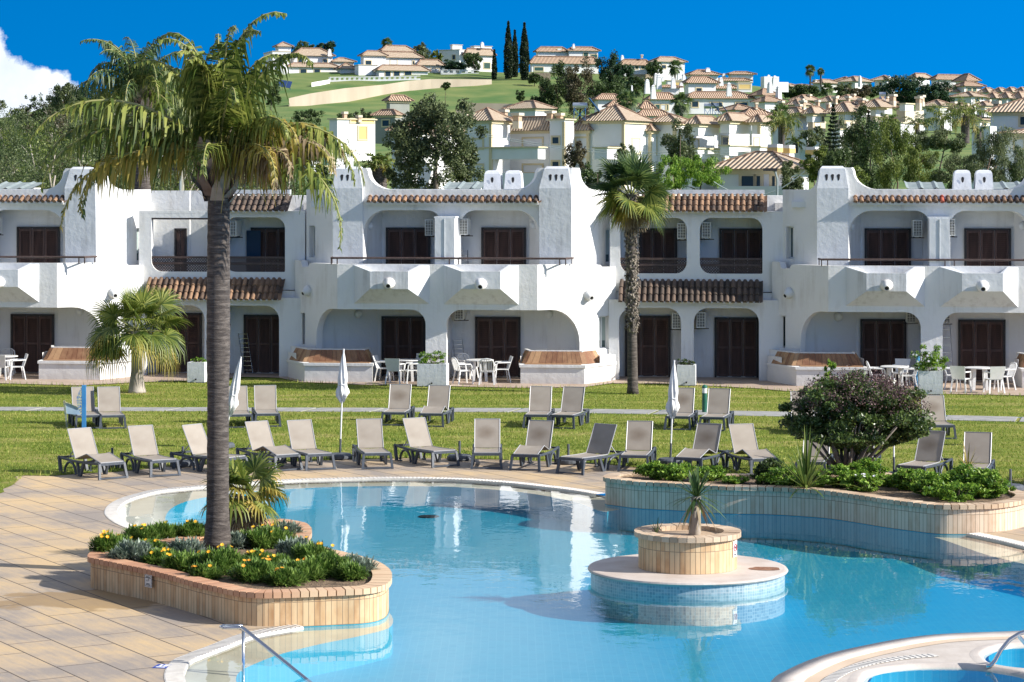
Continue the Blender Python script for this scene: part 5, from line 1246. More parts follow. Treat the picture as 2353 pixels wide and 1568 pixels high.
TH = [
 ('long tiled townhouse with dark verandas in the middle of the cluster', [(1560, 1573, 1737, 262, 226, 212, 0, {'over': .6, 'dep': 9, 'th': 8})], [(0, 'r', 1633, 1659, 236, 246, 'd'), (0, 'r', 1691, 1717, 236, 246, 'd'), (0, 'r', 1590, 1604, 234, 246, 'd')], [(1675, 190, 222, 12, 's', -4)], 8, 500),
 ('townhouse with a green shuttered window, left of the fan palm', [(1490, 1496, 1552, 268, 229, 214, 0, {'th': 12, 'dep': 8})], [(0, 'r', 1506, 1517, 241, 253, 'g'), (0, 'r', 1518, 1530, 242, 253, 'w'), (0, 'r', 1531, 1535, 241, 253, 'g')], [(1501, 195, 228, 12, 's', -4)], 12, 490),
 ('townhouse tower with a broad hipped roof above the long one', [(1573, 1582, 1645, 220, 191, 177, 0, {'th': 14, 'dep': 8})], [(0, 'r', 1600, 1612, 203, 211, 'd')], [(1565, 190, 212, 11, 's', -6)], 14, 520),
 ('topmost hipped townhouse of the cluster', [(1577, 1590, 1650, 190, 172, 162, 0, {'th': 14, 'dep': 8})], [], [(1560, 169, 185, 9, 's'), (1571, 171, 190, 9, 's', -8), (1626, 156, 166, 11, 's')], 14, 560),
 ('townhouse strip roof right of the hipped tower', [(1641, 1645, 1694, 216, 204, 196, 0, {'th': 8, 'dep': 7})], [], [(1657, 178, 198, 10, 's', -5)], 8, 530),
 ('flat cream panelled townhouse block', [(1693, 1697, 1728, 212, 189, 189, 0, {'th': 8, 'flat': True})], [(0, 'r', 1699, 1724, 195, 204, 'y')], [], 8, 525),
 ('upper right townhouse with a flat topped tiled roof', [(1674, 1680, 1730, 190, 171, 166, 0, {'th': 10}), (1647, 1650, 1720, 195, 186, 181, -6, {'th': 8})], [], [(1663, 169, 180, 8, 's'), (1699, 173, 182, 7, 's')], 10, 570),
 ('hipped townhouse at the right of the long one', [(1732, 1752, 1782, 240, 219, 205)], [], [(1769, 188, 214, 11, 's', -4)], 35, 500),
 ('lower right hipped townhouse of the cluster', [(1736, 1758, 1794, 262, 234, 222)], [], [(1789, 198, 232, 12, 's', 3)], 35, 480),
 ('white townhouse stub with a dish, left of the long one', [(1519, 1524, 1560, 225, 201, 197, 0, {'th': 10})], [], [(1514, 170, 206, 12, 's', -3), (1547, 178, 204, 11, 's', -4), (1507, 168, 196, 9, 's', 4)], 10, 510),
 ('ochre panelled townhouse high at the left of the cluster', [(1530, 1534, 1566, 205, 185, 185, 0, {'th': 8, 'flat': True})], [(0, 'r', 1552, 1563, 190, 197, 'y')], [(1523, 177, 188, 7, 's')], 8, 540),
 ('leftmost townhouse, half hidden by a fan palm', [(1366, 1374, 1430, 270, 229, 217)], [], [(1487, 182, 216, 12, 's', 0)], 14, 480),
 ('white block at the upper right end of the cluster', [(1748, 1756, 1790, 215, 176, 176, 0, {'flat': True, 'trim': False}), (1785, 1790, 1812, 212, 189, 189, 4, {'flat': True, 'trim': False})], [], [(1780, 174, 205, 13, 's', -5), (1766, 172, 200, 9, 's')], 14, 560),
 ('tiled porch roof low at the left of the cluster', [(1462, 1470, 1536, 285, 267, 253), (1474, 1478, 1497, 262, 250, 233, 6)], [], [(1484, 262, 276, 10, 'c')], 14, 440),
 ('low hipped house between cluster and near row', [(1658, 1690, 1732, 285, 253, 241)], [], [(1695, 244, 268, 12, 'c')], 30, 400),
 ('long sand roof just behind the near row', [(1690, 1712, 1776, 300, 267, 249)], [], [(1738, 236, 252, 8, 'c')], 20, 380),
 ('cream walled house under the leftmost fan palm', [(1395, 1402, 1470, 285, 246, 232)], [], [(1452, 196, 210, 4, 's')], 14, 470)]
for i, (lb, bl, wi, ch, th, d) in enumerate(TH): house(lb, d, th, bl, name='townhouse', wins=wi, chim=ch, group=gE, roof='hroof2')
house('hipped cream roof house behind the round window tower', 330, 50, [(1166, 1230, 1268, 300, 249, 233)], group=gE)
# hilltop villas
house('left hilltop villa with a tiled verandah and a glass globe beside it', 745, 18, [(666, 676, 764, 182, 128, 112), (657, 664, 778, 182, 154, 146, -8, {'dep': 5}), (606, 626, 667, 182, 118, 118, -3, fl), (633, 640, 668, 150, 107, 98, 14)], roof='hroof',
      wins=[(0, 'r', 685, 697, 132, 144, 'd'), (0, 'r', 743, 752, 137, 146, 'd'), (1, 'r', 690, 704, 160, 175, 'd'), (1, 'r', 722, 735, 160, 175, 'd'), (2, 'r', 640, 652, 135, 150, 'd')], chim=[(757, 113, 130, 9, 's')], group=gD)
house('small tiled annex between the two hilltop villas', 748, 18, [(757, 766, 813, 160, 142, 134), (775, 782, 816, 175, 158, 147, -12)], group=gD)
house('central hilltop villa with columns and stacked roofs', 735, 20, [(862, 870, 967, 182, 132, 120), (829, 836, 886, 182, 128, 118, -3), (873, 880, 948, 140, 117, 106, 6), (864, 871, 983, 182, 162, 151, -8, {'dep': 5}), (815, 824, 868, 160, 149, 149, -6, fl)],
      wins=[(0, 'r', 897, 912, 138, 148, 'w'), (0, 'r', 948, 952, 141, 148, 'd'), (1, 'r', 840, 853, 140, 150, 'd'), (3, 'r', 885, 897, 165, 180, 'd'), (3, 'r', 905, 918, 165, 180, 'd'), (3, 'r', 930, 945, 165, 180, 'd')], group=gD)
house('garage wing right of the central hilltop villa', 738, 18, [(958, 962, 1016, 182, 150, 138)], wins=[(0, 'r', 990, 1008, 158, 180, 'w')], group=gD)
house('white cubic hilltop house with an arched window, left of the cypresses', 760, 24, [(1009, 1056, 1069, 165, 114, 114, 0, {'flat': True, 'th': 60}), (1069, 1072, 1134, 165, 127, 113), (1035, 1040, 1062, 125, 103, 103, 6, fl), (1082, 1090, 1130, 130, 106, 106, 8, fl)],
      wins=[(0, 'l', 1040, 1046, 127, 137, 'd'), (1, 'r', 1112, 1126, 145, 158, 'g')], chim=[(1108, 97, 110, 8, 's')], group=gD)
house('long low hilltop farmhouse right of the cypresses', 745, 12, [(1218, 1222, 1375, 172, 146, 131, 0, {'dep': 9}), (1232, 1236, 1303, 145, 119, 109, 14), (1303, 1308, 1374, 145, 117, 109, 14)],
      wins=[(1, 'r', 1282, 1290, 112, 118, 'w'), (2, 'r', 1341, 1351, 122, 132, 'g'), (2, 'r', 1358, 1372, 126, 133, 'g'), (0, 'r', 1228, 1248, 155, 163, 'g')], chim=[(1318, 101, 112, 6, 's', 14)], group=gD, roof='hroof2')
house('hilltop house with laundry hanging below its windows', 735, 14, [(1423, 1428, 1495, 176, 150, 138)], wins=[(0, 'r', 1460, 1466, 153, 159, 'g'), (0, 'r', 1474, 1486, 153, 159, 'g')], chim=[(1430, 127, 140, 7, 's'), (1475, 126, 134, 6, 'c')], group=gD, roof='hroof2')
house('hilltop house beside the tall fan palm on the crest', 730, 24, [(1494, 1510, 1573, 176, 142, 132)], wins=[(0, 'r', 1520, 1530, 150, 158, 'd')], group=gD)
house('grey green house with two hipped roofs in the hollow', 380, 30, [(888, 896, 941, 300, 232, 220), (862, 908, 920, 330, 265, 253, -10, {'th': 60})], wall='hgrey', wins=[(1, 'l', 879, 894, 277, 290, 'd')], name='villa', roof='hroof2')
house('white flat roofed house with ochre panels in the hollow', 300, 40, [(757, 775, 862, 370, 273, 273, 0, fl)], wins=[(0, 'r', 824, 842, 292, 320, 'y'), (0, 'r', 806, 858, 276, 281, 'y')], chim=[(792, 257, 276, 12, 'c'), (825, 265, 276, 12, 'c')])
house('low white house with a green awning, behind the tall palm crown', 230, 35, [(700, 716, 812, 400, 346, 346, 0, fl), (720, 730, 770, 346, 338, 330, 12)], wins=[(0, 'r', 738, 766, 360, 380, 'g')])
house('white house glimpsed under the left palm crowns', 290, 30, [(360, 372, 452, 360, 318, 318, 0, fl), (392, 398, 428, 372, 360, 350, -10)])
# garden walls and fences on the hill
def hill_wall(name, top, bot, label, mat, th=.5, rib=0):
    d0 = None; m_ = MB(); pts = []
    for (x, yt), (x2, yb) in zip(top, bot):
        p = on_hill(x, yb, 500 if yb < 235 else 300); zt = P(x, yt, p.y).z; pts.append((p.x, p.y, p.z-1, zt))
    root_loc = pts[len(pts)//2]; root = empty(name, (root_loc[0], root_loc[1], root_loc[2]), label=label, cat=name.replace('_', ' ').split(' ')[-1])
    for a, b in zip(pts, pts[1:]):
        if rib:
            n = max(1, int(math.hypot(b[0]-a[0], b[1]-a[1])/rib))
            for i in range(n):
                t = i/n; x, y = a[0]+(b[0]-a[0])*t, a[1]+(b[1]-a[1])*t; z0, z1 = a[2]+(b[2]-a[2])*t+1, a[3]+(b[3]-a[3])*t
                m_.box((x, y, (z0+z1)/2), (rib*.5, .15, z1-z0))
            m_.bar((a[0], a[1], a[3]), (b[0], b[1], b[3]), .25, .2); m_.bar((a[0], a[1], a[2]+1.3), (b[0], b[1], b[2]+1.3), .25, .5)
        else:
            m_.add([(a[0], a[1], a[2]), (b[0], b[1], b[2]), (b[0], b[1], b[3]), (a[0], a[1], a[3]), (a[0], a[1]+th, a[2]), (b[0], b[1]+th, b[2]), (b[0], b[1]+th, b[3]), (a[0], a[1]+th, a[3])], [(0, 1, 2, 3), (5, 4, 7, 6), (3, 2, 6, 7), (1, 5, 6, 2), (0, 3, 7, 4)])
    m_.build('panel' if rib else 'wall', mat, root, world=True); return root
hill_wall('retaining_wall', [(664, 226), (714, 215), (793, 203), (881, 195), (940, 186), (990, 182), (1130, 183)], [(664, 246), (714, 243), (793, 235), (881, 220), (940, 211), (990, 205), (1130, 195)], 'long pale retaining wall sloping down across the green hill', M['hret'])
hill_wall('retaining_wall', [(1048, 252), (1075, 252), (1076, 237), (1190, 239)], [(1048, 268), (1075, 268), (1076, 268), (1190, 268)], 'short stepped beige wall at the foot of the green slope', M['hret'])
hill_wall('balustrade_fence', [(758, 178), (860, 177), (966, 175)], [(758, 189), (860, 187.5), (966, 185)], 'white balustrade in front of the central hilltop villa', M['hwall'], rib=1.4)
hill_wall('garden_wall', [(716, 190), (758, 183)], [(716, 199), (758, 192)], 'white garden wall stepping down left of the balustrade', M['hwall'])
hill_wall('balustrade_fence', [(1016, 161), (1100, 162)], [(1016, 172), (1100, 172)], 'white railing right of the garage wing on the hilltop', M['hwall'], rib=1.6)
hill_wall('stone_wall', [(1216, 167), (1265, 167)], [(1216, 184), (1265, 184)], 'rubble stone wall beside the cypresses', M['hstone'])
hill_wall('stone_wall', [(1453, 171), (1500, 171)], [(1453, 191), (1500, 191)], 'rubble stone wall under the house with laundry', M['hstone'])
p = P(645, 164, 735); root = empty('glass_globe', (p.x, p.y, p.z), label='pale globe dome beside the left hilltop villa', cat='dome')
MB().lathe([(.1, 2.1), (.9, 1.95), (1.7, 1.3), (2.15, .3), (2.1, -.6), (1.7, -1.6)], 16).build('dome', simple('globe', (.55, .56, .55), rough=.4), root, smooth=True)
p = P(653, 193, 640); root = empty('solar_panel', (p.x, p.y, p.z), label='three panel solar array on the grass below the left hilltop villa', cat='solar panel')
for i in range(3):
    MB().box((-1.3+1.3*i, 0, 0), (1.2, .1, 2.2), Matrix.Rotation(R(-35), 4, 'X') @ Matrix.Rotation(R(12), 4, 'Y')).build('panel', simple('solar_cells', (.03, .06, .16), rough=.2), root)
m_ = MB(); m_.bar((-1.5, .5, -1.4), (-1.5, .6, .4), .15); m_.bar((1.5, .5, -1.6), (1.5, .6, .2), .15); m_.build('stand', M['steel'], root)
def tank(x, y, d, L_, r_, label, n=1):
    p = P(x, y, d); root = empty('water_heater', p, R(-8), label=label, cat='water heater', group='solar water heaters on roofs')
    MB().tube([(-L_/2, 0, 0), (L_/2, 0, 0)], r_, 16).build('tank', simple('tank_steel', (.55, .60, .66), rough=.28, metal=.7), root, smooth=False)
    m_ = MB()
    for sx in (-1, 1): m_.bar((sx*L_*.4, -.3, -r_), (sx*L_*.4, -.3, -r_-1.3), .07); m_.bar((sx*L_*.4, .3, -r_), (sx*L_*.4, -.9, -r_-1.3), .07); m_.bar((-sx*L_*.4, -.3, -r_), (sx*L_*.4, -.3, -r_-1.3), .05)
    m_.build('frame', M['steel'], root)
    MB().box((L_*.8, .4, -.9), (.1, 1.6, 1.9), Matrix.Rotation(R(-38), 4, 'Y')).build('collector', M['hdark'], root)
tank(1333, 243, 264, 1.55, .32, 'large silver water heater tank on the roof left of the pyramid roofed house')
tank(1626, 244, 330, .95, .36, 'left one of two silver tanks above the near row')
tank(1644, 244, 330, .95, .36, 'right one of two silver tanks above the near row')
tank(2028, 217, 330, .9, .3, 'pale tank beside a cream chimney in the right middle distance')

# ---------------------------------------------------------------- foliage builders
def leaf_quads(C, size, rs, aspect=.45, up=.25, down=None, jitter=.35):
    """C (n,3) centres -> diamond leaves. 'down' pulls the long axis towards hanging."""
    n = len(C); d = rs.normal(size=(n, 3)); 
    if down: d[:, 2] -= down
    d /= np.linalg.norm(d, axis=1, keepdims=True)+1e-9
    q = rs.normal(size=(n, 3)); q[:, 2] += up
    s = np.cross(d, q); s /= np.linalg.norm(s, axis=1, keepdims=True)+1e-9
    L_ = size*(1+jitter*rs.uniform(-1, 1, (n, 1))); w = L_*aspect
    nn = np.cross(d, s)*L_*.12
    V = np.stack([C-d*L_/2, C+s*w/2+nn, C+d*L_/2, C-s*w/2+nn], 1).reshape(-1, 3)
    return V, np.arange(4*n).reshape(-1, 4)
def crown_pts(rs, c, r, n, k=None, shell=.55, clump=.28, flat=0):
    """points gathered in clumps spread through an ellipsoid"""
    k = k or max(8, int(n/60)); u = rs.normal(size=(k, 3)); u /= np.linalg.norm(u, axis=1, keepdims=True)
    rad = (shell+(1-shell)*rs.uniform(size=(k, 1))**.6)
    rad *= 1+.18*rs.normal(size=(k, 1))
    cc = u*rad
    if flat: cc[:, 2] = np.where(cc[:, 2] < -.3, cc[:, 2]*.5, cc[:, 2])
    idx = rs.integers(0, k, n); sz = rs.uniform(.6, 1.3, k)[idx][:, None]
    g = rs.normal(size=(n, 3)); g /= np.linalg.norm(g, axis=1, keepdims=True); g *= rs.uniform(size=(n, 1))**.45
    p = cc[idx]+g*clump*sz
    return np.array(c)+p*np.array(r)
LM = {}
LM['olive'] = leaf_mat('leaf_grey_green', [(.0, (.055, .078, .032)), (.5, (.12, .155, .062)), (1, (.24, .275, .13))], nscale=.6)
LM['dark'] = leaf_mat('leaf_dark', [(.0, (.03, .052, .018)), (.5, (.065, .105, .032)), (1, (.13, .19, .06))], nscale=.6)
LM['pine'] = leaf_mat('leaf_pine', [(.0, (.010, .030, .014)), (.5, (.028, .065, .026)), (1, (.06, .12, .045))], nscale=.35, trans=.2)
LM['lime'] = leaf_mat('leaf_lime', [(.0, (.06, .10, .018)), (.5, (.14, .19, .035)), (1, (.27, .31, .07))], nscale=.8)
LM['brown'] = leaf_mat('leaf_brown', [(.0, (.045, .035, .02)), (.5, (.10, .085, .045)), (1, (.19, .17, .09))], nscale=.8)
LM['cypress'] = leaf_mat('leaf_cypress', [(.0, (.010, .022, .012)), (.6, (.028, .050, .022)), (1, (.06, .085, .035))], nscale=.5, trans=.15)
LM['fresh'] = leaf_mat('leaf_fresh', [(.0, (.05, .13, .016)), (.5, (.17, .32, .034)), (1, (.36, .50, .075))], nscale=2.0)
LM['palm'] = leaf_mat('leaf_palm', [(.0, (.045, .085, .014)), (.5, (.14, .19, .03)), (1, (.34, .36, .08))], nscale=.8, gloss=.5, namp=.7)
LM['palmdark'] = leaf_mat('leaf_palm_dark', [(.0, (.024, .058, .018)), (.5, (.06, .11, .03)), (1, (.17, .23, .065))], nscale=1.0, gloss=.5)
LM['palmyellow'] = leaf_mat('leaf_palm_yellow', [(.0, (.12, .12, .02)), (.5, (.32, .27, .045)), (1, (.50, .38, .10))], nscale=1.0)
LM['palmdry'] = leaf_mat('leaf_palm_dry', [(.0, (.14, .09, .04)), (.5, (.30, .22, .12)), (1, (.46, .37, .24))], nscale=1.5, trans=.2)
BARK = {'grey': simple('bark_grey', (.13, .11, .09), (.26, .22, .18), 3, .9, .6, 16), 'brown': simple('bark_brown', (.07, .05, .035), (.15, .11, .075), 3, .9, .6, 16), 'pale': simple('bark_pale', (.30, .26, .21), (.45, .40, .34), 2, .85, .4, 12)}
def limbs(mb, rs, base, top, r0, spread, n, depth=0):
    b = Vector(base); t = Vector(top); pts = [b.lerp(t, q)+Vector((rs.normal()*.04, rs.normal()*.04, 0))*(t-b).length*(q > 0) for q in (0, .35, .7, 1)]
    mb.tube(pts, [r0, r0*.8, r0*.55, r0*.3], 7)
    for i in range(n):
        q = .35+.6*rs.uniform(); s = b.lerp(t, q); az = rs.uniform(0, 6.28)
        e = s+Vector((math.cos(az)*spread[0], math.sin(az)*spread[1], spread[2]*(.3+.7*rs.uniform())))*(.5+.5*rs.uniform())
        m = s.lerp(e, .5)+Vector((0, 0, .08*spread[2])); mb.tube([s, m, e], [r0*.4, r0*.28, r0*.1], 5)
def tree(label, x, yt, yb, hw, d, kind='dark', shape='round', n=2600, clump=.30, kk=1.0, leaf=None, bark='brown', name='tree', cat='tree', group=None, seed=None, trunk_px=None, dens=1.0):
    rs = np.random.default_rng(seed if seed is not None else int(x*7+yt)); n = int(n*(2.3 if shape in ('round', 'droop') and n < 12000 else 1.2)); p = P(x, yb, d); gz = min(p.z, hz(p.x, d)) if trunk_px is None else p.z
    s_ = d/F; rz_ = (yb-yt)*s_/2; rx = hw*s_; cz = p.z+rz_; root = empty(name, (p.x, d, gz), label=label, cat=cat, group=group)
    leaf = leaf or max(.11, 5.2*s_); c = (0, 0, cz-gz)
    if shape == 'round': C = crown_pts(rs, c, (rx, rx*.85, rz_), n, k=int((26+rx*6)*kk), clump=clump)
    elif shape == 'droop': C = crown_pts(rs, c, (rx, rx*.85, rz_), n, k=int(34+rx*6), clump=.26); 
    elif shape == 'cypress':
        t = rs.uniform(size=n)**.9; a = rs.uniform(0, 6.283, n); w = np.sin(np.clip(t*1.04+.04, 0, 1)*math.pi)**.55*(1-.45*t); r_ = rx*w*(1+.12*np.sin(a*3+t*21))*np.sqrt(rs.uniform(.45, 1, n))
        C = np.stack([r_*np.cos(a), r_*np.sin(a), c[2]-rz_+2*rz_*t], 1)
    elif shape == 'conifer':
        t = rs.uniform(size=n)**1.3; lev = np.floor(t*13)/13; fr = t*13-np.floor(t*13); a = rs.integers(0, 9, n)*.7+lev*9+rs.normal(size=n)*.16
        w = (1-t)*.95+.03; r_ = rx*w*rs.uniform(.1, 1, n)**.7
        C = np.stack([r_*np.cos(a), r_*np.sin(a), c[2]-rz_+2*rz_*(lev+.03)+ r_*.22+rs.normal(size=n)*.02*rz_], 1)
    Vv, Ff = leaf_quads(C, leaf, rs, aspect=.28 if shape == 'droop' else .5, down=2.0 if shape == 'droop' else None)
    np_mesh('crown', Vv, Ff, LM[kind], root)
    m_ = MB(); tr = max(.07, rx*.07)
    limbs(m_, rs, (0, 0, -.2), (0, 0, c[2]+rz_*.5), tr, (rx*.75, rx*.6, rz_*.7), 9 if shape in ('round', 'droop') else 0)
    m_.build('trunk', BARK[bark], root, smooth=True)
    return root
# --- palms
def feather_frond(rs, Vs, Fs, Rm, base, az, el, L_, droop=1.1, nl=46, ll=.62, hang=1.0, lw=.028, plume=.5):
    p = Vector(base); pts = []; n = 14; e = el
    for i in range(n+1):
        pts.append(p.copy()); t = i/n
        dvec = Vector((math.cos(az)*math.cos(e), math.sin(az)*math.cos(e), math.sin(e))); p = p+dvec*(L_/n); e -= (droop*(.35+1.3*t) if droop > 0 else -droop*(.12+3.5*t**3))/n*1.6
    Rm.tube(pts, [.028*(1-.85*i/n)*L_/3+.004 for i in range(n+1)], 5)
    side = Vector((-math.sin(az), math.cos(az), 0))
    for i in range(nl):
        t = .12+.88*(i+.5)/nl; k = t*n; j = min(int(k), n-1); q = pts[j].lerp(pts[j+1], k-j); tang = (pts[j+1]-pts[j]).normalized(); upv = side.cross(tang)
        le = ll*(math.sin(min(1, t*1.15+.12)*math.pi)**.6*.85+.15)*(1+.15*rs.normal())
        for sg in (1, -1):
            dv = (side*sg*1.0+tang*(.45+.25*rs.normal())+upv*(plume*rs.normal())).normalized(); g = Vector((0, 0, -1))
            m1 = q+dv*le*.45+g*(le*.12*hang); m2 = q+dv*le*(.45+.28/(1+hang*.6))+g*(le*.50*hang)
            wv = tang.cross(dv).normalized().cross(dv)*0+tang*lw*(1+.3*rs.normal())
            b = len(Vs); Vs += [tuple(q-wv*.35), tuple(q+wv*.35), tuple(m1+wv*.6), tuple(m1-wv*.6), tuple(m2+wv*.08), tuple(m2-wv*.08)]
            Fs += [(b, b+1, b+2, b+3), (b+3, b+2, b+4, b+5)]
def feather_palm(label, base, crown, spec, trunk, name='feather_palm', lw=.03, seed=1, group=None, ll=.62, nl=46, sheath=True, bark=None):
    """base, crown: world points; spec: list (n, el lo, el hi, length, droop, hang, material)"""
    rs = np.random.default_rng(seed); base = Vector(base); cr = Vector(crown)-base
    root = empty(name, base, label=label, cat='palm tree', group=group)
    mats = {}; Rm = MB(); k = 0
    az_off = rs.uniform(0, 6.28)
    for (n, e0, e1, L_, dr, hg, mt, *azr) in spec:
        for i in range(n):
            k += 1; az = az_off+k*2.399963+rs.normal()*.1 if not azr else R(azr[0]+(azr[1]-azr[0])*((i*.618) % 1)); el = R(e0+(e1-e0)*(i+.5)/n+rs.normal()*4)
            Vs, Fs = mats.setdefault(mt, ([], []))
            feather_frond(rs, Vs, Fs, Rm, cr+Vector((math.cos(az)*.06, math.sin(az)*.06, rs.uniform(-.1, .15))), az, el, L_*(1+.08*rs.normal()), dr, nl, ll, hg, lw)
    for mt, (Vs, Fs) in mats.items(): np_mesh('fronds' if 'dry' not in mt else 'dry_fronds', Vs, Fs, LM[mt], root)
    Rm.build('frond_stalks', simple('frond_stalk', (.22, .24, .06), (.35, .30, .12), 3, .6), root, smooth=True)
    m_ = MB(); n = 60; Ht = cr.length; pts = [cr*(i/n) for i in range(n+1)]; rad = [np.interp(i/n*Ht, [a for a, b in trunk], [b for a, b in trunk])*(1+.035*(i % 2)) for i in range(n+1)]
    m_.tube(pts, rad, 20); m_.build('trunk', bark or M['palmbark'], root, smooth=True)
    if sheath:
        m_ = MB()
        for i in range(54):
            az = i*2.4; t = i/54; z = Ht-.85+.85*t; r_ = rad[-1]*1.0; o = Vector((math.cos(az), math.sin(az), 0)); b = o*r_+Vector((0, 0, z)); tip = o*(r_+.12+.20*rs.uniform())+Vector((0, 0, z+.26+.2*rs.uniform())); sd = Vector((-o.y, o.x, 0))
            m_.add([b-sd*.12, b+sd*.12, b.lerp(tip, .6)+sd*.08+o*.05, tip+sd*.02, tip-sd*.02, b.lerp(tip, .6)-sd*.08+o*.05], [(0, 1, 2, 5), (5, 2, 3, 4)])
        m_.build('leaf_bases', M['sheath'], root)
    return root
def palm_bark():
    m_, nt, b, out = new_mat('ringed_palm_bark'); b.inputs['Roughness'].default_value = .9
    tc = node(nt, 'ShaderNodeTexCoord'); wb = node(nt, 'ShaderNodeTexNoise', {'Vector': tc.outputs['Object'], 'Scale': 2.5, 'Detail': 4})
    sp = node(nt, 'ShaderNodeSeparateXYZ', {0: tc.outputs['Object']}); z = node(nt, 'ShaderNodeMath', {0: wb.outputs['Fac'], 1: .10, 2: sp.outputs[2]}, operation='MULTIPLY_ADD')
    z = node(nt, 'ShaderNodeMath', {0: z.outputs[0], 1: 48.0}, operation='MULTIPLY'); s_ = node(nt, 'ShaderNodeMath', {0: z.outputs[0]}, operation='SINE')
    mp = node(nt, 'ShaderNodeMapping', {'Vector': tc.outputs['Object'], 'Scale': (1, 1, 6)}); n2 = node(nt, 'ShaderNodeTexNoise', {'Vector': mp.outputs[0], 'Scale': 5, 'Detail': 7, 'Roughness': .7})
    f_ = node(nt, 'ShaderNodeMath', {0: s_.outputs[0], 1: .035, 2: n2.outputs['Fac']}, operation='MULTIPLY_ADD')
    c = ramp(nt, f_.outputs[0], [(.34, (.036, .028, .024)), (.50, (.078, .064, .055)), (.66, (.16, .135, .115))]); nt.links.new(c, b.inputs['Base Color'])
    bp = node(nt, 'ShaderNodeBump', {'Height': f_.outputs[0], 'Strength': .8, 'Distance': .03}); nt.links.new(bp.outputs[0], b.inputs['Normal']); return m_
M['palmbark'] = palm_bark(); M['sheath'] = simple('leaf_base_fibre', (.10, .065, .05), (.38, .31, .25), 4, .9, .5, 20, island=True)
M['fibre'] = simple('shaggy_fibre', (.10, .085, .07), (.34, .29, .23), 6, .95, .8, 30, island=True)
def fan_leaf(rs, Vs, Fs, Rm, base, az, el, petiole, rad, nb=34, spread=150, droop=.35, w=.03, split=.45, tipdroop=.5):
    d = Vector((math.cos(az)*math.cos(el), math.sin(az)*math.cos(el), math.sin(el))); side = Matrix.Rotation(float(rs.normal())*.55, 3, d) @ Vector((-math.sin(az), math.cos(az), 0))
    b = Vector(base); m = b+d*petiole*.5; d2 = (d+Vector((0, 0, -droop*.6))).normalized(); hub = m+d2*petiole*.5
    Rm.tube([b, m, hub], [.018, .014, .010], 4)
    d3 = (d2+Vector((0, 0, -droop*.6-.35*float(rs.uniform())*math.cos(el)))).normalized(); side = (side-d3*side.dot(d3)).normalized(); nrm = side.cross(d3).normalized()
    if nrm.z < 0: nrm = -nrm
    for i in range(nb):
        a = R(-spread+2*spread*(i+.5)/nb)*(1+.01*rs.normal()); L_ = rad*(1-.28*abs(a)/R(180))*(1+.06*rs.normal())
        v = d3*math.cos(a)+side*math.sin(a); fold = nrm*(.14*math.sin(abs(a)))
        v = (v+fold*.6).normalized(); ww = v.cross(nrm).normalized()
        wa = 2*R(spread)/nb*rad*split*.52; p1 = hub+v*L_*split+Vector((0, 0, -droop*.05*L_)); p2 = hub+v*L_*(split+(1-split)*.55)+Vector((0, 0, -tipdroop*.25*L_*(1+.4*rs.uniform()))); p3 = hub+v*L_*(split+(1-split)*(.95-.35*min(1, tipdroop)))+Vector((0, 0, -tipdroop*.62*L_*(1+.3*rs.uniform())))
        z = nrm*(.012 if i % 2 else -.006); k = len(Vs)
        Vs += [tuple(hub-ww*.004), tuple(hub+ww*.004), tuple(p1+ww*wa+z), tuple(p1-ww*wa-z), tuple(p2+ww*w*.45), tuple(p2-ww*w*.45), tuple(p3+ww*.003), tuple(p3-ww*.003)]
        Fs += [(k, k+1, k+2, k+3), (k+3, k+2, k+4, k+5), (k+5, k+4, k+6, k+7)]
def fan_palm(label, base, crown, spec, trunk, name='fan_palm', seed=2, group=None, nb=34, shag=None, bark=None, root=None, cat='palm tree', cr_r=.08):
    rs = np.random.default_rng(seed); base = Vector(base); cr = Vector(crown)-base
    root = root or empty(name, base, label=label, cat=cat, group=group); mats = {}; Rm = MB(); k = 0; ao = rs.uniform(0, 6)
    for (n, e0, e1, pet, rad, dr, tip, mt) in spec:
        for i in range(n):
            k += 1; az = ao+k*2.399963+.15*rs.normal(); el = R(e0+(e1-e0)*(i+.5)/n+5*rs.normal()); Vs, Fs = mats.setdefault(mt, ([], []))
            fan_leaf(rs, Vs, Fs, Rm, cr+Vector((math.cos(az)*cr_r, math.sin(az)*cr_r, .12*math.sin(el))), az, el, pet*(1+.12*rs.normal()), rad*(1+.08*rs.normal()), nb, 128, dr, .03, .42, tip)
    for mt, (Vs, Fs) in mats.items(): np_mesh('dry_fronds' if 'dry' in mt else 'fronds', Vs, Fs, LM[mt], root)
    Rm.build('frond_stalks', simple('fan_stalk', (.14, .20, .05), (.30, .28, .10), 3, .6), root)
    m_ = MB(); n = 26; Ht = cr.length; pts = [cr*(i/n) for i in range(n+1)]; rad = [np.interp(i/n*Ht, [a for a, b in trunk], [b for a, b in trunk]) for i in range(n+1)]
    m_.tube(pts, rad, 14); m_.build('trunk', bark or M['palmbark'], root, smooth=True)
    if shag:
        z0, n_, ln = shag; m_ = MB()
        for i in range(n_):
            z = z0+(Ht-z0)*i/n_; az = rs.uniform(0, 6.28); r_ = np.interp(z, [a for a, b in trunk], [b for a, b in trunk]); o = Vector((math.cos(az), math.sin(az), 0)); sd = Vector((-o.y, o.x, 0)); b = cr*(z/Ht)+o*r_*.92
            q = b+o*(.03+.05*rs.uniform())+Vector((0, 0, ln*(.4+.6*rs.uniform())))+sd*.05*rs.normal(); t = q+o*.05+Vector((0, 0, -ln*.5*rs.uniform()))
            w_ = .035+.03*rs.uniform(); m_.add([b-sd*w_, b+sd*w_, q+sd*w_*.6, q-sd*w_*.6, t+sd*.004, t-sd*.004], [(0, 1, 2, 3), (3, 2, 4, 5)])
        m_.build('trunk_fibre', M['fibre'], root)
    return root

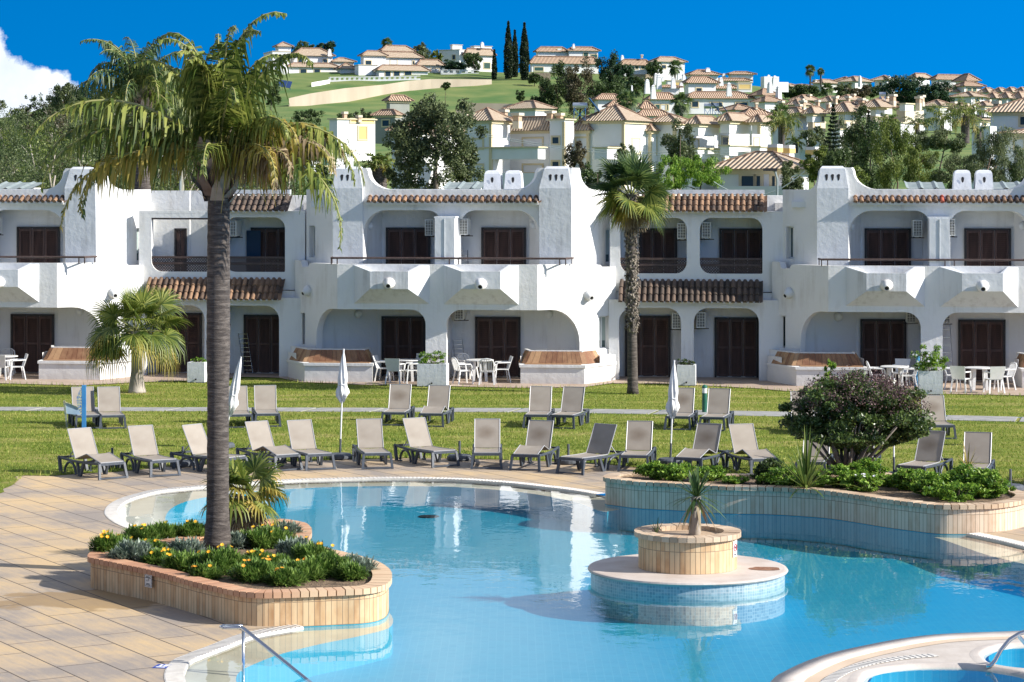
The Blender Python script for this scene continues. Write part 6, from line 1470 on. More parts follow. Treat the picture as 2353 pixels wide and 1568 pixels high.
# ---------------------------------------------------------------- trees and palms behind the apartments
T = tree
T('big loose grey green tree standing right behind the middle apartment block', 1003, 228, 445, 98, 108, 'olive', 'round', 20000, leaf=.15, clump=.19, kk=3.2, trunk_px=1, bark='grey')
T('small bushy tree behind the roofs, left of the swept chimney', 733, 385, 445, 24, 115, 'dark', n=1500)
T('tall slim cypress, left one of three on the hilltop', 1168, 50, 190, 12, 720, 'cypress', 'cypress', 3000, name='cypress', cat='cypress', group='cypresses on the hilltop', leaf=.8)
T('slim cypress standing between two taller ones on the hilltop', 1183, 70, 190, 9, 725, 'cypress', 'cypress', 2600, name='cypress', cat='cypress', group='cypresses on the hilltop', leaf=.8)
T('tallest cypress, right one of three on the hilltop', 1205, 53, 190, 13, 715, 'cypress', 'cypress', 3200, name='cypress', cat='cypress', group='cypresses on the hilltop', leaf=.8)
T('short cypress a little left of the three tall ones', 1136, 115, 190, 7, 720, 'cypress', 'cypress', 1200, name='cypress', cat='cypress', group='cypresses on the hilltop', leaf=.7)
gh = 'trees on the hillside'
HT = [('dark round tree below the hilltop farmhouse', 1278, 148, 258, 38, 600, 'dark', 'round', 3000), ('brownish tree in the middle of the hillside clump', 1332, 152, 258, 40, 590, 'brown', 'round', 3000), ('dark tree at the left foot of the hillside clump', 1252, 190, 258, 24, 595, 'dark', 'round', 1600),
      ('dark tree right of the farmhouse', 1402, 122, 205, 30, 680, 'pine', 'round', 2400), ('dark tree between farmhouse and laundry house', 1434, 148, 215, 26, 670, 'pine', 'round', 2000), ('broad dark tree above the fan palm', 1410, 185, 255, 48, 560, 'dark', 'round', 2800), ('bushy tree beside the second rubble wall', 1478, 176, 215, 24, 600, 'dark', 'round', 1300),
      ('small bush under the right cypress', 1228, 170, 192, 16, 700, 'dark', 'round', 600), ('dark crest tree left behind the left villa', 692, 97, 130, 22, 770, 'dark', 'round', 900), ('dark crest tree in the middle behind the left villa', 722, 100, 130, 20, 770, 'dark', 'round', 900), ('dark crest tree right behind the left villa', 752, 96, 132, 20, 770, 'pine', 'round', 900),
      ('pale spreading tree right of the central villa', 968, 106, 142, 22, 760, 'olive', 'round', 1200), ('yellowish bush behind the garage wing', 1000, 117, 145, 14, 750, 'lime', 'round', 600), ('round garden tree in front of the cubic house', 1090, 120, 158, 20, 735, 'dark', 'round', 1200), ('clipped hedge bush before the cubic house', 1045, 140, 162, 28, 738, 'pine', 'round', 900),
      ('lone dark shrub against the retaining wall', 1025, 190, 204, 10, 640, 'dark', 'round', 400), ('lone bush on the green slope', 1196, 208, 232, 9, 560, 'dark', 'round', 400), ('dark tree right of the laundry house', 1501, 143, 172, 18, 715, 'dark', 'round', 900),
      ('twin dark trees left part, under the tiny far roofs', 1820, 196, 226, 20, 600, 'dark', 'round', 1100), ('twin dark trees right part, under the tiny far roofs', 1855, 197, 226, 26, 600, 'dark', 'round', 1300), ('blue green tree below the crest house chimney', 1938, 192, 224, 20, 600, 'olive', 'round', 1100),
      ('brownish tree below the crest houses', 1975, 200, 226, 24, 590, 'brown', 'round', 1200), ('dark shrub below the crest houses', 2003, 198, 224, 18, 595, 'dark', 'round', 900), ('huge round pine on the right crest', 2078, 176, 242, 58, 520, 'pine', 'round', 5200), ('round pine right of the huge one', 2150, 188, 248, 40, 500, 'pine', 'round', 3200),
      ('round tree alone on the far left hilltop', 146, 189, 262, 32, 470, 'olive', 'round', 2600), ('dark tree right of the far left hilltop tree', 196, 200, 262, 28, 480, 'dark', 'round', 1800), ('pale shrub in the hollow under the grass slope', 836, 250, 290, 22, 420, 'olive', 'round', 900), ('dark shrub in the hollow left of the grey green house', 800, 262, 300, 26, 400, 'dark', 'round', 1100), ('dark bush by the retaining wall foot', 700, 250, 300, 34, 420, 'dark', 'round', 1300), ('bush beside the solar panels', 625, 190, 240, 20, 560, 'dark', 'round', 900)]
for lb, x, yt, yb, hw, d, kd, sh, n in HT: T(lb, x, yt, yb, hw, d, kd, sh, n, group=gh, leaf=d/F*4.6)
gm = 'trees in the middle distance'
MT = [('dark spruce like conifer with bare tiers, right middle distance', 1915, 238, 362, 24, 175, 'cypress', 'conifer', 3600), ('grey conifer in front of the hanging box houses', 1563, 300, 395, 36, 150, 'olive', 'round', 2600), ('thin conifer tip poking up from the grey conifer', 1562, 296, 360, 9, 149, 'dark', 'conifer', 700),
      ('bright willow like tree behind the right wing roof', 1602, 358, 446, 56, 125, 'fresh', 'droop', 4200), ('smaller bright tree left of the willow like one', 1535, 366, 446, 34, 124, 'fresh', 'droop', 2200), ('brown half bare tree in front of the flat topped tower', 1322, 332, 400, 25, 135, 'brown', 'round', 1100), ('low green bush behind the tall chimney', 1355, 384, 446, 26, 122, 'dark', 'round', 1500), ('thin sprouting tree left of the shaggy palm crown', 1440, 332, 372, 20, 130, 'olive', 'round', 700),
      ('dark tree left of the right block chimney', 1818, 376, 446, 26, 125, 'olive', 'round', 2000), ('leafy tree above the pavilion roof end', 1890, 352, 410, 34, 140, 'lime', 'round', 2000), ('green tree behind the right block chimney', 1925, 348, 446, 30, 138, 'dark', 'round', 2000), ('grey olive left of the spruce', 1875, 303, 360, 26, 190, 'olive', 'round', 1700),
      ('tall dark tree with a pointed top, right of the spruce', 1992, 262, 446, 40, 150, 'dark', 'round', 4600), ('cypress tip rising from the tall dark tree', 1996, 256, 340, 12, 152, 'cypress', 'conifer', 1100), ('tall yellow green eucalyptus over the right block', 2050, 286, 446, 42, 140, 'lime', 'droop', 5000), ('slimmer grey tree between spruce and dark tree', 1955, 295, 420, 24, 165, 'olive', 'droop', 2000),
      ('light green tree right of the yellow green eucalyptus', 2115, 332, 446, 38, 135, 'lime', 'droop', 3600), ('round grey olive above the light green tree', 2098, 306, 352, 30, 180, 'olive', 'round', 2000), ('dark round olive under the big feather palm', 2165, 298, 352, 40, 175, 'olive', 'round', 2600), ('mixed green tree over the right block tiles', 2195, 350, 446, 46, 130, 'olive', 'droop', 4000),
      ('large drooping tree at the right edge above the grey canopy', 2285, 312, 446, 56, 126, 'olive', 'droop', 6000), ('drooping tree cut by the right picture edge', 2352, 335, 446, 32, 128, 'dark', 'droop', 2600), ('small lime green shrub beside the right block chimney', 1968, 390, 446, 18, 118, 'lime', 'round', 1100)]
for lb, x, yt, yb, hw, d, kd, sh, n in MT: T(lb, x, yt-(8 if x > 1830 and sh != 'conifer' and yb > 400 else 0), yb, hw*(1.2 if x > 1830 and sh != 'conifer' else 1.05), d, kd, sh, n, group=gm, leaf=max(.12, d/F*5.5))
# the wooded slope at the left, one mass of crowns
rs = np.random.default_rng(11); VV, FF, MI = [], [], []; nb_ = 0; tk = MB()
mats_ = [LM['olive'], LM['dark'], LM['brown'], LM['lime']]
for d, cnt in ((112, 26), (150, 26), (200, 26), (260, 26), (330, 26), (400, 24), (450, 22), (520, 26), (600, 24), (680, 24)):
    for i in range(cnt):
        x = -60+760*(i+rs.uniform(.1, .9))/cnt
        if d < 120 and x > 720: continue
        if d > 270 and x > 520: continue
        if d > 380 and x > 330 and d < 500: continue
        if d > 500 and x > 600: continue
        X = (x-CX)*d/F; z = hz(X, d); hh = rs.uniform(5, 8.5) if d > 140 else rs.uniform(4.5, 7.0); r_ = rs.uniform(2.4, 4.2)
        n = int(1900*(150/d)**.75)+300; C = crown_pts(rs, (X, d, z+hh*.58), (r_, r_*.8, hh*.46), n, k=34, clump=.27)
        sh = rs.uniform() < .5; Vv, Ff = leaf_quads(C, max(.17, d/F*5), rs, aspect=.3 if sh else .5, down=1.6 if sh else None)
        VV.append(Vv); FF.append(Ff+nb_); nb_ += len(Vv); MI.append(np.full(len(Ff), rs.choice(4, p=[.45, .33, .08, .14])))
        if rs.uniform() < .4: limbs(tk, rs, (X, d-r_*.4, z), (X+rs.normal()*.8, d-r_*.5, z+hh*.8), .16, (1.6, .6, 2.2), 4)
wood = np_mesh('hillside_wood', np.concatenate(VV), np.concatenate(FF), mats_, mi=np.concatenate(MI), kind='stuff', label='wooded slope of mixed grey green trees filling the left background', category='wood')if False else np_mesh('hillside_wood', np.concatenate(VV), np.concatenate(FF), mats_, mi=np.concatenate(MI), kind='stuff', label='wooded slope of mixed grey green trees filling the left background', cat='wood')
tk.build('pale_trunks', BARK['pale'], wood, smooth=True)
gp = 'palms in the background'
def far_fan(lb, x, yt, yb, hw, d, ybase, seed, kd='palmdark'):
    r_ = hw*d/F; c = P(x, (yt+yb)/2, d); b = P(x, ybase, d); b.z = min(b.z, c.z-.5)
    rr = r_*.62
    return fan_palm(lb, b, c, [(8, 55, 85, r_*.4, rr, .2, .3, kd), (14, 5, 50, r_*.45, rr, .3, .5, kd), (12, -55, 0, r_*.4, rr, .4, .9, kd)], [(0, .22), (30, .2)], seed=seed, group=gp, nb=16)
far_fan('fan palm before the leftmost townhouse', 1441, 208, 258, 33, 330, 300, 3); far_fan('fan palm standing in front of the long townhouse', 1566, 207, 270, 33, 330, 300, 4)
far_fan('tall fan palm on the crest beside the last hilltop house', 1551, 128, 184, 23, 640, 190, 5); far_fan('fan palm high on the crest, left of a tall pair', 1862, 146, 178, 16, 640, 200, 6); far_fan('fan palm right one of the tall pair on the right crest', 1886, 149, 180, 10, 640, 200, 7)
far_fan('spiky fan palm under the tall crest pair', 1900, 188, 226, 21, 500, 235, 8); far_fan('fan palm head above the bushy palm at the near row end', 1793, 234, 285, 28, 240, 330, 9); far_fan('fan palm behind the central hilltop villa', 890, 85, 116, 18, 770, 120, 10); far_fan('low fan palm half hidden by the hillside clump', 1462, 195, 220, 19, 560, 225, 12)
def far_feather(lb, x, yc, L_, d, ybase, seed, mats=('palm', 'palm'), n=16, tr=.16, nl=26, ll=None, hang=.9, lw=.05):
    s_ = d/F; c = P(x, yc, d); b = P(x, ybase, d); L_ = L_*s_
    return feather_palm(lb, b, c, [(n//3, 45, 80, L_*.9, 1.3, hang, mats[0]), (n//2, 5, 45, L_, 1.5, hang, mats[0]), (n//4, -30, 5, L_*.9, 1.4, hang, mats[1])], [(0, tr*1.2), (20, tr)], seed=seed, group=gp, nl=nl, ll=ll or L_*.27, lw=lw, sheath=False)
far_feather('bushy palm with yellowing skirt at the near row end', 1798, 285, 62, 215, 345, 21, ('palm', 'palmyellow'), 22, hang=1.4); far_feather('tall feather palm with a yellow right side, right background', 2218, 268, 84, 205, 330, 22, ('palm', 'palmyellow'), 18, tr=.3, hang=1.1)
far_feather('feather palm left of the tall one in the right background', 2165, 275, 66, 215, 330, 23, ('palm', 'palm'), 15, hang=1.2); far_feather('spiky leaved palm in front of the right stepped houses', 2108, 285, 48, 200, 335, 24, ('palmdark', 'palmyellow'), 15, hang=.5)
far_feather('drooping palm beneath the white roof boxes', 2036, 280, 44, 200, 335, 25, ('palm', 'palm'), 13, hang=1.2); far_feather('small young palm by the shaded side wall', 1828, 330, 34, 190, 352, 26, ('palm', 'palm'), 10, hang=.8); far_feather('low date palm with orange fruit stalks left of the big grey tree', 872, 385, 62, 118, 440, 27, ('palm', 'palmyellow'), 26, tr=.3, hang=.25)
far_feather('short palm between the tall feather palm and the right edge house', 2250, 300, 30, 210, 340, 28, ('palmdark', 'palm'), 10)
# second queen palm, behind the roofs
c = P(318, 205, 96); b = P(330, 520, 96)
feather_palm('second tall feather palm at left, its trunk rising behind the white roof', b, c, [(9, 60, 86, 3.0, 1.2, 1.3, 'palmdark'), (10, 25, 60, 3.1, 1.6, 1.6, 'palmdark'), (7, -10, 25, 2.9, 1.6, 1.6, 'palm')], [(0, .36), (3, .31), (10, .27)], seed=31, ll=.85, nl=52, lw=.05)

# ---------------------------------------------------------------- plants in front
# tall queen palm in the flower bed
b = G(500, 1257, .47); c = P(503, 348, b.y)
feather_palm('tall queen palm with a ringed grey trunk rising from the flower bed', b, c,
             [(10, 78, 88, 2.45, -1.6, 1.4, 'palm'), (4, 60, 76, 2.35, -1.7, 1.3, 'palm'), (4, 20, 44, 3.35, 1.25, 1.2, 'palm', 160, 205), (4, 8, 34, 3.0, 1.3, 1.35, 'palm', -25, 30), (3, 30, 55, 2.4, 1.5, 1.4, 'palm', 50, 130),
              (2, 4, 14, 3.1, 1.2, 1.2, 'palmyellow', 165, 200), (4, 5, 30, 2.3, -1.5, 1.6, 'palmyellow', -60, 0), (3, 10, 40, 2.4, -1.5, 1.6, 'palm', -90, -30), (4, 0, 25, 2.2, -1.6, 1.6, 'palmdry', -55, 0)],
             [(0, .245), (.25, .21), (.6, .185), (2.5, .175), (3.3, .195), (5.9, .18), (6.2, .24), (6.7, .19)], seed=47, ll=.72, nl=72, lw=.040)
# washingtonia on the lawn at left
b = G(315, 903); c = P(313, 762, b.y)
fan_palm('low fan palm with a thick trunk and long drooping skirt on the lawn at left', b, c, [(8, 48, 84, .65, .85, .02, .10, 'palm'), (12, 12, 48, .85, .95, .12, .35, 'palm'), (9, -16, 10, .95, .9, .3, .9, 'palm'), (5, -24, -8, .95, .85, .3, 1.1, 'palmyellow')],
         [(0, .30), (.15, .26), (.7, .18), (1.3, .17), (2, .18)], seed=52, nb=36, bark=BARK['pale'])
# trachycarpus right of centre
b = G(1454, 906); c = P(1450, 452, b.y)
fan_palm('tall shaggy trunked fan palm standing on the lawn before the middle wing', b, c, [(9, 50, 86, .6, .9, .02, .12, 'palmdark'), (15, 12, 52, .7, .85, .1, .22, 'palmdark'), (14, -35, 14, .65, .8, .2, .35, 'palm'), (4, -30, 0, .6, .75, .2, .4, 'palmyellow'), (8, -75, -40, .35, .65, .2, .4, 'palmdry')],
         [(0, .20), (.15, .17), (1.7, .15), (1.9, .15), (4, .155), (6, .18)], seed=61, nb=30, shag=(1.9, 900, .17))
# small palm at the back of the flower bed
b = G(556, 1222, .47); c = P(562, 1150, b.y)
r_ = fan_palm('small fan palm with a dry brown skirt in the flower bed behind the tall trunk', b, c, [(6, 40, 80, .38, .6, .1, .3, 'palm'), (5, 0, 40, .38, .55, .3, .6, 'palm'), (7, 0, 50, .36, .55, .3, .6, 'palmyellow'), (9, -85, -50, .12, .55, .4, .9, 'palmdry')], [(0, .16), (.5, .15)], seed=71, nb=22, shag=(.02, 120, .16), bark=M['sheath'])
# yucca on the island
def spiky(label, base, top, n, L_, w, mt, name='yucca', trunk=.09, e=(5, 88), seed=5, cat='plant', bark='pale', dry=0):
    rs = np.random.default_rng(seed); base = Vector(base); cr = Vector(top)-base; root = empty(name, base, label=label, cat=cat)
    for mt_, n_, e_ in ((mt, n, e),)+((('palmdry', dry, (-85, -45)),) if dry else ()):
        Vs, Fs = [], []
        for i in range(n_):
            az = i*2.39996+rs.normal()*.2; el = R(e_[0]+(e_[1]-e_[0])*(i+.5)/n_+6*rs.normal()); d = Vector((math.cos(az)*math.cos(el), math.sin(az)*math.cos(el), math.sin(el))); sd = Vector((-math.sin(az), math.cos(az), 0)); l = L_*(1+.2*rs.normal()); p0 = cr+d*.02
            bend = .28*math.cos(el); p1 = p0+d*l*.5; p2 = p0+d*l*.8+Vector((0, 0, -bend*l*.25)); p3 = p0+d*l+Vector((0, 0, -bend*l*.6)); k = len(Vs)
            Vs += [tuple(p0-sd*w*.4), tuple(p0+sd*w*.4), tuple(p1+sd*w*.5), tuple(p1-sd*w*.5), tuple(p2+sd*w*.35), tuple(p2-sd*w*.35), tuple(p3+sd*.002), tuple(p3-sd*.002)]; Fs += [(k, k+1, k+2, k+3), (k+3, k+2, k+4, k+5), (k+5, k+4, k+6, k+7)]
        np_mesh('leaves' if mt_ != 'palmdry' else 'dry_leaves', Vs, Fs, LM[mt_], root)
    if trunk: MB().tube([(0, 0, 0), cr*.5+Vector((.01, 0, 0)), cr], [trunk*1.25, trunk, trunk*.9], 12).build('trunk', BARK[bark], root, smooth=True)
    return root
bx = Vector((ix+.10, iy+.02, .51)); spiky('small yucca with a pale trunk growing in the round island planter', bx, P(1600, 1142, bx.y), 70, .46, .042, 'palmdark', dry=26, seed=9, e=(-30, 86))
b = G(1852, 1128, .47); spiky('spiky flax plant with arching striped leaves in the shrub bed', b, b+Vector((0, 0, .05)), 70, .95, .045, 'lime', name='flax_plant', trunk=0, e=(5, 84), seed=8)
b = G(2226, 1130, .47); spiky('little fan of spiky leaves poking above the rightmost shrub', b, b+Vector((0, .1, .42)), 26, .42, .02, 'palmyellow', name='young_palm', trunk=.05, e=(15, 80), seed=12)
b = Vector((ix-.52, iy-.1, .51)); spiky('thin dry weed growing at the left side of the round planter', b, b+Vector((0, 0, .22)), 14, .24, .014, 'dark', name='weed', trunk=.008, e=(20, 85), seed=14)
# shrubs: dense small leaves on short stems
def shrub(label, x, yb, yt, hw, zt, kind='fresh', n=3200, leaf=.055, name='shrub', flowers=None, group=None, depth=.8, grass=False, seed=None):
    rs = np.random.default_rng(seed or int(x*3+yb)); c = G(x, yb, zt); s_ = c.y/F; r_ = hw*s_; hh = max(.12, (yb-yt)*s_*(1.0 if grass else 1.12))
    root = empty(name, (c.x, c.y+r_*.3, zt), label=label, cat='shrub' if not grass else 'flower clump', group=group)
    if grass:
        n = int(n*1.5); u = rs.normal(size=(n, 3)); u[:, 2] = np.abs(u[:, 2]); u /= np.linalg.norm(u, axis=1, keepdims=True); lob = 1+.22*np.sin(u[:, :1]*7+u[:, 1:2]*5+x); o = u*np.array([r_*.80, r_*.62, hh*.72])*lob*rs.uniform(.55, 1, (n, 1)); u = u+rs.normal(size=(n, 3))*.5+np.array([0, 0, .45]); u /= np.linalg.norm(u, axis=1, keepdims=True); tip = o+u*rs.uniform(.06, .15, (n, 1)); mid = o+(tip-o)*.55+np.array([0, 0, .008]); sd = np.cross(u, np.array([0, 0, 1.0])); sd /= np.linalg.norm(sd, axis=1, keepdims=True)+1e-6; w = .012
        Vv = np.stack([o-sd*w*.5, o+sd*w*.5, mid+sd*w, mid-sd*w, tip+sd*.002, tip-sd*.002], 1).reshape(-1, 3); b0 = np.arange(n)[:, None]*6
        Ff = np.concatenate([b0+np.array([0, 1, 2, 3]), b0+np.array([3, 2, 4, 5])])
        np_mesh('leaves', Vv, Ff, LM[kind], root)
    else:
        C = crown_pts(rs, (0, 0, hh*.52), (r_, r_*depth, hh*.5), n, k=int(30+hw*.8), clump=.26, shell=.5); C[:, 2] = np.abs(C[:, 2]); Vv, Ff = leaf_quads(C, leaf, rs, .42, up=.8)
        np_mesh('leaves', Vv, Ff, LM[kind], root)
        m_ = MB()
        for i in range(14): a = rs.uniform(0, 6.28); q = rs.uniform(.2, .8); m_.tube([(r_*.1*math.cos(a), r_*.1*math.sin(a), 0), (r_*q*.6*math.cos(a), r_*q*.5*math.sin(a), hh*.4), (r_*q*math.cos(a), r_*q*.7*math.sin(a), hh*.8)], [.015, .01, .004], 4)
        m_.build('stems', BARK['brown'], root)
    if flowers:
        nf, mt = flowers; m_ = MB(); st = MB()
        for i in range(nf):
            a = rs.uniform(0, 6.28); q = rs.uniform(.2, .95); c_ = Vector((r_*q*math.cos(a)*.8, r_*q*.6*math.sin(a)-r_*.15, hh*(1.12-.35*q)+.03)); tl = Vector((rs.normal()*.3, -.5+rs.normal()*.3, 1)).normalized(); ax = tl.cross(Vector((1, 0, 0))).normalized(); ay = tl.cross(ax); rr = .036
            ring = []
            for j in range(16): g = 6.283*j/16; rd = rr if j % 2 == 0 else rr*.62; ring.append(c_+(ax*math.cos(g)+ay*math.sin(g))*rd+tl*.008)
            b_ = len(m_.v); m_.add([c_]+ring, [(0, j+1, (j+1) % 16+1) for j in range(16)]); st.bar(c_, c_-Vector((0, 0, .1)), .006)
        f_ = m_.build('flowers', mt, root); st.build('flower_stalks', LM['fresh'], f_)
        for v in f_.data.vertices: pass
    return root
M['fl_y'] = simple('yellow_petals', (.80, .52, .02), (.85, .40, .01), 6, .6, island=True); M['fl_o'] = simple('orange_petals', (.80, .22, .01), (.75, .38, .02), 6, .6, island=True); M['fl_w'] = simple('pale_petals', (.72, .68, .76), (.8, .8, .8), 6, .6)
LM['gaz'] = leaf_mat('daisy_leaf', [(.0, (.05, .11, .02)), (.5, (.14, .25, .045)), (1, (.33, .45, .11))], nscale=3); LM['silver'] = leaf_mat('silver_leaf', [(.0, (.11, .16, .11)), (.5, (.22, .28, .21)), (1, (.38, .44, .36))], nscale=3, trans=.2)
CL = [  # x, y base, y top, half width, kind, flowers, label
 (246, 1273, 1228, 34, 'gaz', (8, 'fl_y'), 'flower clump at the left tip of the flower bed, yellow blooms'), (318, 1246, 1212, 36, 'gaz', (4, 'fl_y'), 'flower clump at the back left of the flower bed'), (372, 1240, 1206, 36, 'gaz', (2, 'fl_y'), 'flower clump at the back, second from the left'), (441, 1238, 1203, 34, 'gaz', (2, 'fl_y'), 'flower clump just left behind the tall trunk'),
 (305, 1289, 1248, 46, 'silver', None, 'silvery clump in front at the left of the flower bed'), (368, 1296, 1268, 32, 'gaz', (6, 'fl_y'), 'green clump between two silvery clumps'), (425, 1284, 1242, 42, 'silver', None, 'silvery clump just left of the tall trunk'), (420, 1312, 1275, 44, 'gaz', (2, 'fl_y'), 'low green clump in front of the second silvery clump'), (508, 1318, 1262, 54, 'gaz', (5, 'fl_y'), 'large green clump right in front of the tall trunk'),
 (592, 1336, 1292, 52, 'gaz', (6, 'fl_o'), 'large front clump dotted with orange blooms'), (543, 1259, 1230, 24, 'silver', None, 'small silvery clump right of the tall trunk'), (610, 1258, 1215, 58, 'gaz', (5, 'fl_y'), 'wide clump behind, between small palm and round end'), (592, 1300, 1272, 30, 'gaz', (9, 'fl_y'), 'clump with the thickest group of yellow blooms'), (684, 1282, 1240, 44, 'silver', (1, 'fl_y'), 'grey green clump near the neck of the flower bed'),
 (716, 1300, 1250, 46, 'gaz', (3, 'fl_y'), 'tall dark clump in the round end of the flower bed'), (690, 1332, 1292, 50, 'gaz', (2, 'fl_o'), 'front clump of the round end'), (755, 1324, 1272, 46, 'gaz', None, 'clump in the centre of the round end'), (812, 1318, 1282, 40, 'silver', None, 'grey green clump at the right end of the flower bed'), (805, 1332, 1300, 28, 'gaz', None, 'small light clump at the right rim of the flower bed'), (470, 1300, 1278, 24, 'gaz', (2, 'fl_y'), 'small clump at the left foot of the tall trunk'),
 (640, 1312, 1282, 30, 'gaz', (2, 'fl_y'), 'clump between the orange flowered one and the neck'), (655, 1345, 1312, 34, 'gaz', (3, 'fl_o'), 'front rim clump just right of the orange flowered one'), (470, 1330, 1302, 30, 'gaz', (3, 'fl_o'), 'small clump on the front rim below the trunk'), (345, 1272, 1246, 30, 'gaz', (3, 'fl_y'), 'middle clump between left tip and trunk'), (275, 1262, 1236, 26, 'gaz', (3, 'fl_y'), 'small clump behind the left silvery one'), (655, 1232, 1206, 30, 'silver', (1, 'fl_y'), 'pale clump inside the small rear loop of the bed')]
for x, yb, yt, hw, kd, fl_, lb in CL: shrub(lb, x, yb, yt, hw*1.38, .45, kd, n=int(40*hw), name='flower_clump', flowers=(fl_[0], M[fl_[1]]) if fl_ else None, grass=True, group='low clumps planted in the flower bed')
SH = [(1500, 1103, 1068, 36, 2200, 'small shrub at the left end of the shrub bed'), (1552, 1108, 1074, 40, 2600, 'shrub behind the yucca in the shrub bed'), (1625, 1106, 1078, 40, 2200, 'low shrub between yucca and gap in the shrub bed'), (1690, 1112, 1097, 34, 900, 'thin ground hugging shrub in the gap of the shrub bed'), (1768, 1114, 1062, 32, 2600, 'dark dense shrub left of the spiky flax plant'), (1800, 1118, 1082, 50, 2800, 'low shrub below the spiky flax plant'),
      (1868, 1122, 1092, 46, 2600, 'low bright shrub right below the flax plant'), (1925, 1122, 1080, 48, 3000, 'bright shrub at the left foot of the big purple bush'), (1990, 1116, 1066, 46, 3200, 'bright shrub at the right foot of the big purple bush'), (1985, 1130, 1098, 44, 2200, 'front shrub with pale blooms under the big bush'), (2058, 1120, 1098, 28, 1400, 'small low shrub beside the bare soil'), (2092, 1128, 1086, 46, 3200, 'shrub right of the bare soil patch'),
      (2145, 1142, 1096, 52, 3400, 'wide shrub in the right half of the shrub bed'), (2225, 1140, 1082, 52, 4200, 'tallest green shrub near the right end of the shrub bed'), (2282, 1146, 1098, 44, 3400, 'rightmost green shrub of the shrub bed'), (2200, 1152, 1118, 60, 2600, 'straggly yellow green shrub along the front rim')]
for x, yb, yt, hw, n, lb in SH: shrub(lb, x, yb, yt, hw, .47, 'fresh' if 'dark' not in lb else 'dark', n=n, leaf=.075, group='green shrubs in the shrub bed', flowers=(5, M['fl_w']) if 'pale' in lb else None)
# big purple topped bush
rs = np.random.default_rng(77); b = G(1946, 1092, .47); s_ = b.y/F; root = empty('round_bush', b, label='large round bush with dark leaves and a purple flowering top', cat='bush')
c = (1976-1946)*s_; zc = (1085-952)*s_*1.0; C = crown_pts(rs, (c, 0, zc), (152*s_, 1.15, 94*s_), 32000, k=210, clump=.17, shell=.5); q_ = np.hypot((C[:, 0]-c)/(158*s_), C[:, 1]/1.15); C[:, 2] = np.maximum(C[:, 2], zc-94*s_*(.45+.5*np.clip(.9-q_, 0, 1)))
Vv, Ff = leaf_quads(C, .095, rs, .42, up=.4); np_mesh('leaves', Vv, Ff, LM['dark'] if False else leaf_mat('bush_leaf', [(.0, (.025, .05, .012)), (.5, (.075, .13, .03)), (1, (.20, .27, .08))], nscale=2, gloss=.6, rough=.35), root)
u = rs.normal(size=(190, 3)); u[:, 2] = np.abs(u[:, 2])+.55; u /= np.linalg.norm(u, axis=1, keepdims=True); cc = np.array((c, 0, zc))+u*np.array([153*s_, 1.2, 97*s_])*rs.uniform(.9, 1.06, (190, 1))
C2 = (cc[rs.integers(0, 190, 8000)]+rs.normal(size=(8000, 3))*np.array([.085, .085, .07])); Vv, Ff = leaf_quads(C2, .035, rs, .6); np_mesh('flower_heads', Vv, Ff, leaf_mat('purple_heads', [(.0, (.05, .025, .03)), (.5, (.13, .07, .075)), (1, (.26, .17, .16))], nscale=3, trans=.2), root)
m_ = MB()
for i in range(26):
    a = i*2.4; q = .35+.6*(i/26); e = Vector((c*.8+q*150*s_*math.cos(a), q*1.0*math.sin(a), zc*(.75+.5*(1-q)))); o = Vector((math.cos(a)*.08, math.sin(a)*.08, 0)); m_.tube([o, o.lerp(e, .4)+Vector((0, 0, -.05)), e], [.055, .035, .012], 6)
m_.build('branches', BARK['grey'], root, smooth=True)
sp_ = MB()
for i in range(3): pass
C = crown_pts(rs, ((1914-1946)*s_, .1, (1085-855)*s_), (14*s_, .15, 26*s_), 260, k=8); Vv, Ff = leaf_quads(C, .10, rs, .45); np_mesh('tall_shoot', Vv, Ff, LM['fresh'], root)

# ---------------------------------------------------------------- sun loungers
M['lframe'] = simple('lounger_frame', (.040, .050, .066), (.065, .078, .098), 6, .5, .1)
M['ltube'] = simple('lounger_tube', (.36, .36, .37), rough=.4)
def sling_mat(name, stain):
    m_, nt, b, out = new_mat(name); b.inputs['Roughness'].default_value = .75
    tc = node(nt, 'ShaderNodeTexCoord'); nz = node(nt, 'ShaderNodeTexNoise', {'Vector': tc.outputs['Object'], 'Scale': 3, 'Detail': 5}); c = ramp(nt, nz.outputs['Fac'], [(.3, (.27, .23, .185)), (.7, (.325, .285, .235))])
    v = node(nt, 'ShaderNodeVectorMath', {0: tc.outputs['Object'], 1: (0, 1.36, .72)}, operation='SUBTRACT'); mp = node(nt, 'ShaderNodeMapping', {'Vector': v.outputs[0], 'Scale': (4.2, 3, 6)}); ln = node(nt, 'ShaderNodeVectorMath', {0: mp.outputs[0]}, operation='LENGTH')
    k = node(nt, 'ShaderNodeMath', {0: nz.outputs['Fac'], 1: .8, 2: ln.outputs[1]}, operation='MULTIPLY_ADD'); mr = node(nt, 'ShaderNodeMapRange', {0: k.outputs[0], 1: .5, 2: 1.5, 3: stain, 4: 0.0})
    mx = node(nt, 'ShaderNodeMixRGB', {0: mr.outputs[0], 1: c, 2: (.15, .11, .075, 1)}); nt.links.new(mx.outputs[0], b.inputs['Base Color'])
    wv = node(nt, 'ShaderNodeTexNoise', {'Vector': tc.outputs['Object'], 'Scale': 160}); bp = node(nt, 'ShaderNodeBump', {'Height': wv.outputs['Fac'], 'Strength': .25, 'Distance': .003}); nt.links.new(bp.outputs[0], b.inputs['Normal']); return m_
M['sling'] = sling_mat('sling_fabric', .0); M['sling_s'] = sling_mat('stained_sling_fabric', .75)
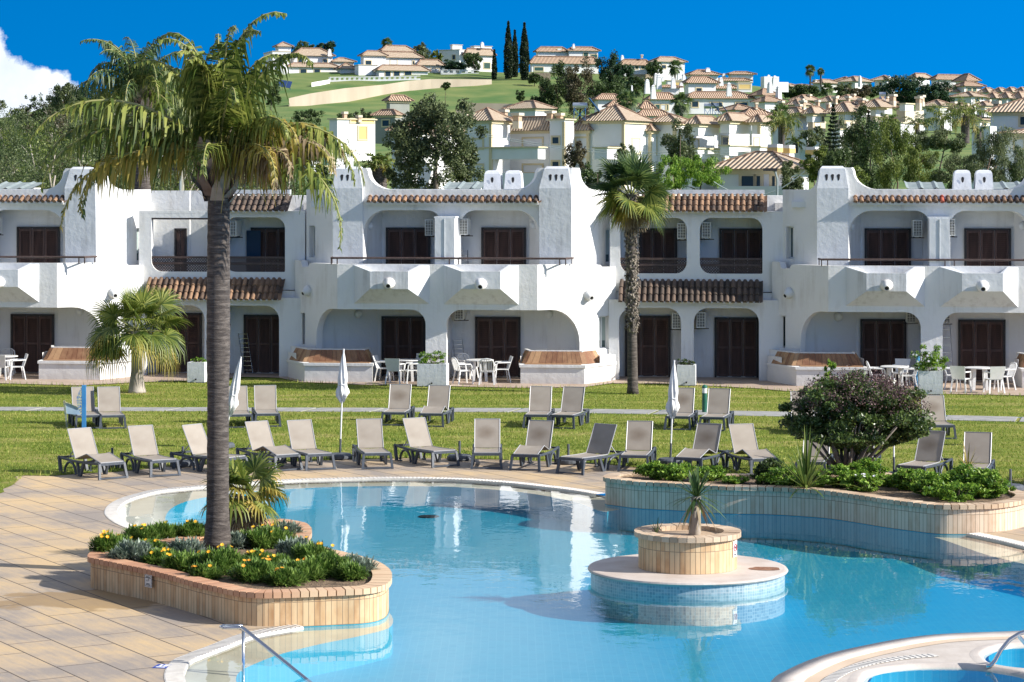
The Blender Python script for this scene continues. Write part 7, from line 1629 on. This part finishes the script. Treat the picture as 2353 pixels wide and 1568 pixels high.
def cloth(pts, hw, sag, mb, th=.012):
    n = len(pts); k = 6; vs = []
    for o in (0, th):
        for y, z in pts:
            for j in range(k+1): q = -1+2*j/k; vs.append((q*hw, y, z-sag*(1-q*q)-o))
    a = n*(k+1)
    for i in range(n-1):
        for j in range(k): b = i*(k+1)+j; mb.add([], []); mb.f.append((b, b+1, b+k+2, b+k+1)); mb.f.append((b+a, b+a+k+1, b+a+k+2, b+a+1))
    mb.v += [tuple(v) for v in vs]
def make_lounger(knee, stained):
    root = empty('sun_lounger', (0, 0, 0)); W2 = .31; sl = M['sling_s'] if stained else M['sling']
    f_ = MB()
    for s in (-1, 1): f_.tube([(s*W2, .03, .345), (s*W2, .5, .325), (s*W2, 1.2, .315), (s*W2, 1.7, .34), (s*(W2+.01), 1.86, .36)], .030, 6)
    f_.bar((-W2, .03, .335), (W2, .03, .335), .05, .06); f_.bar((-W2, .95, .30), (W2, .95, .30), .045); f_.bar((-W2, 1.82, .35), (W2, 1.82, .35), .045); f_.build('frame', M['lframe'], root)
    for s in (-1, 1):
        m_ = MB(); m_.bar((s*W2, .03, .34), (s*(W2+.035), -.05, .0), .055, .05); 
        if s == -1: m_.bar((-W2-.03, -.045, .03), (W2+.03, -.045, .03), .05, .035)
        m_.build('leg', M['lframe'], root)
        m_ = MB(); m_.bar((s*W2, .72, .32), (s*(W2+.015), .86, .0), .05, .07); m_.bar((s*W2, 1.02, .32), (s*(W2+.015), .90, .0), .05, .07); m_.build('leg', M['lframe'], root)
        m_ = MB(); arc = [(s*(W2+.01), 1.06+.26-.26*math.cos(t)*1.0, .02+.27*math.sin(t)) for t in [R(a) for a in (0, 30, 60, 90, 120, 150, 175)]]; m_.tube(arc, .03, 6); m_.bar((s*(W2+.01), 1.84, .37), (s*(W2+.02), 1.74, .0), .06, .07); m_.bar((s*(W2+.01), 1.58, .03), (s*(W2+.01), 1.58, .0), .07, .1); m_.build('leg', M['lframe'], root)
    sp = [(.02, .375), (.3, .44), (.62, .515), (.66, .512), (.9, .44), (1.12, .375)] if knee else [(.02, .375), (.3, .37), (.6, .362), (.9, .36), (1.12, .365)]
    m_ = MB(); cloth(sp, .275, .012, m_); so = m_.build('seat', sl, root, smooth=False)
    m_ = MB()
    for s in (-1, 1): m_.tube([(s*.285, y, z) for y, z in sp], .012, 5)
    m_.bar((-.285, .02, .372), (.285, .02, .372), .02); m_.build('seat_tube', M['ltube'], so)
    bp = [(1.13, .375), (1.22, .52), (1.38, .80), (1.50, 1.01)]; m_ = MB(); cloth(bp, .285, .0, m_); bo = m_.build('backrest', sl, root)
    m_ = MB()
    for s in (-1, 1): m_.tube([(s*.295, y, z) for y, z in bp], .012, 5)
    m_.bar((-.295, 1.50, 1.01), (.295, 1.50, 1.01), .016); m_.bar((-.2, 1.3, .62), (-.2, 1.62, .34), .018); m_.bar((.2, 1.3, .62), (.2, 1.62, .34), .018); m_.build('backrest_tube', M['ltube'], bo)
    return root
PROT = {}
def lounger(x, y, xt, knee, st, lb, group):
    b = G(x, y); m_ = (xt-CX)/F; psi = 0
    for it in range(200):
        psi = -1.0+it*.01
        if (b.x+1.5*math.sin(psi))-(b.y+1.5*math.cos(psi))*m_ > 0: break
    key = (knee, st)
    if key not in PROT: r = PROT[key] = make_lounger(*key); r.location = b; r.rotation_euler = (0, 0, -psi); tag(r, lb, 'sun lounger', group)
    else: r = copy_tree(PROT[key], loc=b, rz=-psi, label=lb, cat='sun lounger', group=group)
g1 = 'sun loungers along the back edge of the pool'; g2 = 'sun loungers in the back row on the lawn'
for a in [(258, 1101, 181, 1, 0, 'leftmost front row lounger, knee section raised, angled towards the tall palm'), (378, 1095, 321, 0, 0, 'second front row lounger from the left, lying flat seated'), (543, 1088, 440, 0, 0, 'front row lounger crossing behind the tall palm trunk'), (661, 1082, 588, 1, 0, 'front row lounger with raised knee section just right of the tall palm trunk'), (735, 1080, 686, 0, 0, 'front row lounger left of the middle umbrella, seat flat'),
          (867, 1078, 847, 0, 0, 'front row lounger just right of the middle closed umbrella'), (1022, 1073, 950, 0, 0, 'front row lounger angled right, beside a stubby umbrella base'), (1118, 1078, 1119, 0, 1, 'front row lounger facing the pool squarely, with a round brown stain'), (1207, 1082, 1244, 1, 1, 'stained front row lounger with raised knee section, turned left'), (1312, 1090, 1392, 0, 0, 'front row lounger turned furthest left, with a shadow across its backrest'),
          (1456, 1084, 1470, 0, 1, 'stained lounger at the left tip of the shrub bed'), (1580, 1090, 1630, 1, 1, 'stained lounger with raised knees beside the right closed umbrella, behind the bed'), (1757, 1092, 1701, 1, 0, 'lounger with raised knees and clean backrest, behind the spiky flax'), (1862, 1100, 1878, 0, 0, 'lounger mostly hidden behind the flax and the big bush'), (1952, 1102, 1982, 0, 0, 'lounger showing only its right end behind the big bush'),
          (2092, 1110, 2143, 0, 1, 'shaded lounger behind the shrub bed right of the big bush'), (2236, 1116, 2247, 0, 0, 'dark shaded lounger above the rightmost shrub'), (2392, 1124, 2410, 0, 0, 'lounger poking in at the right picture edge')]: lounger(*a, g1)
for a in [(203, 986, 189, 0, 0, 'back row lounger half hidden by the blue board'), (259, 986, 248, 0, 0, 'back row lounger right of the blue board'), (552, 984, 541, 0, 0, 'back row lounger touching the tall palm trunk, behind the leaning umbrella'), (615, 982, 608, 0, 0, 'back row lounger right of the leaning umbrella'), (905, 979, 920, 0, 1, 'stained back row lounger, left of the central pair'), (990, 982, 1010, 1, 0, 'back row lounger with raised knees, right of the central pair'),
          (1232, 985, 1243, 0, 0, 'back row lounger, left one of the pair before the middle block bench'), (1291, 986, 1319, 0, 0, 'back row lounger, right one of the pair before the middle block bench'), (1557, 989, 1571, 0, 1, 'stained back row lounger behind the right closed umbrella'), (1636, 991, 1653, 0, 0, 'back row lounger right beside the green bollard lamp'), (1850, 1000, 1842, 0, 0, 'back row lounger hidden behind the big bush except a leg'), (2165, 1010, 2141, 0, 1, 'back row lounger at the right side of the big bush')]: lounger(*a, g2)

# ---------------------------------------------------------------- umbrellas and loose bases
M['canvas'] = simple('off_white_canvas', (.70, .70, .69), (.80, .80, .79), 6, .8, .3, 20); M['base'] = simple('base_resin', (.055, .065, .08), (.10, .11, .125), 8, .6, .2)
def base_prof(mb): mb.lathe([(.27, 0), (.30, .03), (.30, .09), (.26, .13), (.06, .145), (.045, .15)], 20)
def umbrella(px, label, top, cy0, cy1, lean=(0, 0), base=True):
    b = G(*px); root = empty('closed_umbrella', b, label=label, cat='umbrella', group='closed white umbrellas by the pool'); s_ = F/b.y; zt = H-(top-HZ)/s_; z1 = H-(cy0-HZ)/s_; z0 = H-(cy1-HZ)/s_
    lx, ly = lean; ax = lambda z: Vector((lx*z, ly*z, z))
    m_ = MB(); m_.tube([ax(.45), ax(zt)], .019, 8); m_.build('pole', M['frame_w'], root); m_ = MB(); m_.tube([ax(.1), ax(.48)], .026, 8); m_.build('lower_tube', M['base'], root)
    if base: m_ = MB(); base_prof(m_); m_.build('base', M['base'], root)
    n = 26; L_ = z1-z0; rows = []
    for i in range(15):
        t = i/14; z = z1-L_*t; r_ = np.interp(t, [0, .1, .3, .55, .68, .78, .86, 1], [.018, .045, .075, .105, .085, .12, .135, .045]); c = ax(z)
        rows.append([c+Vector((math.cos(6.283*j/n+t*1.3), math.sin(6.283*j/n+t*1.3), 0))*r_*(1+(.30*t+.12)*math.sin(6.283*j/n*7+t*2))+Vector((0, 0, .05*t*math.sin(6.283*j/n*4)*(t > .75))) for j in range(n)])
    m_ = MB(); m_.add([v for r in rows for v in r], [(i*n+j, i*n+(j+1) % n, (i+1)*n+(j+1) % n, (i+1)*n+j) for i in range(14) for j in range(n)]); cn = m_.build('canopy', M['canvas'], root, smooth=True)
    m_ = MB(); m_.tube([ax(z1-L_*.66)+Vector((.1*math.cos(a), .1*math.sin(a), 0)) for a in [i*.52 for i in range(12)]], .014, 5, closed=True); m_.build('tie_strap', M['canvas'], cn)
umbrella((781, 1055), 'closed umbrella standing straight in the middle of the lounger row', 802, 812, 921, lean=(.035, 0)); umbrella((1540, 1066), 'closed umbrella near the left end of the shrub bed', 828, 836, 957, lean=(.04, 0))
umbrella((512, 1030), 'closed umbrella leaning sharply beside the tall palm trunk', 820, 824, 952, lean=(.20, .0)); umbrella((2054, 1100), 'closed umbrella hidden behind the big bush except its pole', 870, 880, 1000); umbrella((2440, 1030), 'closed umbrella just outside the right edge, casting its shadow on the lawn', 780, 790, 900)
for x, y, lb in ((258, 1075, 'empty umbrella base behind the leftmost lounger'), (1056, 1058, 'empty umbrella base between two loungers left of centre'), (1306, 1066, 'empty umbrella base behind the furthest turned lounger'), (2322, 1128, 'empty umbrella base with a tall tube near the right edge'), (420, 1072, 'empty umbrella base between second and third loungers'), (612, 1068, 'umbrella base just right of the tall palm trunk')):
    b = G(x, y); root = empty('umbrella_base', b, label=lb, cat='umbrella base', group='empty umbrella bases'); m_ = MB(); base_prof(m_); m_.build('foot', M['base'], root); m_ = MB(); m_.tube([(0, 0, .14), (0, 0, .46)], .028, 8); m_.build('tube', M['base'], root)

# ---------------------------------------------------------------- white plastic furniture on the terraces
def make_chair(slat):
    root = empty('plastic_chair', (0, 0, 0)); m_ = MB(); m_.prism([(-.22, -.22), (.22, -.22), (.20, .2), (-.20, .2)], .42, .445); m_.box((0, -.215, .41), (.44, .03, .05)); m_.build('seat', M['plastic'], root)
    b = MB(); tl = .14
    def bp(x, t): return (x*(1+.12*t), .2+tl*t+.0*abs(x), .43+.43*t)
    if slat:
        arc = [bp(-.21, .0), bp(-.22, .5), bp(-.2, .82), bp(-.12, .97), bp(0, 1.02), bp(.12, .97), bp(.2, .82), bp(.22, .5), bp(.21, 0)]; b.tube(arc, .022, 6)
        for i in range(7): x = -.15+.05*i; b.bar(bp(x, .0), bp(x, .97-.25*abs(x)/.2*.6), .026, .012)
    else: b.add([bp(-.21, .02), bp(.21, .02), bp(.23, .98), bp(-.23, .98)]+[tuple(Vector(bp(x, t))+Vector((0, .02, 0))) for x, t in ((-.21, .02), (.21, .02), (.23, .98), (-.23, .98))], [(0, 1, 2, 3), (7, 6, 5, 4), (3, 2, 6, 7), (0, 3, 7, 4), (1, 5, 6, 2)])
    b.build('backrest', M['plastic'], root)
    for s in (-1, 1):
        a = MB(); a.tube([(s*.235, .27, .66), (s*.26, .05, .655), (s*.26, -.16, .65), (s*.25, -.2, .6), (s*.24, -.22, .43)], .022, 6); a.build('arm', M['plastic'], root)
        for y0, y1 in ((-.2, -.25), (.19, .27)): l = MB(); l.bar((s*.2, y0, .43), (s*.25, y1, 0), .045, .035); l.build('leg', M['plastic'], root)
    return root
def make_table():
    root = empty('plastic_table', (0, 0, 0)); MB().lathe([(.44, .685), (.46, .69), (.46, .715), (.44, .72)], 28).build('table_top', M['plastic'], root)
    for a in (45, 135, 225, 315): l = MB(); c, s = math.cos(R(a)), math.sin(R(a)); l.bar((c*.25, s*.25, .69), (c*.3, s*.3, 0), .09, .05); l.build('leg', M['plastic'], root)
    return root
CP = {}
def chair(x, y, ang, slat, lb, z=.03, place=None):
    b = place or G(x, y, z)
    if slat not in CP: r = CP[slat] = make_chair(slat); r.location = b; r.rotation_euler = (0, 0, R(ang)); tag(r, lb, 'chair', 'white plastic terrace chairs')
    else: copy_tree(CP[slat], loc=b, rz=R(ang), label=lb, cat='chair', group='white plastic terrace chairs')
def table(x, y, lb, z=.03):
    b = G(x, y, z)
    if 't' not in CP: r = CP['t'] = make_table(); r.location = b; tag(r, lb, 'table', 'white plastic terrace tables')
    else: copy_tree(CP['t'], loc=b, label=lb, cat='table', group='white plastic terrace tables')
table(934, 876, 'round white table under the left arch of the middle block'); table(1103, 876, 'round white table under the right arch of the middle block'); table(2056, 893, 'round white table behind the big bush under the right block'); table(2250, 896, 'round white table under the far right arch'); table(10, 866, 'round white table cut by the left picture edge')
for a in [(884, 876, 75, 0, 'white chair left of the table in the left arch of the middle block'), (908, 882, 165, 0, 'solid backed white chair in front of the table in the left arch'), (948, 881, -75, 0, 'white chair right of the table in the left arch, side on'), (962, 872, -25, 0, 'white chair at the back right of the table in the left arch'),
          (1064, 882, 115, 1, 'slatted white chair at the left of the table in the right arch'), (1076, 873, 35, 1, 'slatted white chair behind the table in the right arch'), (1120, 884, 175, 1, 'slatted white chair seen from behind, in front of the table in the right arch'), (1152, 878, -80, 0, 'white chair right of the table in the right arch, side on'),
          (2016, 893, 90, 1, 'white chair left of the table behind the big bush'), (2086, 894, -90, 1, 'white chair right of the table behind the big bush'), (2070, 886, -20, 0, 'white chair behind the table behind the big bush'), (2208, 902, 150, 0, 'solid backed white chair front left of the far right table'), (2284, 903, -170, 0, 'solid backed white chair front right of the far right table'), (2190, 894, 80, 1, 'white chair tucked behind the flower filled box, left of the far right table'), (2308, 896, -75, 1, 'slatted white chair at the right side of the far right table'),
          (38, 872, -70, 0, 'white chair nearest the bench on the far left terrace'), (4, 873, 170, 0, 'white chair in front of the far left table'), (16, 860, 5, 1, 'slatted white chair behind the far left table')]: chair(*a)
for u, w, a_, lb in ((-1.85, .85, 0, 'white slatted chair on the upper balcony of the right block, under the shutters'), (-.95, .8, -30, 'small white chair by the pillar on the upper balcony of the right block')): chair(0, 0, a_, 1, lb, place=TOW(16.28+u, w, Z_FL+.02))
# masonry boxes with plants
def box_planter(x, y, w, h, lb, kind, plab, ht, hw, fl=None, dp=.62):
    b = G(x, y, .03); root = empty('masonry_planter', (b.x, b.y, .03), -BA, label=lb, cat='planter', group='white masonry boxes on the terrace'); m_ = MB(); t = .08
    for c, s in (((0, t/2, h/2), (w, t, h)), ((0, dp-t/2, h/2), (w, t, h)), ((-w/2+t/2, dp/2, h/2), (t, dp-2*t, h)), ((w/2-t/2, dp/2, h/2), (t, dp-2*t, h))): m_.box(c, s)
    m_.build('wall', M['parapet'], root); MB().box((0, dp/2, h-.08), (w-.12, dp-.12, .06)).build('soil', M['soil'], root); MB().lathe([(.03, 0), (.03, .03)], 8, Matrix.Translation((0, -.01, .1)) @ Matrix.Rotation(R(90), 4, 'X')).build('drain_hole', M['dark'], root)
    rs = np.random.default_rng(int(x)); n = int(900*hw*ht*8); rp_ = empty('potted_plant', (b.x+dp/2*bs, b.y+dp/2, h+.0), label=plab, cat='plant')
    C = crown_pts(rs, (0, 0, ht*.45), (hw, hw*.6, ht*.55), n, k=26, clump=.3); C[:, 2] = np.maximum(C[:, 2], -.12); Vv, Ff = leaf_quads(C, .07, rs, .4, up=.5); np_mesh('leaves', Vv, Ff, LM[kind], rp_)
    m_ = MB()
    for i in range(7): m_.tube([(0, 0, -.04), (hw*.5*math.cos(i), hw*.3*math.sin(i), ht*.7)], .008, 4)
    m_.build('stems', BARK['brown'], rp_)
    if fl:
        m_ = MB()
        for i in range(fl): c = C[rs.integers(0, n)]+np.array([0, -.05, .05]); m_.add([(c[0]-.03, c[1], c[2]-.03), (c[0]+.03, c[1], c[2]-.03), (c[0]+.03, c[1], c[2]+.03), (c[0]-.03, c[1], c[2]+.03)], [(0, 1, 2, 3)])
        m_.build('flowers', M['fl_w'], rp_)
box_planter(450, 879, .58, .66, 'white masonry box left of the tall palm trunk', 'fresh', 'sparse low green plant in the box left of the tall palm trunk', .16, .26); box_planter(992, 888, .96, .72, 'white masonry box at the pillar of the middle block', 'fresh', 'bushy green plant spilling over the box at the middle block pillar', .42, .42)
box_planter(1577, 886, .60, .66, 'white masonry box before the pillar of the middle wing', 'dark', 'dark tufted plant in the box of the middle wing', .24, .30); box_planter(2139, 906, .74, .72, 'white masonry box at the pillar of the right block', 'fresh', 'tall flowering plant with white blooms in the box of the right block', .75, .55, 16)
# drying racks and blue board
def rack(x0, y0, x1, y1, w, lb, du=0, zb=.05):
    u0, z1 = UZ(x0, y0, w); u1, _ = UZ(x1, y1, w-.25); root = empty('drying_rack', TOW(u1+du, w-.2, zb), -BA, label=lb, cat='drying rack', group='folded clothes racks leaning on walls'); m_ = MB(); h = z1-zb; dx = u0-u1
    for s in (-.16, .16): m_.tube([(s, 0, 0), (s+dx, .2, h)], .014, 5); m_.tube([(s, .1, 0), (s+dx*.6, .1, h*.6)], .01, 5)
    for i in range(9): t = .08+.9*i/8; m_.bar((-.16+dx*t, .2*t, h*t), (.16+dx*t, .2*t, h*t), .012)
    m_.build('rack_frame', M['steel'], root)
rack(558, 766, 570, 853, 3.0, 'folded metal rack leaning right of the tall palm trunk'); rack(1051, 781, 1060, 850, 2.1, 'folded metal rack behind the table in the right arch of the middle block'); rack(1063, 575, 1068, 600, 2.2, 'folded metal rack on the upper balcony of the middle block', zb=Z_FL+.02); rack(2170, 720, 2180, 890, 2.1, 'folded white rack at the far right arch behind the flower filled box')
b = G(2104, 893, .03); root = empty('blue_mat', b, label='rolled blue mat leaning on the pillar of the right block', cat='mat'); MB().tube([(0, 0, 0), (.13, .25, 1.05)], .055, 10).build('roll', simple('blue_foam', (.02, .16, .34), (.04, .24, .45), 5, .6), root)
b = G(193, 988); root = empty('beach_board', b, label='upright narrow blue board standing behind the leftmost loungers', cat='board')
s_ = F/b.y; MB().prism([(-.055, -.02), (.055, -.02), (.055, .02), (-.055, .02)], .0, H-(885-HZ)/s_).build('panel', simple('blue_panel', (.04, .22, .55), (.07, .30, .62), 2, .5), root); m_ = MB(); m_.add([(-.06, -.03, .35), (-.17, -.03, .62), (-.20, -.03, .86), (-.13, -.03, 1.02), (-.06, -.03, 1.15), (-.06, .0, .35), (-.17, .0, .62), (-.20, .0, .86), (-.13, .0, 1.02), (-.06, .0, 1.15)], [(0, 1, 2, 3, 4), (9, 8, 7, 6, 5), (0, 5, 6, 1), (1, 6, 7, 2), (2, 7, 8, 3), (3, 8, 9, 4)]); m_.build('patterned_edge', simple('printed_cloth', (.02, .14, .50), (.75, .72, .35), 26, .6), root)
b = G(150, 985); root = empty('banner_frame', b, label='thin cream and dark banner frame left of the blue board', cat='frame'); m_ = MB(); m_.bar((.05, 0, 0), (-.03, 0, .75), .05, .03); m_.bar((-.03, 0, .72), (.40, 0, .55), .03, .02); m_.build('post', simple('cream_edge', (.55, .50, .30), (.05, .14, .16), 9, .6), root); m_ = MB(); m_.add([(-.02, .01, .70), (.40, .01, .54), (.42, .01, .36), (.0, .01, .4)], [(0, 1, 2, 3)]); m_.build('banner_cloth', simple('pale_blue_cloth', (.35, .50, .66), (.45, .58, .70), 4, .7), root)
# bollard lamp
b = G(1619, 949); root = empty('bollard_lamp', b, label='green bollard lamp with a white glass head on the lawn', cat='lamp'); MB().lathe([(.075, 0), (.075, .56), (.085, .57)], 14).build('post', simple('green_enamel', (.015, .10, .065), (.03, .14, .09), 4, .4), root); MB().lathe([(.072, .57), (.072, .72)], 14).build('lamp_glass', M['frame_w'], root); MB().lathe([(.085, .72), (.08, .76), (.05, .80), (.01, .815)], 14).build('cap', simple('green_cap', (.02, .13, .08), rough=.4), root)
# street lamps, post and wires beyond the roofs
def street_lamp(base, top, head, d, lb):
    b, t, h = P(*base, d), P(*top, d), P(*head, d); root = empty('street_lamp', b, label=lb, cat='street lamp'); m_ = MB(); m_.tube([(0, 0, -2), t-b, (t-b).lerp(h-b, .5)+Vector((0, 0, .15)), h-b], .05, 7); m_.build('pole', M['metal_grey'], root); MB().box(h-b+Vector((-.12, 0, .04)), (.62, .3, .12), Matrix.Identity(4)).build('lamp_head', M['dark'], root)
street_lamp((414.8, 440), (414, 405), (398, 391), 98, 'curved street lamp with a dark flat head behind the left wing'); street_lamp((1786, 445), (1786, 412), (1776, 392), 110, 'dark headed street lamp in front of the pavilion')
b = P(418, 440, 99); root = empty('utility_post', b, label='plain concrete post beside the left street lamp', cat='post'); MB().tube([(0, 0, -3), (0, 0, 1.1)], .09, 8).build('post', simple('concrete_post', (.30, .29, .22), (.38, .36, .28), 4), root)
def wire(a, c, d, lb):
    p, q = P(*a, d), P(*c, d); root = empty('overhead_wire', p, label=lb, cat='wire'); m_ = MB(); m_.tube([(q-p)*t+Vector((0, 0, -.9*4*t*(1-t))) for t in [i/12 for i in range(13)]], .022, 4, cap=False); m_.build('cable', M['metal_grey'], root)
wire((1071, 299), (1726, 341), 190, 'upper thin wire crossing in front of the near row of houses'); wire((1071, 303), (1726, 348), 190, 'lower thin wire crossing in front of the near row of houses'); wire((1640, 418), (1850, 392), 115, 'dark wire crossing in front of the pavilion')
# steel handrails
b = G(559, 1549, -.1); root = empty('pool_handrail', b, label='stainless handrail sloping down into the pool at lower left', cat='handrail'); s_ = F/b.y; z = lambda y: H-(y-HZ)/s_; X_ = lambda x: (x-559)/s_; ztp = z(1425)
m_ = MB(); m_.tube([(X_(512), 0, ztp), (X_(555), 0, ztp), (X_(560), -.03, ztp-.01), (X_(735), -.75, -.02), (X_(790), -.95, -.18), (X_(835), -1.1, -.25)], .026, 10); m_.build('rail', M['steel'], root, smooth=True)
m_ = MB(); m_.tube([(X_(512), .10, ztp), (X_(512)-.03, .05, ztp), (X_(512), 0, ztp)], .026, 10); m_.tube([(X_(512), .10, ztp), (X_(556), .10, ztp)], .024, 10); m_.build('grip', M['steel'], root, smooth=True); m_ = MB(); m_.tube([(0, 0, -.45), (0, 0, ztp)], .022, 10); m_.build('post', M['steel'], root, smooth=True)
b = G(2276, 1531, .03); root = empty('arched_handrail', b, label='arched steel rail rising from the small round pool at lower right', cat='handrail'); s_ = F/b.y
m_ = MB(); m_.tube([((x-2276)/s_, -.0, max(.0, (1531-y)/s_)) for x, y in ((2266, 1531), (2276, 1530), (2286, 1519), (2300, 1494), (2320, 1470), (2343, 1456), (2375, 1446), (2420, 1446), (2460, 1462), (2490, 1500))], .03, 10); m_.build('rail', M['steel'], root, smooth=True); m_ = MB(); m_.bar(((2338-2276)/s_, 0, (1531-1459)/s_), ((2360-2276)/s_, -.1, (1531-1485)/s_), .04); m_.build('brace', M['steel'], root)
# signs and small fittings
def wall_point(top, x, y, zt, out=.0):
    best = None
    for i in range(len(top)):
        a, c = top[i-1], top[i]
        for t in (0, .25, .5, .75):
            p = a.lerp(c, t)
            if abs(CX+F*p.x/p.y-x) < 3 and (best is None or p.y < best[0].y): best = (p, (c-a).normalized())
    p, t = best; n = Vector((t.y, -t.x)); 
    if n.y > 0: n = -n
    return p, n, H-(y-HZ)*p.y/F
bt = ccw(gpoly(BED1, .5, 4)); p, n, z = wall_point(bt, 339, 1335, .5); q = p-n*.005
root = empty('notice_plate', (q.x, q.y, z), math.atan2(n.x, -n.y), label='small white notice plate with a black border on the flower bed wall', cat='sign')
MB().box((0, 0, 0), (.21, .008, .20)).build('plate', simple('notice_white', (.72, .70, .66), rough=.5), root); m_ = MB()
for c, s in (((0, -.006, .085), (.19, .003, .005)), ((0, -.006, -.085), (.19, .003, .005)), ((-.093, -.006, 0), (.005, .003, .165)), ((.093, -.006, 0), (.005, .003, .165))): m_.box(c, s)
m_.build('border', M['dark'], root); m_ = MB()
for zz, w, n_ in ((.062, .12, 13), (.045, .15, 15), (-.045, .10, 11), (-.063, .13, 14)):
    for i in range(n_): m_.box((-w/2+w*(i+.5)/n_, -.006, zz), (w/n_*.62, .003, .0085 if i % 3 else .012))
m_.build('small_lettering', M['dark'], root); m_ = MB(); pts = [(-.045, -.007, -.01), (-.04, -.007, .012), (0, -.007, .012), (.012, -.007, .028), (.03, -.007, .03), (.035, -.007, .015), (.015, -.007, 0), (-.03, -.007, -.005)]; m_.tube([Vector(v) for v in pts], .0028, 4, closed=True); m_.build('pictogram', M['dark'], root)
g = G(373, 1532); root = empty('depth_marker', (g.x, g.y, .004), R(-12), label='blue and white depth marker tile set in the deck by the grating', cat='marker tile'); MB().box((0, 0, 0), (.20, .26, .006)).build('tile', simple('marker_blue', (.03, .07, .35)), root); m_ = MB(); m_.box((-.03, .03, .005), (.03, .12, .004)); m_.box((.04, .03, .005), (.05, .12, .004)); m_.box((0, -.08, .005), (.12, .05, .004)); m_.build('figures', M['frame_w'], root)
g = G(581, 1208, .47); root = empty('garden_spotlight', (g.x+.13, g.y, .44), label='small black spotlight on a stake beside the small palm', cat='lamp'); m_ = MB(); m_.tube([(0, 0, 0), (0, 0, .22)], .02, 8); m_.build('stake', M['dark'], root); MB().tube([(0, 0, .22), (.01, -.02, .31)], .035, 10).build('lamp_head', M['dark'], root)
g = G(316, 1358); root = empty('drain_cover', (g.x, g.y, .004), label='small white plate lying on the shaded deck beside the flower bed', cat='cover'); MB().box((0, 0, 0), (.26, .12, .01), Matrix.Rotation(R(0), 4, 'Z')).build('plate', M['frame_w'], root)
for x, y, lb in ((985, 1186, 'dark oval drain grille on the pool floor near the middle'), (1985, 1212, 'round fitting on the pool floor below the shrub bed')):
    g = G(x, y, -.5); root = empty('pool_drain', (g.x, g.y, -.515), label=lb, cat='drain'); MB().lathe([(.22, 0), (.22, .012), (.16, .018)], 20).build('grille', M['dark'] if 'dark' in lb else M['frame_w'], root)
# short grass blades over the lawn
rs = np.random.default_rng(5); n = 150000
yy = 44+38*rs.uniform(size=n)**1.15; xx = rs.uniform(-1, 1, n)*yy*.232
lfx = np.array([v.x for v in lawn_front]); lfy = np.array([v.y for v in lawn_front]); ptx = np.array([p[0] for p in patio]); pty = np.array([p[1] for p in patio]); pfx = np.array([v.x for v in path_front]); pfy = np.array([v.y for v in path_front]); pbx = np.array([v.x for v in path_back]); pby = np.array([v.y for v in path_back])
ok = (yy > np.interp(xx, lfx, lfy)-.03) & (yy < np.interp(xx, ptx, pty)+.05) & ~((yy > np.interp(xx, pfx, pfy)+.03) & (yy < np.interp(xx, pbx, pby)-.06))
xx, yy = xx[ok], yy[ok]; m = len(xx); h = rs.uniform(.03, .075, m); a = rs.uniform(0, 6.28, m); w = .012
edge = np.minimum(np.abs(yy-np.interp(xx, ptx, pty)), np.abs(yy-np.interp(xx, lfx, lfy))); h = h*(1+1.3*(edge < .25))
Vv = np.stack([np.stack([xx-w*np.cos(a), yy-w*np.sin(a), np.full(m, .005)], 1), np.stack([xx+w*np.cos(a), yy+w*np.sin(a), np.full(m, .005)], 1), np.stack([xx+rs.normal(size=m)*.02, yy+rs.normal(size=m)*.02, h], 1)], 1).reshape(-1, 3)
LM['blade'] = leaf_mat('grass_blade', [(.0, (.09, .16, .015)), (.5, (.22, .31, .035)), (1, (.48, .46, .13))], nscale=.6, trans=.4, rough=.6)
np_mesh('grass', Vv, np.arange(3*m).reshape(-1, 3), LM['blade'], kind='stuff', label='short mown grass blades over the lawn', cat='grass')
